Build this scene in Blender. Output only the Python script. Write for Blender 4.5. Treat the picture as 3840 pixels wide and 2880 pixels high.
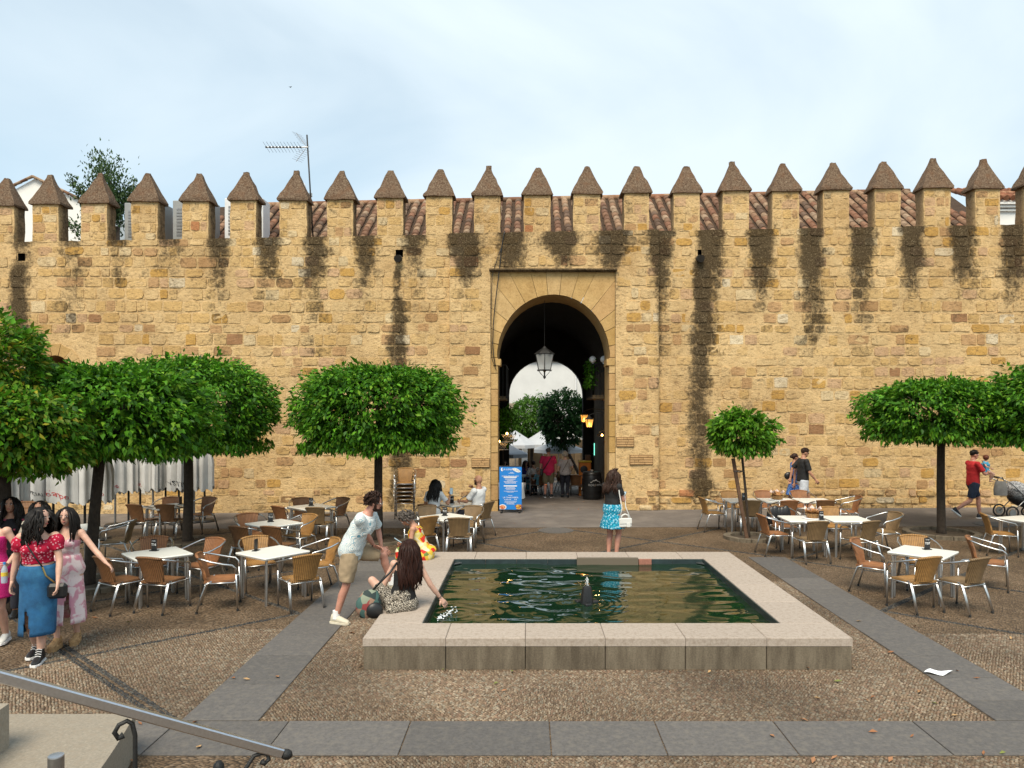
import bpy, math, random
import numpy as np
from mathutils import Vector, Matrix, noise as mnoise

# ------------------------------------------------------------------ camera, sky, sun, exposure
SC = bpy.context.scene
for o in list(bpy.data.objects): bpy.data.objects.remove(o, do_unlink=True)
COL = SC.collection
K = 1.077                       # survey units -> metres
R = math.radians
rnd = random.Random(7)

cam_d = bpy.data.cameras.new('camera'); cam = bpy.data.objects.new('camera', cam_d); COL.objects.link(cam)
cam.location = (0, 0, 2.6*K); cam.rotation_euler = (R(90), 0, 0)
cam_d.sensor_width = 36; cam_d.lens = 36*2691/3840
cam_d.shift_x = -59/3840; cam_d.shift_y = 105/3840
cam_d.clip_start = .05; cam_d.clip_end = 2000
SC.camera = cam

W = bpy.data.worlds.new('World'); SC.world = W; W.use_nodes = True
nt = W.node_tree; N = nt.nodes; L = nt.links
for n in list(N): N.remove(n)
wo = N.new('ShaderNodeOutputWorld'); bg = N.new('ShaderNodeBackground'); L.new(bg.outputs[0], wo.inputs[0])
sky = N.new('ShaderNodeTexSky'); sky.sky_type = 'NISHITA'; sky.sun_disc = False
SUN_EL, SUN_AZ = 55, 165        # the soft evening light comes from high behind the viewer
sky.sun_elevation = R(SUN_EL); sky.sun_rotation = R(SUN_AZ); sky.dust_density = 1.5; sky.ozone_density = 1.2
tc = N.new('ShaderNodeTexCoord'); mp = N.new('ShaderNodeMapping'); mp.inputs['Scale'].default_value = (1, 1.0, 2.0)
mp.inputs['Rotation'].default_value = (0, R(24), R(20))
L.new(tc.outputs['Generated'], mp.inputs[0])
n1 = N.new('ShaderNodeTexNoise'); n1.inputs['Scale'].default_value = 1.35; n1.inputs['Detail'].default_value = 7; n1.inputs['Roughness'].default_value = .47
n1.inputs['Distortion'].default_value = .6
L.new(mp.outputs[0], n1.inputs['Vector'])
cr = N.new('ShaderNodeValToRGB'); cr.color_ramp.elements[0].position = .33; cr.color_ramp.elements[0].color = (.30, .30, .30, 1)
cr.color_ramp.elements[1].position = .66; cr.color_ramp.elements[1].color = (1, 1, 1, 1)
L.new(n1.outputs['Fac'], cr.inputs[0])
mx = N.new('ShaderNodeMix'); mx.data_type = 'RGBA'
L.new(cr.outputs[0], mx.inputs[0]); tn = N.new('ShaderNodeMix'); tn.data_type = 'RGBA'; tn.blend_type = 'MULTIPLY'; tn.inputs[0].default_value = 1; tn.inputs[7].default_value = (1.0, 1.22, 1.10, 1); L.new(sky.outputs[0], tn.inputs[6]); L.new(tn.outputs[2], mx.inputs[6]); mx.inputs[7].default_value = (5.35, 6.15, 6.65, 1)
L.new(mx.outputs[2], bg.inputs[0]); bg.inputs[1].default_value = .125

sl = bpy.data.lights.new('sun', 'SUN'); sl.energy = 3.5; sl.angle = R(32); sl.color = (1, .88, .70)
so = bpy.data.objects.new('sun', sl); COL.objects.link(so)
so.rotation_euler = (R(90-SUN_EL), 0, R(-15))
VS = SC.view_settings
VS.view_transform = 'Standard'; VS.look = 'None'; VS.gamma = 1; VS.use_curve_mapping = False; VS.exposure = .38
SC.render.engine = 'CYCLES'; SC.cycles.use_denoising = True; SC.cycles.max_bounces = 6; SC.cycles.sample_clamp_indirect = 6

# ------------------------------------------------------------------ helpers
def V(*a): return Vector(a)
def tag(o, label=None, cat=None, group=None, kind=None):
    if label: o['label'] = label
    if cat: o['category'] = cat
    if group: o['group'] = group
    if kind: o['kind'] = kind
    return o
def empty(name, loc=(0, 0, 0), rz=0, label=None, cat=None, group=None):
    o = bpy.data.objects.new(name, None); o.empty_display_size = .1; COL.objects.link(o)
    o.location = loc; o.rotation_euler = (0, 0, rz)
    return tag(o, label, cat, group)
def kids(o): return [c for c in COL.objects if c.parent is o]
def copy_tree(o, parent=None):
    c = o.copy(); COL.objects.link(c)
    if parent is not None: c.parent = parent
    for ch in list(o.children): copy_tree(ch, c)
    return c

class MB:
    """collects geometry for ONE mesh object"""
    def __init__(s): s.v = []; s.f = []; s.c = []; s.st = []; s.mi = []
    def add(s, vs, fs, mi=0, col=None):
        b = len(s.v); s.v += [tuple(v) for v in vs]; s.f += [tuple(i+b for i in f) for f in fs]; s.mi += [mi]*len(fs)
        if col is not None: s.c += [col]*len(vs)
        return b
    def box(s, c, sz, rz=0, bev=0, mi=0, M=None, col=None):
        cx, cy, cz = c; x, y, z = sz[0]/2, sz[1]/2, sz[2]/2
        vs = []; b = min(bev, x*.9, y*.9, z*.9)
        if b <= 0:
            vs = [(i*x, j*y, k*z) for k in (-1, 1) for j in (-1, 1) for i in (-1, 1)]
            fs = [(0, 2, 3, 1), (4, 5, 7, 6), (0, 1, 5, 4), (2, 6, 7, 3), (0, 4, 6, 2), (1, 3, 7, 5)]
        else:
            idx = {}
            for k in (-1, 1):
                for j in (-1, 1):
                    for i in (-1, 1):
                        for a in range(3):
                            d = [b, b, b]; d[a] = 0
                            idx[i, j, k, a] = len(vs); vs.append((i*(x-d[0]), j*(y-d[1]), k*(z-d[2])))
            fs = []
            for a in range(3):
                o1, o2 = [(1, 2), (2, 0), (0, 1)][a]
                for sg in (-1, 1):
                    q = []
                    for p1, p2 in ((-1, -1), (1, -1), (1, 1), (-1, 1)):
                        t = [0, 0, 0]; t[a] = sg; t[o1] = p1; t[o2] = p2; q.append(idx[t[0], t[1], t[2], a])
                    fs.append(q if sg > 0 else q[::-1])
                for p1 in (-1, 1):
                    for p2 in (-1, 1):
                        t0 = [0, 0, 0]; t0[a] = -1; t0[o1] = p1; t0[o2] = p2; t1 = list(t0); t1[a] = 1
                        q = [idx[(*t0, o1)], idx[(*t1, o1)], idx[(*t1, o2)], idx[(*t0, o2)]]
                        fs.append(q if p1*p2 < 0 else q[::-1])
            for k in (-1, 1):
                for j in (-1, 1):
                    for i in (-1, 1):
                        q = [idx[i, j, k, 0], idx[i, j, k, 1], idx[i, j, k, 2]]; fs.append(q if i*j*k > 0 else q[::-1])
        ca, sa = math.cos(rz), math.sin(rz)
        vs = [Vector((p[0]*ca-p[1]*sa+cx, p[0]*sa+p[1]*ca+cy, p[2]+cz)) for p in vs]
        if M is not None: vs = [M @ p for p in vs]
        s.add(vs, fs, mi, col); return s
    def tube(s, pts, r, n=8, mi=0, cap=True, flat=1.0, col=None):
        pts = [Vector(p) for p in pts]; m = len(pts); rs = r if isinstance(r, (list, tuple)) else [r]*m
        t0 = (pts[1]-pts[0]).normalized(); a = t0.orthogonal().normalized()
        if abs(t0.z) < .95: a = t0.cross(Vector((0, 0, 1))).normalized()
        vs = []
        for i, p in enumerate(pts):
            t = ((pts[min(i+1, m-1)]-pts[max(i-1, 0)])).normalized()
            a = (a-t*a.dot(t)).normalized(); bb = t.cross(a)
            for k in range(n):
                w = 2*math.pi*k/n; vs.append(p+a*(math.cos(w)*rs[i])+bb*(math.sin(w)*rs[i]*flat))
        fs = [(i*n+k, i*n+(k+1) % n, (i+1)*n+(k+1) % n, (i+1)*n+k) for i in range(m-1) for k in range(n)]
        if cap: fs += [tuple(range(n))[::-1], tuple((m-1)*n+k for k in range(n))]
        s.add(vs, fs, mi, col); return s
    def cap(s, p0, p1, r0, r1, n=10, mi=0):
        p0, p1 = Vector(p0), Vector(p1); d = (p1-p0)
        if d.length < 1e-5: d = Vector((0, 0, .001))
        d.normalize()
        return s.tube([p0-d*r0*.98, p0-d*r0*.7, p0-d*r0*.3, p0, p1, p1+d*r1*.3, p1+d*r1*.7, p1+d*r1*.98], [r0*.12, r0*.71, r0*.95, r0, r1, r1*.95, r1*.71, r1*.12], n, mi)
    def ell(s, c, r, n=12, m=8, M=None, mi=0):
        vs = []
        for i in range(m+1):
            a = math.pi*i/m; z = math.cos(a); q = math.sin(a)
            if i in (0, m): vs.append(Vector((0, 0, z*r[2])))
            else: vs += [Vector((q*math.cos(2*math.pi*k/n)*r[0], q*math.sin(2*math.pi*k/n)*r[1], z*r[2])) for k in range(n)]
        if M is not None: vs = [M @ v for v in vs]
        c = Vector(c); vs = [v+c for v in vs]
        fs = [(0, 1+k, 1+(k+1) % n) for k in range(n)]
        for i in range(m-2):
            fs += [(1+i*n+k, 1+(i+1)*n+k, 1+(i+1)*n+(k+1) % n, 1+i*n+(k+1) % n) for k in range(n)]
        e = len(vs)-1; b = 1+(m-2)*n
        fs += [(e, b+(k+1) % n, b+k) for k in range(n)]
        s.add(vs, fs, mi); return s
    def lathe(s, prof, n=16, c=(0, 0, 0), mi=0):
        vs = [Vector((r*math.cos(2*math.pi*k/n)+c[0], r*math.sin(2*math.pi*k/n)+c[1], z+c[2])) for r, z in prof for k in range(n)]
        m = len(prof)
        fs = [(i*n+k, i*n+(k+1) % n, (i+1)*n+(k+1) % n, (i+1)*n+k) for i in range(m-1) for k in range(n)]
        fs += [tuple(range(n))[::-1], tuple((m-1)*n+k for k in range(n))]
        s.add(vs, fs, mi); return s
    def loft(s, rings, n=16, mi=0):
        """rings: (centre, right, forward, rx, ry[, fold count, fold depth])"""
        vs = []
        for rg in rings:
            c, a, b, rx, ry = rg[:5]; fc, fd = (rg[5], rg[6]) if len(rg) > 5 else (0, 0)
            for k in range(n):
                w = 2*math.pi*k/n; q = 1+(fd*math.sin(fc*w+1.3*math.sin(2*w)) if fc else 0)
                vs.append(Vector(c)+Vector(a)*(math.cos(w)*rx*q)+Vector(b)*(math.sin(w)*ry*q))
        m = len(rings)
        fs = [(i*n+k, i*n+(k+1) % n, (i+1)*n+(k+1) % n, (i+1)*n+k) for i in range(m-1) for k in range(n)]
        fs += [tuple(range(n))[::-1], tuple((m-1)*n+k for k in range(n))]
        s.add(vs, fs, mi); return s
    def prism(s, poly, y0, y1, mi=0, col=None):
        """poly in x,z, extruded along y"""
        n = len(poly); vs = [(p[0], y0, p[1]) for p in poly]+[(p[0], y1, p[1]) for p in poly]
        ar = sum(poly[i][0]*poly[(i+1) % n][1]-poly[(i+1) % n][0]*poly[i][1] for i in range(n))
        fs = [tuple(range(n)), tuple(range(2*n-1, n-1, -1))]+[(i, i+n, (i+1) % n+n, (i+1) % n) for i in range(n)]
        if ar < 0: fs = [f[::-1] for f in fs]
        s.add(vs, fs, mi, col); return s
    def slab(s, poly, z0, z1, mi=0):
        n = len(poly); vs = [(p[0], p[1], z0) for p in poly]+[(p[0], p[1], z1) for p in poly]
        fs = [tuple(range(n))[::-1], tuple(range(n, 2*n))]+[(i, (i+1) % n, (i+1) % n+n, i+n) for i in range(n)]
        ar = sum(poly[i][0]*poly[(i+1) % n][1]-poly[(i+1) % n][0]*poly[i][1] for i in range(n))
        if ar < 0: fs = [f[::-1] for f in fs]
        s.add(vs, fs, mi); return s
    def build(s, name, mats, parent=None, smooth=None, loc=None):
        me = mesh_of(name, s.v, s.f, mats, smooth, s.mi if any(s.mi) else None)
        if s.c and len(s.c) == len(s.v):
            a = me.attributes.new('Col', 'FLOAT_COLOR', 'POINT'); a.data.foreach_set('color', np.array([(*c[:3], 1) for c in s.c], 'f').ravel())
        if s.st and len(s.st) == len(s.v):
            a = me.attributes.new('stain_shade', 'FLOAT', 'POINT'); a.data.foreach_set('value', np.array(s.st, 'f'))
        return put(name, me, parent, loc)
def mesh_of(name, v, f, mats, smooth=None, mi=None):
    me = bpy.data.meshes.new(name); me.from_pydata(v, [], f)
    for m in (mats if isinstance(mats, (list, tuple)) else [mats]): me.materials.append(m)
    if mi: me.polygons.foreach_set('material_index', mi)
    if smooth is not None:
        me.shade_smooth()
        if smooth < 180: me.set_sharp_from_angle(angle=R(smooth))
    me.update(); return me
def put(name, me, parent=None, loc=None):
    o = bpy.data.objects.new(name, me); COL.objects.link(o)
    if parent is not None: o.parent = parent
    if loc is not None: o.location = loc
    return o
def fast_mesh(name, verts, faces, mats, cols=None, smooth=False):
    """numpy verts (n,3), faces (m,k) of one size"""
    me = bpy.data.meshes.new(name); n, (m, k) = len(verts), faces.shape
    me.vertices.add(n); me.vertices.foreach_set('co', np.ascontiguousarray(verts, 'f').ravel())
    me.loops.add(m*k); me.loops.foreach_set('vertex_index', np.ascontiguousarray(faces, 'i').ravel())
    me.polygons.add(m); me.polygons.foreach_set('loop_start', np.arange(0, m*k, k, dtype='i'))
    try: me.polygons.foreach_set('loop_total', np.full(m, k, 'i'))
    except Exception: pass
    for q in (mats if isinstance(mats, (list, tuple)) else [mats]): me.materials.append(q)
    if cols is not None:
        a = me.attributes.new('Col', 'FLOAT_COLOR', 'POINT')
        a.data.foreach_set('color', np.concatenate([cols, np.ones((n, 1))], 1).astype('f').ravel())
    me.update(calc_edges=True); me.validate()
    if smooth: me.shade_smooth()
    return me
DG = None
def remeshed(mb, voxel, it=4, fac=.5):
    """one continuous surface over the union of the shapes in mb"""
    me = bpy.data.meshes.new('tmp'); me.from_pydata(mb.v, [], mb.f); o = bpy.data.objects.new('tmp', me); COL.objects.link(o)
    m = o.modifiers.new('r', 'REMESH'); m.mode = 'VOXEL'; m.voxel_size = voxel
    if it: q = o.modifiers.new('s', 'SMOOTH'); q.iterations = it; q.factor = fac
    dg = bpy.context.evaluated_depsgraph_get(); ev = o.evaluated_get(dg); r = ev.to_mesh()
    n = len(r.vertices); co = np.empty(n*3, 'f'); r.vertices.foreach_get('co', co)
    vs = [tuple(p) for p in co.reshape(-1, 3).tolist()]; fs = [tuple(p.vertices) for p in r.polygons]
    ev.to_mesh_clear(); bpy.data.objects.remove(o); bpy.data.meshes.remove(me)
    return vs, fs
def text_verts(body, size, font=None, depth=.002):
    cu = bpy.data.curves.new('t', 'FONT'); cu.body = body; cu.size = size; cu.extrude = depth; cu.align_x = 'CENTER'; cu.align_y = 'CENTER'; cu.resolution_u = 2
    o = bpy.data.objects.new('t', cu); COL.objects.link(o)
    dg = bpy.context.evaluated_depsgraph_get(); me = bpy.data.meshes.new_from_object(o.evaluated_get(dg))
    vs = [v.co.copy() for v in me.vertices]; fs = [tuple(p.vertices) for p in me.polygons]
    bpy.data.objects.remove(o); bpy.data.curves.remove(cu); bpy.data.meshes.remove(me)
    return vs, fs
def text(mb, body, size, x, z, y=0, sx=1, depth=.002, mi=0):
    """lettering standing in the xz plane, read from -y"""
    vs, fs = text_verts(body, size, depth=depth); mb.add([(v.x*sx+x, y-v.z, v.y+z) for v in vs], fs, mi)

# ------------------------------------------------------------------ materials
def new_mat(name):
    m = bpy.data.materials.new(name); m.use_nodes = True
    return m, m.node_tree.nodes, m.node_tree.links, m.node_tree.nodes['Principled BSDF']
def math_n(N, L, op, a, b=None, c=None, clamp=False):
    n = N.new('ShaderNodeMath'); n.operation = op; n.use_clamp = clamp
    for i, x in enumerate((a, b, c)):
        if x is None: continue
        if isinstance(x, (int, float)): n.inputs[i].default_value = x
        else: L.new(x, n.inputs[i])
    return n.outputs[0]
def noise_n(N, L, vec, scale, detail=4, rough=.55, dist=0):
    n = N.new('ShaderNodeTexNoise'); n.inputs['Scale'].default_value = scale; n.inputs['Detail'].default_value = detail
    n.inputs['Roughness'].default_value = rough; n.inputs['Distortion'].default_value = dist
    if vec is not None: L.new(vec, n.inputs['Vector'])
    return n.outputs['Fac']
def ramp_n(N, L, fac, stops, interp='LINEAR'):
    n = N.new('ShaderNodeValToRGB'); e = n.color_ramp.elements; n.color_ramp.interpolation = interp
    while len(e) < len(stops): e.new(.5)
    for q, (p, c) in zip(e, stops):
        q.position = p; q.color = (*c, 1) if isinstance(c, (tuple, list)) else (c, c, c, 1)
    if fac is not None: L.new(fac, n.inputs[0])
    return n.outputs[0]
def mix_n(N, L, fac, a, b, mode='MIX'):
    n = N.new('ShaderNodeMix'); n.data_type = 'RGBA'; n.blend_type = mode
    for i, x in ((0, fac), (6, a), (7, b)):
        if isinstance(x, (int, float)): n.inputs[i].default_value = x
        elif isinstance(x, (tuple, list)): n.inputs[i].default_value = (*x[:3], 1)
        else: L.new(x, n.inputs[i])
    return n.outputs[2]
def bump_n(N, L, b, h, st, dist=.02):
    n = N.new('ShaderNodeBump'); n.inputs['Strength'].default_value = st; n.inputs['Distance'].default_value = dist
    L.new(h, n.inputs['Height']); L.new(n.outputs[0], b.inputs['Normal']); return n
def coord(N, L, kind='Object', scale=None, rot=None):
    t = N.new('ShaderNodeTexCoord'); o = t.outputs[kind]
    if kind == 'World': o = None
    if scale or rot:
        m = N.new('ShaderNodeMapping'); L.new(o, m.inputs[0])
        if scale: m.inputs['Scale'].default_value = scale
        if rot: m.inputs['Rotation'].default_value = rot
        o = m.outputs[0]
    return o
def wpos(N): return N.new('ShaderNodeNewGeometry').outputs['Position']
def M(name, c, rough=.7, var=.18, scale=6, bump=0, bscale=60, metal=0, spec=.5, world=False, dirt=None, orand=0):
    m, N, L, b = new_mat(name); v = wpos(N) if world else coord(N, L)
    if var:
        f = noise_n(N, L, v, scale, 5, .6); lo = tuple(x*(1-var) for x in c); hi = tuple(min(1, x*(1+var)) for x in c)
        col = ramp_n(N, L, f, [(.3, lo), (.7, hi)])
        if dirt:
            f2 = noise_n(N, L, v, scale*.37, 6, .65); col = mix_n(N, L, ramp_n(N, L, f2, [(.48, 0), (.68, 1)]), col, dirt)
        if orand: col = mix_n(N, L, 1, col, ramp_n(N, L, N.new('ShaderNodeObjectInfo').outputs['Random'], [(0, (1-orand, 1-orand, 1-orand)), (1, (1+orand, 1+orand*.97, 1+orand*.92))]), 'MULTIPLY')
        L.new(col, b.inputs['Base Color'])
    else: b.inputs['Base Color'].default_value = (*c, 1)
    b.inputs['Roughness'].default_value = rough; b.inputs['Metallic'].default_value = metal; b.inputs['Specular IOR Level'].default_value = spec
    if bump: bump_n(N, L, b, noise_n(N, L, v, bscale, 5, .65), bump)
    return m
def emit(name, c, s):
    m, N, L, b = new_mat(name); b.inputs['Base Color'].default_value = (*c, 1); b.inputs['Emission Color'].default_value = (*c, 1); b.inputs['Emission Strength'].default_value = s
    return m
def pattern(name, base, stops, scale, rough=.8, kind='voronoi', dist=.6, bump=.15):
    """printed cloth: stops = [(threshold, colour)...] over a cell or noise field"""
    m, N, L, b = new_mat(name); v = coord(N, L)
    if kind == 'voronoi':
        n0 = N.new('ShaderNodeTexNoise'); n0.inputs['Scale'].default_value = scale*.8; L.new(v, n0.inputs['Vector'])
        vv = N.new('ShaderNodeVectorMath'); vv.operation = 'MULTIPLY_ADD'; L.new(n0.outputs['Color'], vv.inputs[0]); vv.inputs[1].default_value = (dist/scale,)*3; L.new(v, vv.inputs[2])
        t = N.new('ShaderNodeTexVoronoi'); t.inputs['Scale'].default_value = scale; L.new(vv.outputs[0], t.inputs['Vector']); f = t.outputs['Distance']
    elif kind == 'cells':
        t = N.new('ShaderNodeTexVoronoi'); t.inputs['Scale'].default_value = scale; L.new(v, t.inputs['Vector'])
        q = N.new('ShaderNodeSeparateColor'); L.new(t.outputs['Color'], q.inputs[0]); f = q.outputs[0]
    elif kind == 'rings':
        t = N.new('ShaderNodeTexVoronoi'); t.inputs['Scale'].default_value = scale; L.new(v, t.inputs['Vector'])
        f = math_n(N, L, 'FRACT', math_n(N, L, 'MULTIPLY', t.outputs['Distance'], 3.2))
    else: f = noise_n(N, L, v, scale, 3, .5, dist)
    L.new(ramp_n(N, L, f, [(0, base)]+list(stops), 'CONSTANT' if kind != 'noise' else 'LINEAR'), b.inputs['Base Color'])
    b.inputs['Roughness'].default_value = rough; b.inputs['Specular IOR Level'].default_value = .2
    if bump: bump_n(N, L, b, noise_n(N, L, v, 25, 3, .5), bump)
    return m

def wall_material(name, bump=1.0):
    m, N, L, b = new_mat(name); p = wpos(N)
    at = N.new('ShaderNodeAttribute'); at.attribute_name = 'Col'; st = N.new('ShaderNodeAttribute'); st.attribute_name = 'stain_shade'
    big = noise_n(N, L, p, .55, 5, .6); mid = noise_n(N, L, p, 5.5, 6, .62); fine = noise_n(N, L, p, 28, 6, .7); pit = noise_n(N, L, p, 13, 8, .75)
    mpn = N.new('ShaderNodeMapping'); mpn.inputs['Scale'].default_value = (1, 1, 2.1); L.new(p, mpn.inputs[0]); ero = noise_n(N, L, mpn.outputs[0], 7.5, 9, .72, .4)
    c = mix_n(N, L, 1, at.outputs['Color'], ramp_n(N, L, mid, [(.3, (.86, .83, .78)), (.55, (1, 1, 1)), (.75, (1.10, 1.07, 1.02))]), 'MULTIPLY')
    c = mix_n(N, L, .9, c, ramp_n(N, L, fine, [(.3, (.80, .75, .68)), (.5, (1, 1, 1)), (.7, (1.12, 1.1, 1.06))]), 'MULTIPLY')
    c = mix_n(N, L, 1, c, ramp_n(N, L, big, [(.33, (.84, .79, .74)), (.5, (1, .985, .97)), (.65, (1.06, 1.05, 1.04))]), 'MULTIPLY')
    c = mix_n(N, L, ramp_n(N, L, ero, [(.52, 0), (.62, .56 if bump > .5 else .15)]), c, (.19, .115, .058))               # ledges and hollows worn in the stone
    c = mix_n(N, L, ramp_n(N, L, pit, [(.585, 0), (.66, .6)]), c, (.15, .09, .045))
    s = math_n(N, L, 'ADD', st.outputs['Fac'], math_n(N, L, 'MULTIPLY', math_n(N, L, 'SUBTRACT', pit, .5), 2.0))
    s = math_n(N, L, 'ADD', s, math_n(N, L, 'MULTIPLY', math_n(N, L, 'SUBTRACT', mid, .5), 2.0))
    s = math_n(N, L, 'ADD', s, math_n(N, L, 'MULTIPLY', math_n(N, L, 'SUBTRACT', fine, .5), 1.0))
    f = ramp_n(N, L, s, [(.26, 0), (.55, .48), (1.05, .93)])
    dark = ramp_n(N, L, fine, [(.38, (.016, .011, .006)), (.56, (.060, .042, .024)), (.64, (.16, .125, .075)), (.70, (.36, .31, .22))])
    L.new(mix_n(N, L, f, c, dark), b.inputs['Base Color']); b.inputs['Roughness'].default_value = .95; b.inputs['Specular IOR Level'].default_value = .15
    h = math_n(N, L, 'ADD', math_n(N, L, 'SUBTRACT', math_n(N, L, 'MULTIPLY', fine, .5), math_n(N, L, 'MULTIPLY', ero, 1.1)), math_n(N, L, 'MULTIPLY', pit, -.5))
    bump_n(N, L, b, h, bump*.55, .05)
    return m
def vcol_mat(name, rough=.8, var=.25, scale=12, bump=.3, bscale=40, spec=.3, translucent=0):
    m, N, L, b = new_mat(name); p = wpos(N); at = N.new('ShaderNodeAttribute'); at.attribute_name = 'Col'
    c = mix_n(N, L, 1, at.outputs['Color'], ramp_n(N, L, noise_n(N, L, p, scale, 5, .65), [(.3, 1-var), (.7, 1+var)]), 'MULTIPLY') if var else at.outputs['Color']
    L.new(c, b.inputs['Base Color']); b.inputs['Roughness'].default_value = rough; b.inputs['Specular IOR Level'].default_value = spec
    if bump: bump_n(N, L, b, noise_n(N, L, p, bscale, 5, .65), bump)
    if translucent:
        t = N.new('ShaderNodeBsdfTranslucent'); L.new(c, t.inputs[0]); ms = N.new('ShaderNodeMixShader'); ms.inputs[0].default_value = translucent
        L.new(b.outputs[0], ms.inputs[1]); L.new(t.outputs[0], ms.inputs[2]); L.new(ms.outputs[0], N['Material Output'].inputs[0])
    return m
def cobble_material():
    m, N, L, b = new_mat('pebble_mosaic'); p = wpos(N)
    wob = N.new('ShaderNodeTexNoise'); wob.inputs['Scale'].default_value = .9; wob.inputs['Detail'].default_value = 2; L.new(p, wob.inputs['Vector'])
    va = N.new('ShaderNodeVectorMath'); va.operation = 'MULTIPLY_ADD'; L.new(wob.outputs['Color'], va.inputs[0]); va.inputs[1].default_value = (.5, .5, 0); L.new(p, va.inputs[2])
    mpn = N.new('ShaderNodeMapping'); mpn.inputs['Scale'].default_value = (30, 46, 1); mpn.inputs['Rotation'].default_value = (0, 0, R(22)); L.new(va.outputs[0], mpn.inputs[0])
    t = N.new('ShaderNodeTexVoronoi'); t.voronoi_dimensions = '2D'; t.inputs['Scale'].default_value = 1; t.inputs['Randomness'].default_value = .75; L.new(mpn.outputs[0], t.inputs['Vector'])
    q = N.new('ShaderNodeSeparateColor'); L.new(t.outputs['Color'], q.inputs[0])
    c = ramp_n(N, L, q.outputs[0], [(0, (.105, .070, .043)), (.4, (.165, .113, .070)), (.75, (.21, .150, .097)), (1, (.275, .21, .15))])
    c = mix_n(N, L, ramp_n(N, L, t.outputs['Distance'], [(.32, 0), (.62, 1)]), c, (.055, .040, .026))
    c = mix_n(N, L, 1, c, ramp_n(N, L, noise_n(N, L, p, .8, 5, .6), [(.32, (.62, .58, .52)), (.66, (1.18, 1.13, 1.07))]), 'MULTIPLY')
    c = mix_n(N, L, ramp_n(N, L, noise_n(N, L, p, 2.7, 5, .65), [(.6, 0), (.74, .4)]), c, (.10, .10, .055))
    L.new(c, b.inputs['Base Color']); b.inputs['Roughness'].default_value = .75; b.inputs['Specular IOR Level'].default_value = .3
    bump_n(N, L, b, math_n(N, L, 'SUBTRACT', 1, t.outputs['Distance']), .9, .02)
    return m
def wicker_material(name, c):
    m, N, L, b = new_mat(name); v = coord(N, L)
    w = N.new('ShaderNodeTexWave'); w.bands_direction = 'X'; w.inputs['Scale'].default_value = 12; w.inputs['Distortion'].default_value = .6; L.new(v, w.inputs['Vector'])
    w2 = N.new('ShaderNodeTexWave'); w2.bands_direction = 'Z'; w2.inputs['Scale'].default_value = 16; w2.inputs['Distortion'].default_value = .8; L.new(v, w2.inputs['Vector'])
    h = math_n(N, L, 'ADD', w.outputs['Fac'], math_n(N, L, 'MULTIPLY', w2.outputs['Fac'], .6))
    col = ramp_n(N, L, h, [(.1, tuple(x*.42 for x in c)), (.7, c), (1, tuple(min(1, x*1.35) for x in c))])
    col = mix_n(N, L, 1, col, ramp_n(N, L, noise_n(N, L, v, 7, 4, .6), [(.3, .75), (.7, 1.15)]), 'MULTIPLY')
    L.new(col, b.inputs['Base Color']); b.inputs['Roughness'].default_value = .5
    bump_n(N, L, b, h, .6, .006); return m

m_wall = wall_material('old_stone'); m_ashlar = wall_material('dressed_stone', .35)
m_cap = None
def cap_material():
    m, N, L, b = new_mat('merlon_cap_lichen'); p = wpos(N)
    f = noise_n(N, L, p, 26, 6, .75); g = noise_n(N, L, p, 4, 4, .6)
    c = ramp_n(N, L, f, [(.32, (.05, .030, .020)), (.46, (.125, .082, .056)), (.58, (.20, .145, .10)), (.7, (.33, .27, .20))])
    c = mix_n(N, L, ramp_n(N, L, g, [(.5, 0), (.7, .45)]), c, (.17, .085, .045)); L.new(c, b.inputs['Base Color'])
    b.inputs['Roughness'].default_value = .95; b.inputs['Specular IOR Level'].default_value = .1; bump_n(N, L, b, f, .8, .03); return m
m_cap = cap_material()
m_cobble = cobble_material()
m_pebble = vcol_mat('pebbles', .7, .2, 30, .15, 90)
m_asphalt = M('road_grey', (.125, .108, .097), .85, .16, 3, .35, 120, world=True, dirt=(.185, .16, .14))
m_slab = M('grey_granite', (.100, .093, .089), .85, .22, 40, .25, 150, world=True, dirt=(.135, .122, .108), orand=.14)
m_granite = M('pink_granite', (.375, .315, .265), .85, .16, 55, .25, 160, world=True, dirt=(.28, .225, .18), orand=.06)
m_step = M('pale_granite', (.27, .235, .185), .85, .22, 60, .25, 160, world=True, dirt=(.27, .225, .17), orand=.06)
def panel_mat():
    m, N, L, b = new_mat('weathered_granite'); p = wpos(N)
    mp_ = N.new('ShaderNodeMapping'); mp_.inputs['Scale'].default_value = (5, 5, .9); L.new(p, mp_.inputs[0])
    c = ramp_n(N, L, noise_n(N, L, mp_.outputs[0], 1.6, 6, .65), [(.34, (.085, .066, .044)), (.5, (.135, .108, .075)), (.66, (.185, .152, .108))])
    c = mix_n(N, L, 1, c, ramp_n(N, L, noise_n(N, L, p, 60, 4, .6), [(.3, .75), (.7, 1.2)]), 'MULTIPLY')
    L.new(c, b.inputs['Base Color']); b.inputs['Roughness'].default_value = .9; bump_n(N, L, b, noise_n(N, L, p, 120, 4, .6), .3); return m
m_panel = panel_mat()
m_tileblue = M('dark_pool_tile', (.022, .036, .038), .35, .3, 9)
m_alu = M('aluminium', (.60, .60, .60), .33, .1, 20, metal=1)
m_alud = M('dull_aluminium', (.36, .35, .34), .42, .15, 20, metal=1)
m_steel = M('brushed_steel', (.62, .62, .64), .3, .08, 60, metal=.97)
m_iron = M('black_iron', (.012, .012, .012), .55, .3, 30, .3)
m_white = M('white_table_top', (.74, .74, .70), .32, .05, 4)
m_edge = M('table_edge', (.55, .53, .48), .5, .1, 4)
m_black = M('black_plastic', (.012, .012, .013), .4, .1)
m_print = M('white_print', (.82, .82, .82), .6, 0)
m_rubber = M('rubber', (.02, .02, .02), .8, 0)
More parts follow.
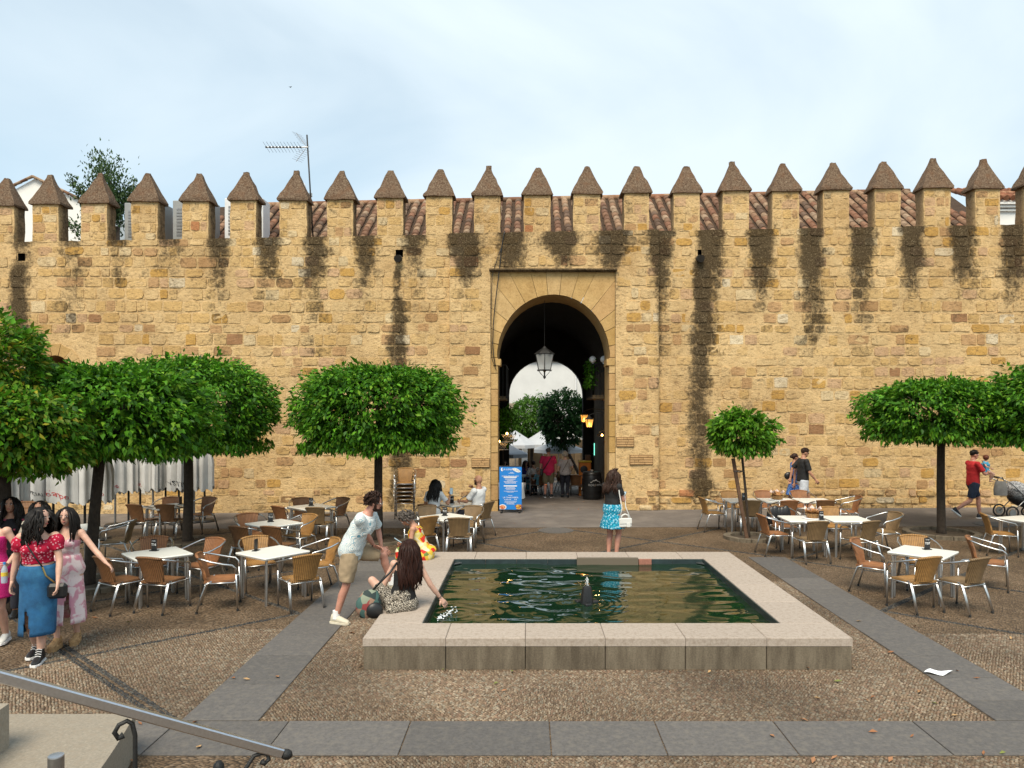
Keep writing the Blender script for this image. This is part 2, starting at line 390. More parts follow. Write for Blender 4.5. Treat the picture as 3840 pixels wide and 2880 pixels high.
wick = {'honey': wicker_material('honey_wicker', (.30, .155, .046)), 'brown': wicker_material('brown_wicker', (.185, .085, .033)), 'rust': wicker_material('rust_wicker', (.27, .115, .045)),
        'grey': wicker_material('grey_brown_wicker', (.19, .12, .056))}
m_leaf = vcol_mat('orange_tree_leaves', .5, .15, 5, 0, spec=.2, translucent=.3)
m_bark = M('dark_bark', (.045, .032, .022), .95, .35, 14, .8, 40)
m_tile = vcol_mat('roof_tiles', .9, .3, 9, .5, 35, spec=.15)
m_whitewash = M('whitewash', (.80, .79, .76), .9, .05, 1.5, .1, 20, world=True)
m_canvas = M('white_canvas', (.54, .54, .535), .9, .08, 5, .1, 30)
m_red = M('red_print', (.45, .015, .02), .7, 0); m_inkblack = M('black_print', (.02, .02, .02), .7, 0)
m_wood = M('old_timber', (.12, .065, .038), .85, .35, 9, .4, 50)
m_dark = M('shade_dark_stone', (.014, .011, .008), .95, .5, 2.5, .5, 20, world=True)  # near-black: the deep shade of the vault is put into the colour
m_inner = M('passage_plaster', (.10, .068, .036), .95, .4, 2, .5, 18, world=True, dirt=(.07, .05, .03))  # plaster colour darkened to carry the dimness of the passage
# ------------------------------------------------------------------ the ground
def sstep(a, b, x):
    t = min(1, max(0, (x-a)/(b-a))); return t*t*(3-2*t)
def gz(x, y):
    g = .0075*(max(-16, min(16, x))-2)*sstep(14, 19, y)
    return g-.047*(min(y, 60)-19) if y > 19 else g
def P(x, y, z=0): return Vector((x*K, y*K, (z+gz(x, y))*K))      # survey point -> metres
def sheet(name, xs, ys, dz, mat, kind='structure'):
    v = [(x*K, y*K, gz(x, y)*K+dz) for y in ys for x in xs]; n = len(xs)
    f = [(j*n+i, j*n+i+1, (j+1)*n+i+1, (j+1)*n+i) for j in range(len(ys)-1) for i in range(n-1)]
    return tag(put(name, mesh_of(name, v, f, mat)), kind=kind)
lin = lambda a, b, n: [a+(b-a)*i/(n-1) for i in range(n)]
sheet('ground', [-300, -100, -40]+lin(-18, 18, 37)+[40, 100, 300], [-200, -60, -15]+lin(-2, 20, 45)+lin(21, 46, 26)+[60, 120, 300], 0, m_cobble)
sheet('road', [-60, -30]+lin(-17, 17, 35)+[30, 60], lin(16.15, 18.98, 9), .005, m_asphalt)
sheet('passage_floor', lin(-1.25, 2.6, 8), lin(18.99, 45, 40), .006, m_asphalt)
def slab_row(root, rects, h=.012):
    for (x0, x1, y0, y1) in rects:
        g = .005; mb = MB(); mb.box(((x0+x1)/2*K, (y0+y1)/2*K, h/2-.02+rnd.uniform(-.0015, .0015)), ((x1-x0)*K-g*2, (y1-y0)*K-g*2, h+.04), bev=.004)
        mb.build('slab', m_slab, root)
pave = tag(empty('pavement'), kind='structure')
ls = [6.03, 6.82, 7.64, 8.3, 8.92, 9.66, 10.3, 11.0, 11.7, 12.3, 12.85]
slab_row(pave, [(-2.92, -2.262, a, b) for a, b in zip(ls, ls[1:])])
rs = [6.03, 6.45, 7.0, 7.62, 8.42, 9.1, 9.75, 10.5, 11.2, 12.0, 12.82]
slab_row(pave, [(3.935, 4.60, a, b) for a, b in zip(rs, rs[1:])])
fs_ = [-4.2, -2.93, -2.0, -.98, .18, 1.06, 2.055, 3.22, 4.62, 5.7, 6.8, 8.0]
slab_row(pave, [(a, b, 5.42, 6.02) for a, b in zip(fs_, fs_[1:])])

# pebbles set on edge: real stones near the viewer, the material carries on beyond
def pebble_field(name, pts, ang, size, cols, hgt, kind='stuff', mat=None):
    n = len(pts); h = np.arange(6)*np.pi/3
    ring = np.stack([np.cos(h), np.sin(h)], 1)
    ca, sa = np.cos(ang)[:, None], np.sin(ang)[:, None]
    vs = np.zeros((n, 12, 3))
    for k, (sc, z) in enumerate(((1, -.004), (.62, 1))):
        lx = ring[None, :, 0]*size[:, 0:1]*sc; ly = ring[None, :, 1]*size[:, 1:2]*sc
        vs[:, k*6:k*6+6, 0] = pts[:, 0:1]+lx*ca-ly*sa; vs[:, k*6:k*6+6, 1] = pts[:, 1:2]+lx*sa+ly*ca
        vs[:, k*6:k*6+6, 2] = pts[:, 2:3]+(hgt[:, None] if k else -.004)
    fb = np.array([[i, (i+1) % 6, 6+(i+1) % 6, 6+i] for i in range(6)]+[[6, 7, 8, 9], [6, 9, 10, 11]])
    f = (np.arange(n)[:, None, None]*12+fb[None]).reshape(-1, 4)
    me = fast_mesh(name, vs.reshape(-1, 3), f, mat or m_pebble, np.repeat(cols, 12, 0), smooth=True)
    return tag(put(name, me), kind=kind)
def pebble_cols(n, rg, dark=False):
    base = np.array([(.17, .118, .078), (.205, .148, .098), (.235, .175, .118), (.28, .225, .165), (.14, .10, .068), (.205, .135, .092), (.21, .18, .135)])
    if dark: base = np.array([(.035, .035, .035), (.055, .052, .048), (.025, .026, .028), (.075, .07, .06)])
    return base[rg.integers(0, len(base), n)]*rg.uniform(.75, 1.2, (n, 1))
rg = np.random.default_rng(3)
zones = [(-2.255, 3.93, 6.03, 7.225), (-2.255, -1.69, 7.225, 10.5), (3.30, 3.93, 7.225, 11), (-2.0, 5.5, 4.55, 5.41), (-5.2, -2.925, 6.03, 8.6), (4.605, 6.3, 6.03, 8.4)]
pts = []
for (x0, x1, y0, y1) in zones:
    dx, dy = (.034/K), .0245/K; nx, ny = int((x1-x0)/dx), int((y1-y0)/dy)
    gx, gy = np.meshgrid(np.arange(nx), np.arange(ny)); x = x0+(gx+.5+.5*(gy % 2))*dx; y = y0+(gy+.5)*dy
    pts.append(np.stack([x.ravel(), y.ravel()], 1))
pts = np.concatenate(pts); pts += rg.normal(0, .0035, pts.shape)
def on_band(p):  # leave the dark bands free
    m = np.zeros(len(p), bool)
    for (a, b, w) in BANDS:
        d = np.subtract(b, a); l = np.hypot(*d); t = ((p-a)@d)/l/l; q = np.abs((p[:, 0]-a[0])*d[1]-(p[:, 1]-a[1])*d[0])/l
        m |= (t > -.01) & (t < 1.01) & (q < w)
    return m
LX, RX = -2.95, 4.63
BANDS = [((-2.95, 5.98), (-9.5, 11.75), .075), ((LX, 9.25), (-8.2, 4.5), .045), ((LX, 9.25), (-9.8, 15.4), .045), ((LX, 12.5), (-8.6, 7.5), .045), ((LX, 12.5), (-6.6, 15.9), .045), ((-6.1, 15.9), (-11.5, 10.8), .045),
         ((RX, 9.37), (12.2, 2.9), .045), ((RX, 9.37), (11.6, 15.6), .07), ((RX, 12.6), (12.4, 5.7), .045), ((RX, 12.6), (7.9, 15.6), .045), ((RX, 6.05), (12.4, 12.9), .05),
         ((.6, 16.1), (4.6, 12.75), .045), ((.6, 12.6), (4.3, 16.0), .045), ((-2.9, 12.75), (.5, 15.8), .045), ((-2.8, 15.9), (1.4, 12.1), .045)]
pts = pts[~on_band(pts)]; pts = pts[(pts[:, 0] > -5) | (pts[:, 1] > 6.4)]
n = len(pts); sx, sy = pts[:, 0]*K, pts[:, 1]*K
fld = .9*np.sin(sx*1.7+np.sin(sy*2.1))+.7*np.sin(sy*2.9+sx*.8)+rg.normal(0, .25, n)
pebble_field('pebbles', np.stack([sx, sy, np.zeros(n)], 1), fld, np.stack([rg.uniform(.0145, .0215, n), rg.uniform(.0085, .0132, n)], 1),
             pebble_cols(n, rg)*(.80+.20*np.sin(sx*1.3+2)*np.sin(sy*1.1)+.10*np.sin(sx*3.1+sy*2.3))[:, None], rg.uniform(.006, .014, n))
for (a, b, w) in BANDS:
    a_, b_ = np.array(a)*K, np.array(b)*K; d = b_-a_; l = np.hypot(*d); d /= l; nn = np.array([-d[1], d[0]]); m = int(l/.034)
    rows = [-.03, .0, .03] if w > .06 else [-.018, .018]
    if w > .072: rows = [-.06, -.03, .03, .06]
    pp = np.concatenate([a_+np.outer(np.arange(m)*.034+.017*(i % 2), d)+nn*r for i, r in enumerate(rows)]); pp += rg.normal(0, .003, pp.shape)
    z = np.array([gz(x/K, y/K)*K for x, y in pp]); k = len(pp); ang = np.arctan2(d[1], d[0])+np.where(np.arange(k) < k/2, .5, -.5)
    pebble_field('pebble_band', np.stack([pp[:, 0], pp[:, 1], z+.004], 1), ang, np.stack([rg.uniform(.018, .024, k), rg.uniform(.010, .014, k)], 1), pebble_cols(k, rg, True), rg.uniform(.004, .009, k), 'structure')

# ------------------------------------------------------------------ the town wall
MX = [(x/.576-1979)*.00712 for x in (-207, -98, 10, 107, 212, 318, 427, 531, 637, 738, 845, 950, 1053, 1160, 1267, 1373, 1481, 1585, 1693, 1800, 1910, 2017, 2125, 2233, 2342)]
GAP = [(a+b)/2 for a, b in zip(MX, MX[1:])]
zs = lambda x: 7.34+.0174*x
BX0, BX1, FX0, FX1, FZ = -2.06, 3.46, -.98, 2.31, 6.30
wy = lambda x: 18.88 if BX0 < x < BX1 else 19.0
CX, CR, CS, CRISE = .68, 1.485, 4.03, 1.66          # gate arch: centre, half width, spring height, rise
NX, NZ, NR = -12.5, 3.72, .37                       # small blocked arch
DR = [(-13.42, 6.72), (-3.42, 6.78), (4.55, 6.78)]   # drain holes
nz3 = lambda x, y, z: mnoise.noise(Vector((x, y, z)))
rs7 = random.Random(11)
gapst = []
for i, g in enumerate(GAP):
    gapst.append((g, 1.25 if g > 4 else (.6 if g < -9 else .95), rs7.uniform(1.4, 2.1) if g > 4 else rs7.uniform(.9, 1.5), rs7.uniform(3.0, 5.4)))
def stain_shade(x, z):
    s = -.22; d = zs(x)-z
    for g, a, l0, l1 in gapst:
        q = abs(x-g)
        if q > 1.0: continue
        w = .36+.10*nz3(x*1.3, g, z*1.5)+.05*nz3(g, 1, z*5)
        lat = math.exp(-(q/(w*.95))**2.6)
        s += lat*a*(.72*(1-sstep(0, l0*1.25, d))+.80*(1-sstep(l0*.5, l1, d)))
        if d < .12 and q < .3: s += .3
    for x0, z0, w0, zb in ((DR[0][0]-.1, 6.6, .20, 3.4), (DR[1][0], 6.6, .19, -.2), (DR[2][0]+.02, 6.8, .23, .0)):
        w = w0+.10*sstep(z0-.4, z0-2.4, z)+.10*nz3(z*1.3, x0, 5)+.06*nz3(z*5, x0, 1)
        if zb-.1 < z < z0: s += 1.3*math.exp(-(abs(x-x0-.08*nz3(z*.9, x0, 2))/max(.08, w))**3)*sstep(zb, zb+.7, z)*sstep(z0, z0-.3, z)
    if BX0-.1 < x < BX1+.1: s += .50*(1-sstep(.2, 1.25, d+.6*nz3(x*1.1, 7, 0)))
    s += .40*(1-sstep(.05, .35, abs(x-BX1-.06)))*sstep(1.5, 5, z)*(1 if x > BX1 else .4)
    s += .36*(1-sstep(.01, .10, abs(x-BX1)))  # shadow line along the bay's right edge, painted into the mask
    s += .38*(1-sstep(.0, 1.5, z-gz(x, 19)+.35*nz3(x*.9, 0, 9)))
    s += .36*sstep(.28, .5, nz3(x*.7, 4, z*.55))*sstep(1.5, 3, z)
    return s
def stonecol(r, pal=None):
    c = r.choices([(.60, .42, .205), (.62, .45, .24), (.57, .385, .17), (.52, .315, .10), (.62, .49, .30), (.54, .36, .215), (.49, .31, .16), (.40, .245, .12), (.66, .56, .40), (.34, .19, .10), (.45, .21, .10)],
                  [30, 28, 16, 8, 5, 8, 7, 3, 1.6, 1.2, .8])[0]
    k = r.uniform(.95, 1.06); return tuple(min(.8, q*k) for q in c)
MORTAR = (.62, .445, .235)
wall = empty('town_wall', (0, 19*K, 0), 0, 'long crenellated sandstone wall with dark rain streaks and an arched gate', 'wall')
def wput(name, mb, mat, smooth=None): return mb.build(name, mat, wall, smooth, (0, -19*K, 0))
# backing masonry
xs = sorted(set([round(-17.5+.1*i, 3) for i in range(351)])-set(round(q, 3) for q in (BX0, BX1, FX0, FX1)))
xs = sorted([q for q in xs if min(abs(q-t) for t in (BX0, BX1, FX0, FX1)) > .03]+[BX0-.004, BX0+.004, BX1-.004, BX1+.004, FX0, FX1])
zr = lin(-.4, 6.2, 67)+[FZ]+lin(6.4, 6.9, 6)
mb = MB(); nx = len(xs); rows = len(zr)+4
for x in xs:
    for j in range(rows):
        z = zr[j] if j < len(zr) else 6.9+(zs(x)-6.9)*(j-len(zr)+1)/4
        if j == rows-1: z += .02*nz3(x*5, 1, 2)
        mb.v.append((x*K, (wy(x)+.018*nz3(x*2, 0, z*2)+.012*nz3(x*7, 3, z*7))*K, z*K)); mb.st.append(stain_shade(x, z)-.12*sstep(.7, 1.6, zs(x)-z))
        k = 1+.14*nz3(x*.8, 9, z*.8); mb.c.append(tuple(q*k for q in MORTAR))
zc = lambda j: zr[j] if j < len(zr) else 7.0
for i in range(nx-1):
    for j in range(rows-1):
        xm = (xs[i]+xs[i+1])/2; zm = (zc(j)+zc(min(j+1, rows-1)))/2
        if FX0 < xm < FX1 and zm < FZ: continue
        if abs(xm-NX) < NR+.06 and (zm < NZ or math.hypot(xm-NX, zm-NZ) < NR+.08) and zm > 2.6: continue
        if any(abs(xm-a) < .098 and abs(zm-b) < .098 for a, b in DR): continue
        a = i*rows+j; mb.f.append((a, a+rows, a+rows+1, a+1))
for x in (xs[0], xs[-1]): pass
wput('masonry', mb, m_wall, 180)
mb = MB()                                            # the walk on top, and the back face
for a, b in zip(lin(-17.5, 17.5, 60), lin(-17.5, 17.5, 60)[1:]):
    yf = (wy((a+b)/2)+.012)*K; mb.add([(a*K, yf, zs(a)*K-.012), (b*K, yf, zs(b)*K-.012), (b*K, 19.9*K, zs(b)*K-.012), (a*K, 19.9*K, zs(a)*K-.012)], [(0, 1, 2, 3)])
for a, b, z0 in ((-17.5, FX0, -1), (FX0, FX1, FZ-.3), (FX1, 17.5, -1)):
    mb.add([(a*K, 19.9*K, z0*K), (b*K, 19.9*K, z0*K), (b*K, 19.9*K, zs(b)*K-.012), (a*K, 19.9*K, zs(a)*K-.012)], [(3, 2, 1, 0)])
mb.c = [MORTAR]*len(mb.v); mb.st = [.8]*len(mb.v); wput('wall_walk', mb, m_wall)
# stones
def stone(mb, x0, x1, z0, z1, y, r, pro, col, stf=stain_shade):
    nu, nv = 4, 3; cx, cz, w, h = (x0+x1)/2, (z0+z1)/2, (x1-x0)/2, (z1-z0)/2; b = len(mb.v); rd = r.uniform(.0, .16); so = r.uniform(-.18, .34)
    off = {}
    for lay in range(2):
        for j in range(nv):
            for i in range(nu):
                u, t = i/(nu-1)*2-1, j/(nv-1)*2-1
                if lay == 0: off[i, j] = (r.uniform(-.06, .06)*w, r.uniform(-.08, .08)*h)
                q = 1-rd*(abs(u)*abs(t))**2
                px, pz = cx+u*w*q*(1 if lay == 0 else .97)+off[i, j][0], cz+t*h*q*(1 if lay == 0 else .97)+off[i, j][1]
                py = y+.03 if lay == 0 else y-pro*(1+r.uniform(-.45, .45))
                mb.v.append((px*K, py*K, pz*K)); mb.c.append(col); mb.st.append(stf(px, pz)+so if lay else 0)
    o = b+nu*nv
    for j in range(nv-1):
        for i in range(nu-1): mb.f.append((o+j*nu+i, o+j*nu+i+1, o+(j+1)*nu+i+1, o+(j+1)*nu+i))
    per = [j*nu+i for j, i in [(0, i) for i in range(nu)]+[(j, nu-1) for j in range(1, nv)]+[(nv-1, i) for i in range(nu-2, -1, -1)]+[(j, 0) for j in range(nv-2, 0, -1)]]
    for a, c in zip(per, per[1:]+per[:1]): mb.f.append((b+a, b+c, o+c, o+a))
def blocked(x0, x1, z0, z1):
    if x1 > FX0-.01 and x0 < FX1+.01 and z0 < FZ+.03: return True
    if x1 > NX-NR-.38 and x0 < NX+NR+.38 and z0 < NZ+NR+.34 and z1 > 2.2: return True
    if any(x1 > a-.12 and x0 < a+.12 and z1 > b-.14 and z0 < b+.12 for a, b in DR): return True
    for a, b, c, d in BRK:
        if x1 > a-.02 and x0 < b+.02 and z1 > c-.02 and z0 < d+.02: return True
    return any(x0 < e < x1 for e in ())
sx2 = lambda s: (s-1979)*.00702
sz2 = lambda s: 2.6+(1545-s)*.00702
BRK = [(sx2(2312), sx2(2376), sz2(1675), sz2(1640)), (sx2(2362), sx2(2447), sz2(1742), sz2(1707)), (sx2(1770), sx2(1836), sz2(1752), sz2(1720))]
r = random.Random(5); cand = []
z = -.22; k = 0
while z < 7.7:
    h = r.uniform(.22, .31) if z > .5 else r.uniform(.15, .24)
    x = -16.5+r.uniform(0, .3)
    while x < 16.5:
        w = r.choice((.20, .26, .32, .36, .42, .5))*r.uniform(.85, 1.15)
        x0, x1 = x, x+w; x = x1+r.uniform(.012, .035)
        for e in (BX0, BX1):
            if x0 < e < x1: x1 = e-.012; x = e+.012
        zz0, zz1 = z+r.uniform(0, .03)+.012*math.sin(x0*.9+z), z+h-r.uniform(0, .035)+.012*math.sin(x0*.9+z)
        lim = zs((x0+x1)/2)-.01
        if zz0 > lim-.1 or x1-x0 < .1: continue
        zz1 = min(zz1, lim)
        if blocked(x0, x1, zz0, zz1): continue
        if r.random() < (.12 if z > 3 else .2): continue                 # repointed over
        cand.append((x0, x1, zz0, zz1))
    z += h+r.uniform(.012, .03)
def hid(c):
    x, z = (c[0]+c[1])/2, (c[2]+c[3])/2
    return abs(x) > 13.4 or (x < -4.5 and z < 4.2) or (-5 < x < -2.2 and 1.2 < z < 4) or (x > 8 and z < 3.6 and z > 1.5) or z < .9
cand.sort(key=lambda c: (hid(c), -(c[1]-c[0])*(c[3]-c[2])))
rest = MB()
for i, c in enumerate(cand):
    mb = MB() if i < 300 else rest; zz = (c[2]+c[3])/2; xx = (c[0]+c[1])/2
    pro = r.choice((.006, .008, .010))*(1.0 if zz > 3.4 else .7)+.005
    if zz < .6 and xx > 3: pro = .04
    stone(mb, *c, wy(xx), r, pro, stonecol(r))
    if i < 300: wput('stone', mb, m_wall, 28)
# merlons
for i, x in enumerate(MX):
    rr = random.Random(i); mb = MB(); x0, x1, zb, zt = x-.345+rr.uniform(-.02, .02), x+.345+rr.uniform(-.02, .02), zs(x)-.03, zs(x)+.99+rr.uniform(-.03, .03)
    jit = lambda a: a+rr.uniform(-.012, .012)
    wet = lambda px, pz: .18*(1-sstep(.0, .5, zb+1-pz))+.5*sstep(.22, .36, abs(px-x))*(1-sstep(0, .45, pz-zb))+.25*nz3(px*2, i, pz*2)-.05
    lv = lin(zb, zt, 6); b = len(mb.v)
    for zz in lv:
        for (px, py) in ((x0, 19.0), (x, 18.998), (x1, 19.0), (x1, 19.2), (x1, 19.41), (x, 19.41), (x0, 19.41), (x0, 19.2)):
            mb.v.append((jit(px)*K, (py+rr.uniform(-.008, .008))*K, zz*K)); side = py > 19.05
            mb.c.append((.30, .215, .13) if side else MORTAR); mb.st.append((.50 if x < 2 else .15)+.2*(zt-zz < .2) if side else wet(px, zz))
    for a in range(5):
        for q in range(8): mb.f.append((b+a*8+q, b+a*8+(q+1) % 8, b+(a+1)*8+(q+1) % 8, b+(a+1)*8+q))
    zz = zb+.03
    while zz < zt-.14:
        h = min(rr.uniform(.19, .27), zt-.03-zz); px = x0+.02
        while px < x1-.08:
            w = min(rr.uniform(.2, .36), x1-.02-px); 
            if x1-.02-(px+w) < .12: w = x1-.02-px
            if rr.random() < .97: stone(mb, px, px+w-.025, zz, zz+h-.02, 19.0, rr, rr.uniform(.006, .012), stonecol(rr), wet)
            px += w
        zz += h+.008
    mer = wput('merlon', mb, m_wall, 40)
    mb = MB(); hx, hy = .415, .265; cy = 19.205; th = rr.uniform(-.05, .05); zt2 = rr.uniform(.76, .86)
    for t, dz in ((1.0, -.005), (1.0, .045), (.83, .19), (.66, .33), (.5, .47), (.33, .61), (.19, .74), (.165, zt2)):
        for (px, py) in ((-1, -1), (-.33, -1), (.33, -1), (1, -1), (1, -.33), (1, .33), (1, 1), (.33, 1), (-.33, 1), (-1, 1), (-1, .33), (-1, -.33)):
            j = lambda: rr.uniform(-.014, .014)
            tt = (t if dz < zt2 else t*.88)*(1-(rr.uniform(.03, .14) if rr.random() < .14 and .1 < dz < zt2 else 0))
            mb.v.append(((x+px*hx*tt+j()+th*dz)*K, (cy+py*(hy*tt)+j())*K, (zt+dz+j()*.7)*K))
    for a in range(7):
        for q in range(12): mb.f.append((a*12+q, a*12+(q+1) % 12, (a+1)*12+(q+1) % 12, (a+1)*12+q))
    mb.f += [tuple(range(12))[::-1], tuple(84+q for q in range(12))]
    cap = mb.build('cap', m_cap, mer, 28)
if rest.v:
    o = wput('rubble_stones', rest, m_wall, 28); o['kind'] = 'stuff'
# dressed stone round the gate
def ell_pt(t, rx=CR, rz=CRISE): return (CX+rx*math.cos(t), CS+rz*math.sin(t))
def ray_box(t):
    dx, dz = math.cos(t), math.sin(t)*CRISE/CR; k = 1e9
    if dx > 1e-6: k = min(k, (FX1-CX)/dx)
    if dx < -1e-6: k = min(k, (FX0-CX)/dx)
    if dz > 1e-6: k = min(k, (FZ-CS)/dz)
    return (CX+dx*k, CS+dz*k)
ashc = [(.50, .335, .145), (.53, .36, .165), (.45, .29, .11), (.55, .385, .19), (.48, .31, .145)]
def ashlar(poly, y0, y1, name='voussoir', mat=None, st=-.22, gap=.009):
    cx = sum(p[0] for p in poly)/len(poly); cz = sum(p[1] for p in poly)/len(poly)
    q = []
    for p in poly:
        d = math.hypot(p[0]-cx, p[1]-cz); s = 1-gap/max(d, .05); q.append(((cx+(p[0]-cx)*s)*K, (cz+(p[1]-cz)*s)*K))
    mb = MB(); mb.prism(q, y0*K, y1*K); c = r.choice(ashc); k = r.uniform(.93, 1.06)
    mb.c = [tuple(t*k for t in c)]*len(mb.v); mb.st = [st]*len(mb.v); return wput(name, mb, mat or m_ashlar)
nv = 15
edges = [math.pi*(i+r.uniform(-.12, .12) if 0 < i < nv else i)/nv for i in range(nv+1)]
ca1, ca0 = math.atan2((FZ-CS)*CR/CRISE, FX1-CX), math.atan2((FZ-CS)*CR/CRISE, FX0-CX)
FY = 18.92
for a, b in zip(edges, edges[1:]):
    inner = [ell_pt(a+(b-a)*t/4) for t in range(5)]; outer = [ray_box(b)]
    for cc, pt in ((ca0, (FX0, FZ)), (ca1, (FX1, FZ))):
        if a < cc < b: outer.append(pt)
    outer.append(ray_box(a)); ashlar(inner+outer, FY+r.uniform(-.004, .004), FY+.5)
zz = -.15
while zz < CS-.02:
    h = min(r.uniform(.36, .5), CS-zz); h = CS-zz if CS-zz-h < .15 else h
    for a, b in ((FX0, CX-CR+.02), (CX+CR-.02, FX1)): ashlar([(a, zz), (b, zz), (b, zz+h), (a, zz+h)], FY+r.uniform(-.003, .003), FY+.5, 'jamb_stone', st=.12-.1*zz)
    zz += h
for a, b in ((FX0+.06, CX-CR+.085), (CX+CR-.085, FX1-.02)): ashlar([(a, CS-.2), (b, CS-.2), (b+.012, CS-.03), (a, CS-.03)], FY-.02, FY+.7, 'impost', gap=.001)
mb = MB(); mb.box(((FX0+FX1)/2*K, 18.86*K, (FZ+.035)*K), ((FX1-FX0+.07)*K, .17*K, .05*K), bev=.008); mb.box(((FX0+FX1)/2*K, 18.88*K, (FZ+.001)*K), ((FX1-FX0+.03)*K, .12*K, .03*K))
mb.c = [(.2, .14, .08)]*len(mb.v); mb.st = [.75]*len(mb.v); wput('drip_moulding', mb, m_ashlar)
def prof(cx, hw, sp, rise, zb, n=20): return [(cx-hw, zb), (cx-hw, sp*.5), (cx-hw, sp)]+[(cx-hw*math.cos(math.pi*i/n), sp+rise*math.sin(math.pi*i/n)) for i in range(1, n)]+[(cx+hw, sp), (cx+hw, sp*.5), (cx+hw, zb)]
def tunnel(pr0, y0, pr1, y1):
    mb = MB(); n = len(pr0); mb.v = [(p[0]*K, y0*K, p[1]*K) for p in pr0]+[(p[0]*K, y1*K, p[1]*K) for p in pr1]
    mb.f = [(i, i+n, i+1+n, i+1) for i in range(n-1)]; return mb
pa = prof(CX, CR-.002, CS, CRISE, -.9); pb = prof(.675, 1.86, 3.95, 1.85, -.9); pc = prof(.705, 1.425, 3.25, 1.36, -.9)
mb = tunnel(pa, FY+.05, pa, 20.2); mb.c = [(.46, .31, .145)]*len(mb.v); mb.st = [-.2]*len(mb.v); wput('arch_soffit', mb, m_ashlar, 40)
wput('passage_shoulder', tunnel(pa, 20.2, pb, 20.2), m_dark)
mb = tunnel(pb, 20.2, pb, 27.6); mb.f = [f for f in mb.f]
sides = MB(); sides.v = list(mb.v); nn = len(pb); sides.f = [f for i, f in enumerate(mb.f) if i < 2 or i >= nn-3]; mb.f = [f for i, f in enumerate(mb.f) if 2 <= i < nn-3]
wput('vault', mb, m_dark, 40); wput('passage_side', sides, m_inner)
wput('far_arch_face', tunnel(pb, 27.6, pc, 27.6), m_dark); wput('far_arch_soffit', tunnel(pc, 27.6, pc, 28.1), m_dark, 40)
# small blocked arch
for i in range(7):
    a, b = math.pi*i/7, math.pi*(i+1)/7; q = lambda t, rr_: (NX+rr_*math.cos(t), NZ+rr_*math.sin(t))
    ro = .70+r.uniform(-.04, .04)
    ashlar([q(a+(b-a)*t/3, NR) for t in range(4)]+[q(b, ro), q(a, ro)], 18.975+r.uniform(-.006, .006), 19.4)
pn = prof(NX, NR, NZ, NR, 2.5, 12); mb = tunnel(pn, 19.0, pn, 19.55); mb.c = [(.3, .19, .09)]*len(mb.v); mb.st = [.1]*len(mb.v); wput('niche_reveal', mb, m_ashlar, 40)
mb = MB(); mb.box((NX*K, 19.57*K, 3.3*K), (.9*K, .04*K, 1.8*K)); mb.c = [(.22, .13, .06)]*8; mb.st = [.3]*8; wput('niche_back', mb, m_ashlar)
for a, b in DR:
    mb = MB(); y = wy(a)
    mb.add([(q*K, t*K, u*K) for t in (y-.01, y+.5) for q, u in ((a-.11, b-.11), (a+.11, b-.11), (a+.11, b+.11), (a-.11, b+.11))], [(0, 4, 5, 1), (1, 5, 6, 2), (2, 6, 7, 3), (3, 7, 4, 0), (4, 7, 6, 5)])
    if a > -10: mb.tube([(a*K, (y+.1)*K, (b-.10)*K), (a*K, (y-.16)*K, (b-.15)*K)], .10*K, 10)
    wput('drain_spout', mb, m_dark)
for a, b, c, d in BRK:
    for j in range(4):
        h = (d-c)/4; cuts = [a]+sorted(r.uniform(a+.1, b-.1) for _ in range(2 if j % 2 else 1))+[b]
        for p, q in zip(cuts, cuts[1:]):
            if q-p < .03: continue
            mb = MB(); mb.box(((p+q)/2*K, (18.86)*K, (c+h*(j+.5))*K), ((q-p)*K-.008, .05*K, h*K-.014), bev=.003)
            k = r.uniform(.85, 1.1); mb.c = [(.5*k, .32*k, .16*k)]*len(mb.v); mb.st = [-.2]*len(mb.v); wput('brick', mb, m_ashlar)
    mb = MB(); mb.box(((a+b)/2*K, 18.875*K, (c+d)/2*K), ((b-a)*K+.02, .03*K, (d-c)*K+.02)); mb.c = [(.16, .10, .05)]*8; mb.st = [.2]*8; wput('brick_joint', mb, m_ashlar)
# cables down the gate
def cable(pts, rad, label):
    mb = MB(); mb.tube([(sx2(a)*K, (18.86-.03*(i % 2))*K, sz2(b)*K) for i, (a, b) in enumerate(pts)], rad, 6); tag(mb.build('cable', m_black, smooth=180), label, 'cable', 'black cables beside the gate')
cable([(1894, 866), (1890, 880), (1884, 912), (1878, 960), (1873, 1010), (1866, 1070), (1857, 1140), (1850, 1220), (1848, 1290), (1851, 1330), (1858, 1375)], .014, 'thick black cable hanging from the wall top past the gate corner')
cable([(1884, 920), (1868, 962), (1852, 1012), (1846, 1040), (1843, 1110), (1842, 1200), (1842, 1290), (1846, 1350), (1862, 1390)], .009, 'thin black cable swinging out and running down the edge of the gate')

# ------------------------------------------------------------------ behind the wall
roof = empty('tiled_roof_building', P(1, 21, 0), 0, 'long low building with a barrel tiled roof behind the merlons', 'building'); ro = -roof.location
def rb(name, mb, mat, parent=roof, smooth=None, off=None): return mb.build(name, mat, parent, smooth, off if off is not None else (ro if parent is roof else None))
EY, RYY = 20.35, 23.4
def roofz(x, t): return (7.32+.0174*x)+t*(2.18+.004*x)
RX0, RX1 = -11.2, 13.6
mb = MB()
for a, b in zip(lin(RX0, RX1, 40), lin(RX0, RX1, 40)[1:]): mb.add([(a*K, EY*K, roofz(a, 0)*K), (b*K, EY*K, roofz(b, 0)*K), (b*K, RYY*K, roofz(b, 1)*K), (a*K, RYY*K, roofz(a, 1)*K)], [(0, 1, 2, 3)])
mb.c = [(.06, .04, .028)]*len(mb.v); rb('roof_deck', mb, m_tile)
mb = MB(); mb.box(((RX0+RX1)/2*K, 22*K, 6.8*K), ((RX1-RX0)*K, 3*K, .9*K)); rb('upper_wall', mb, m_whitewash)
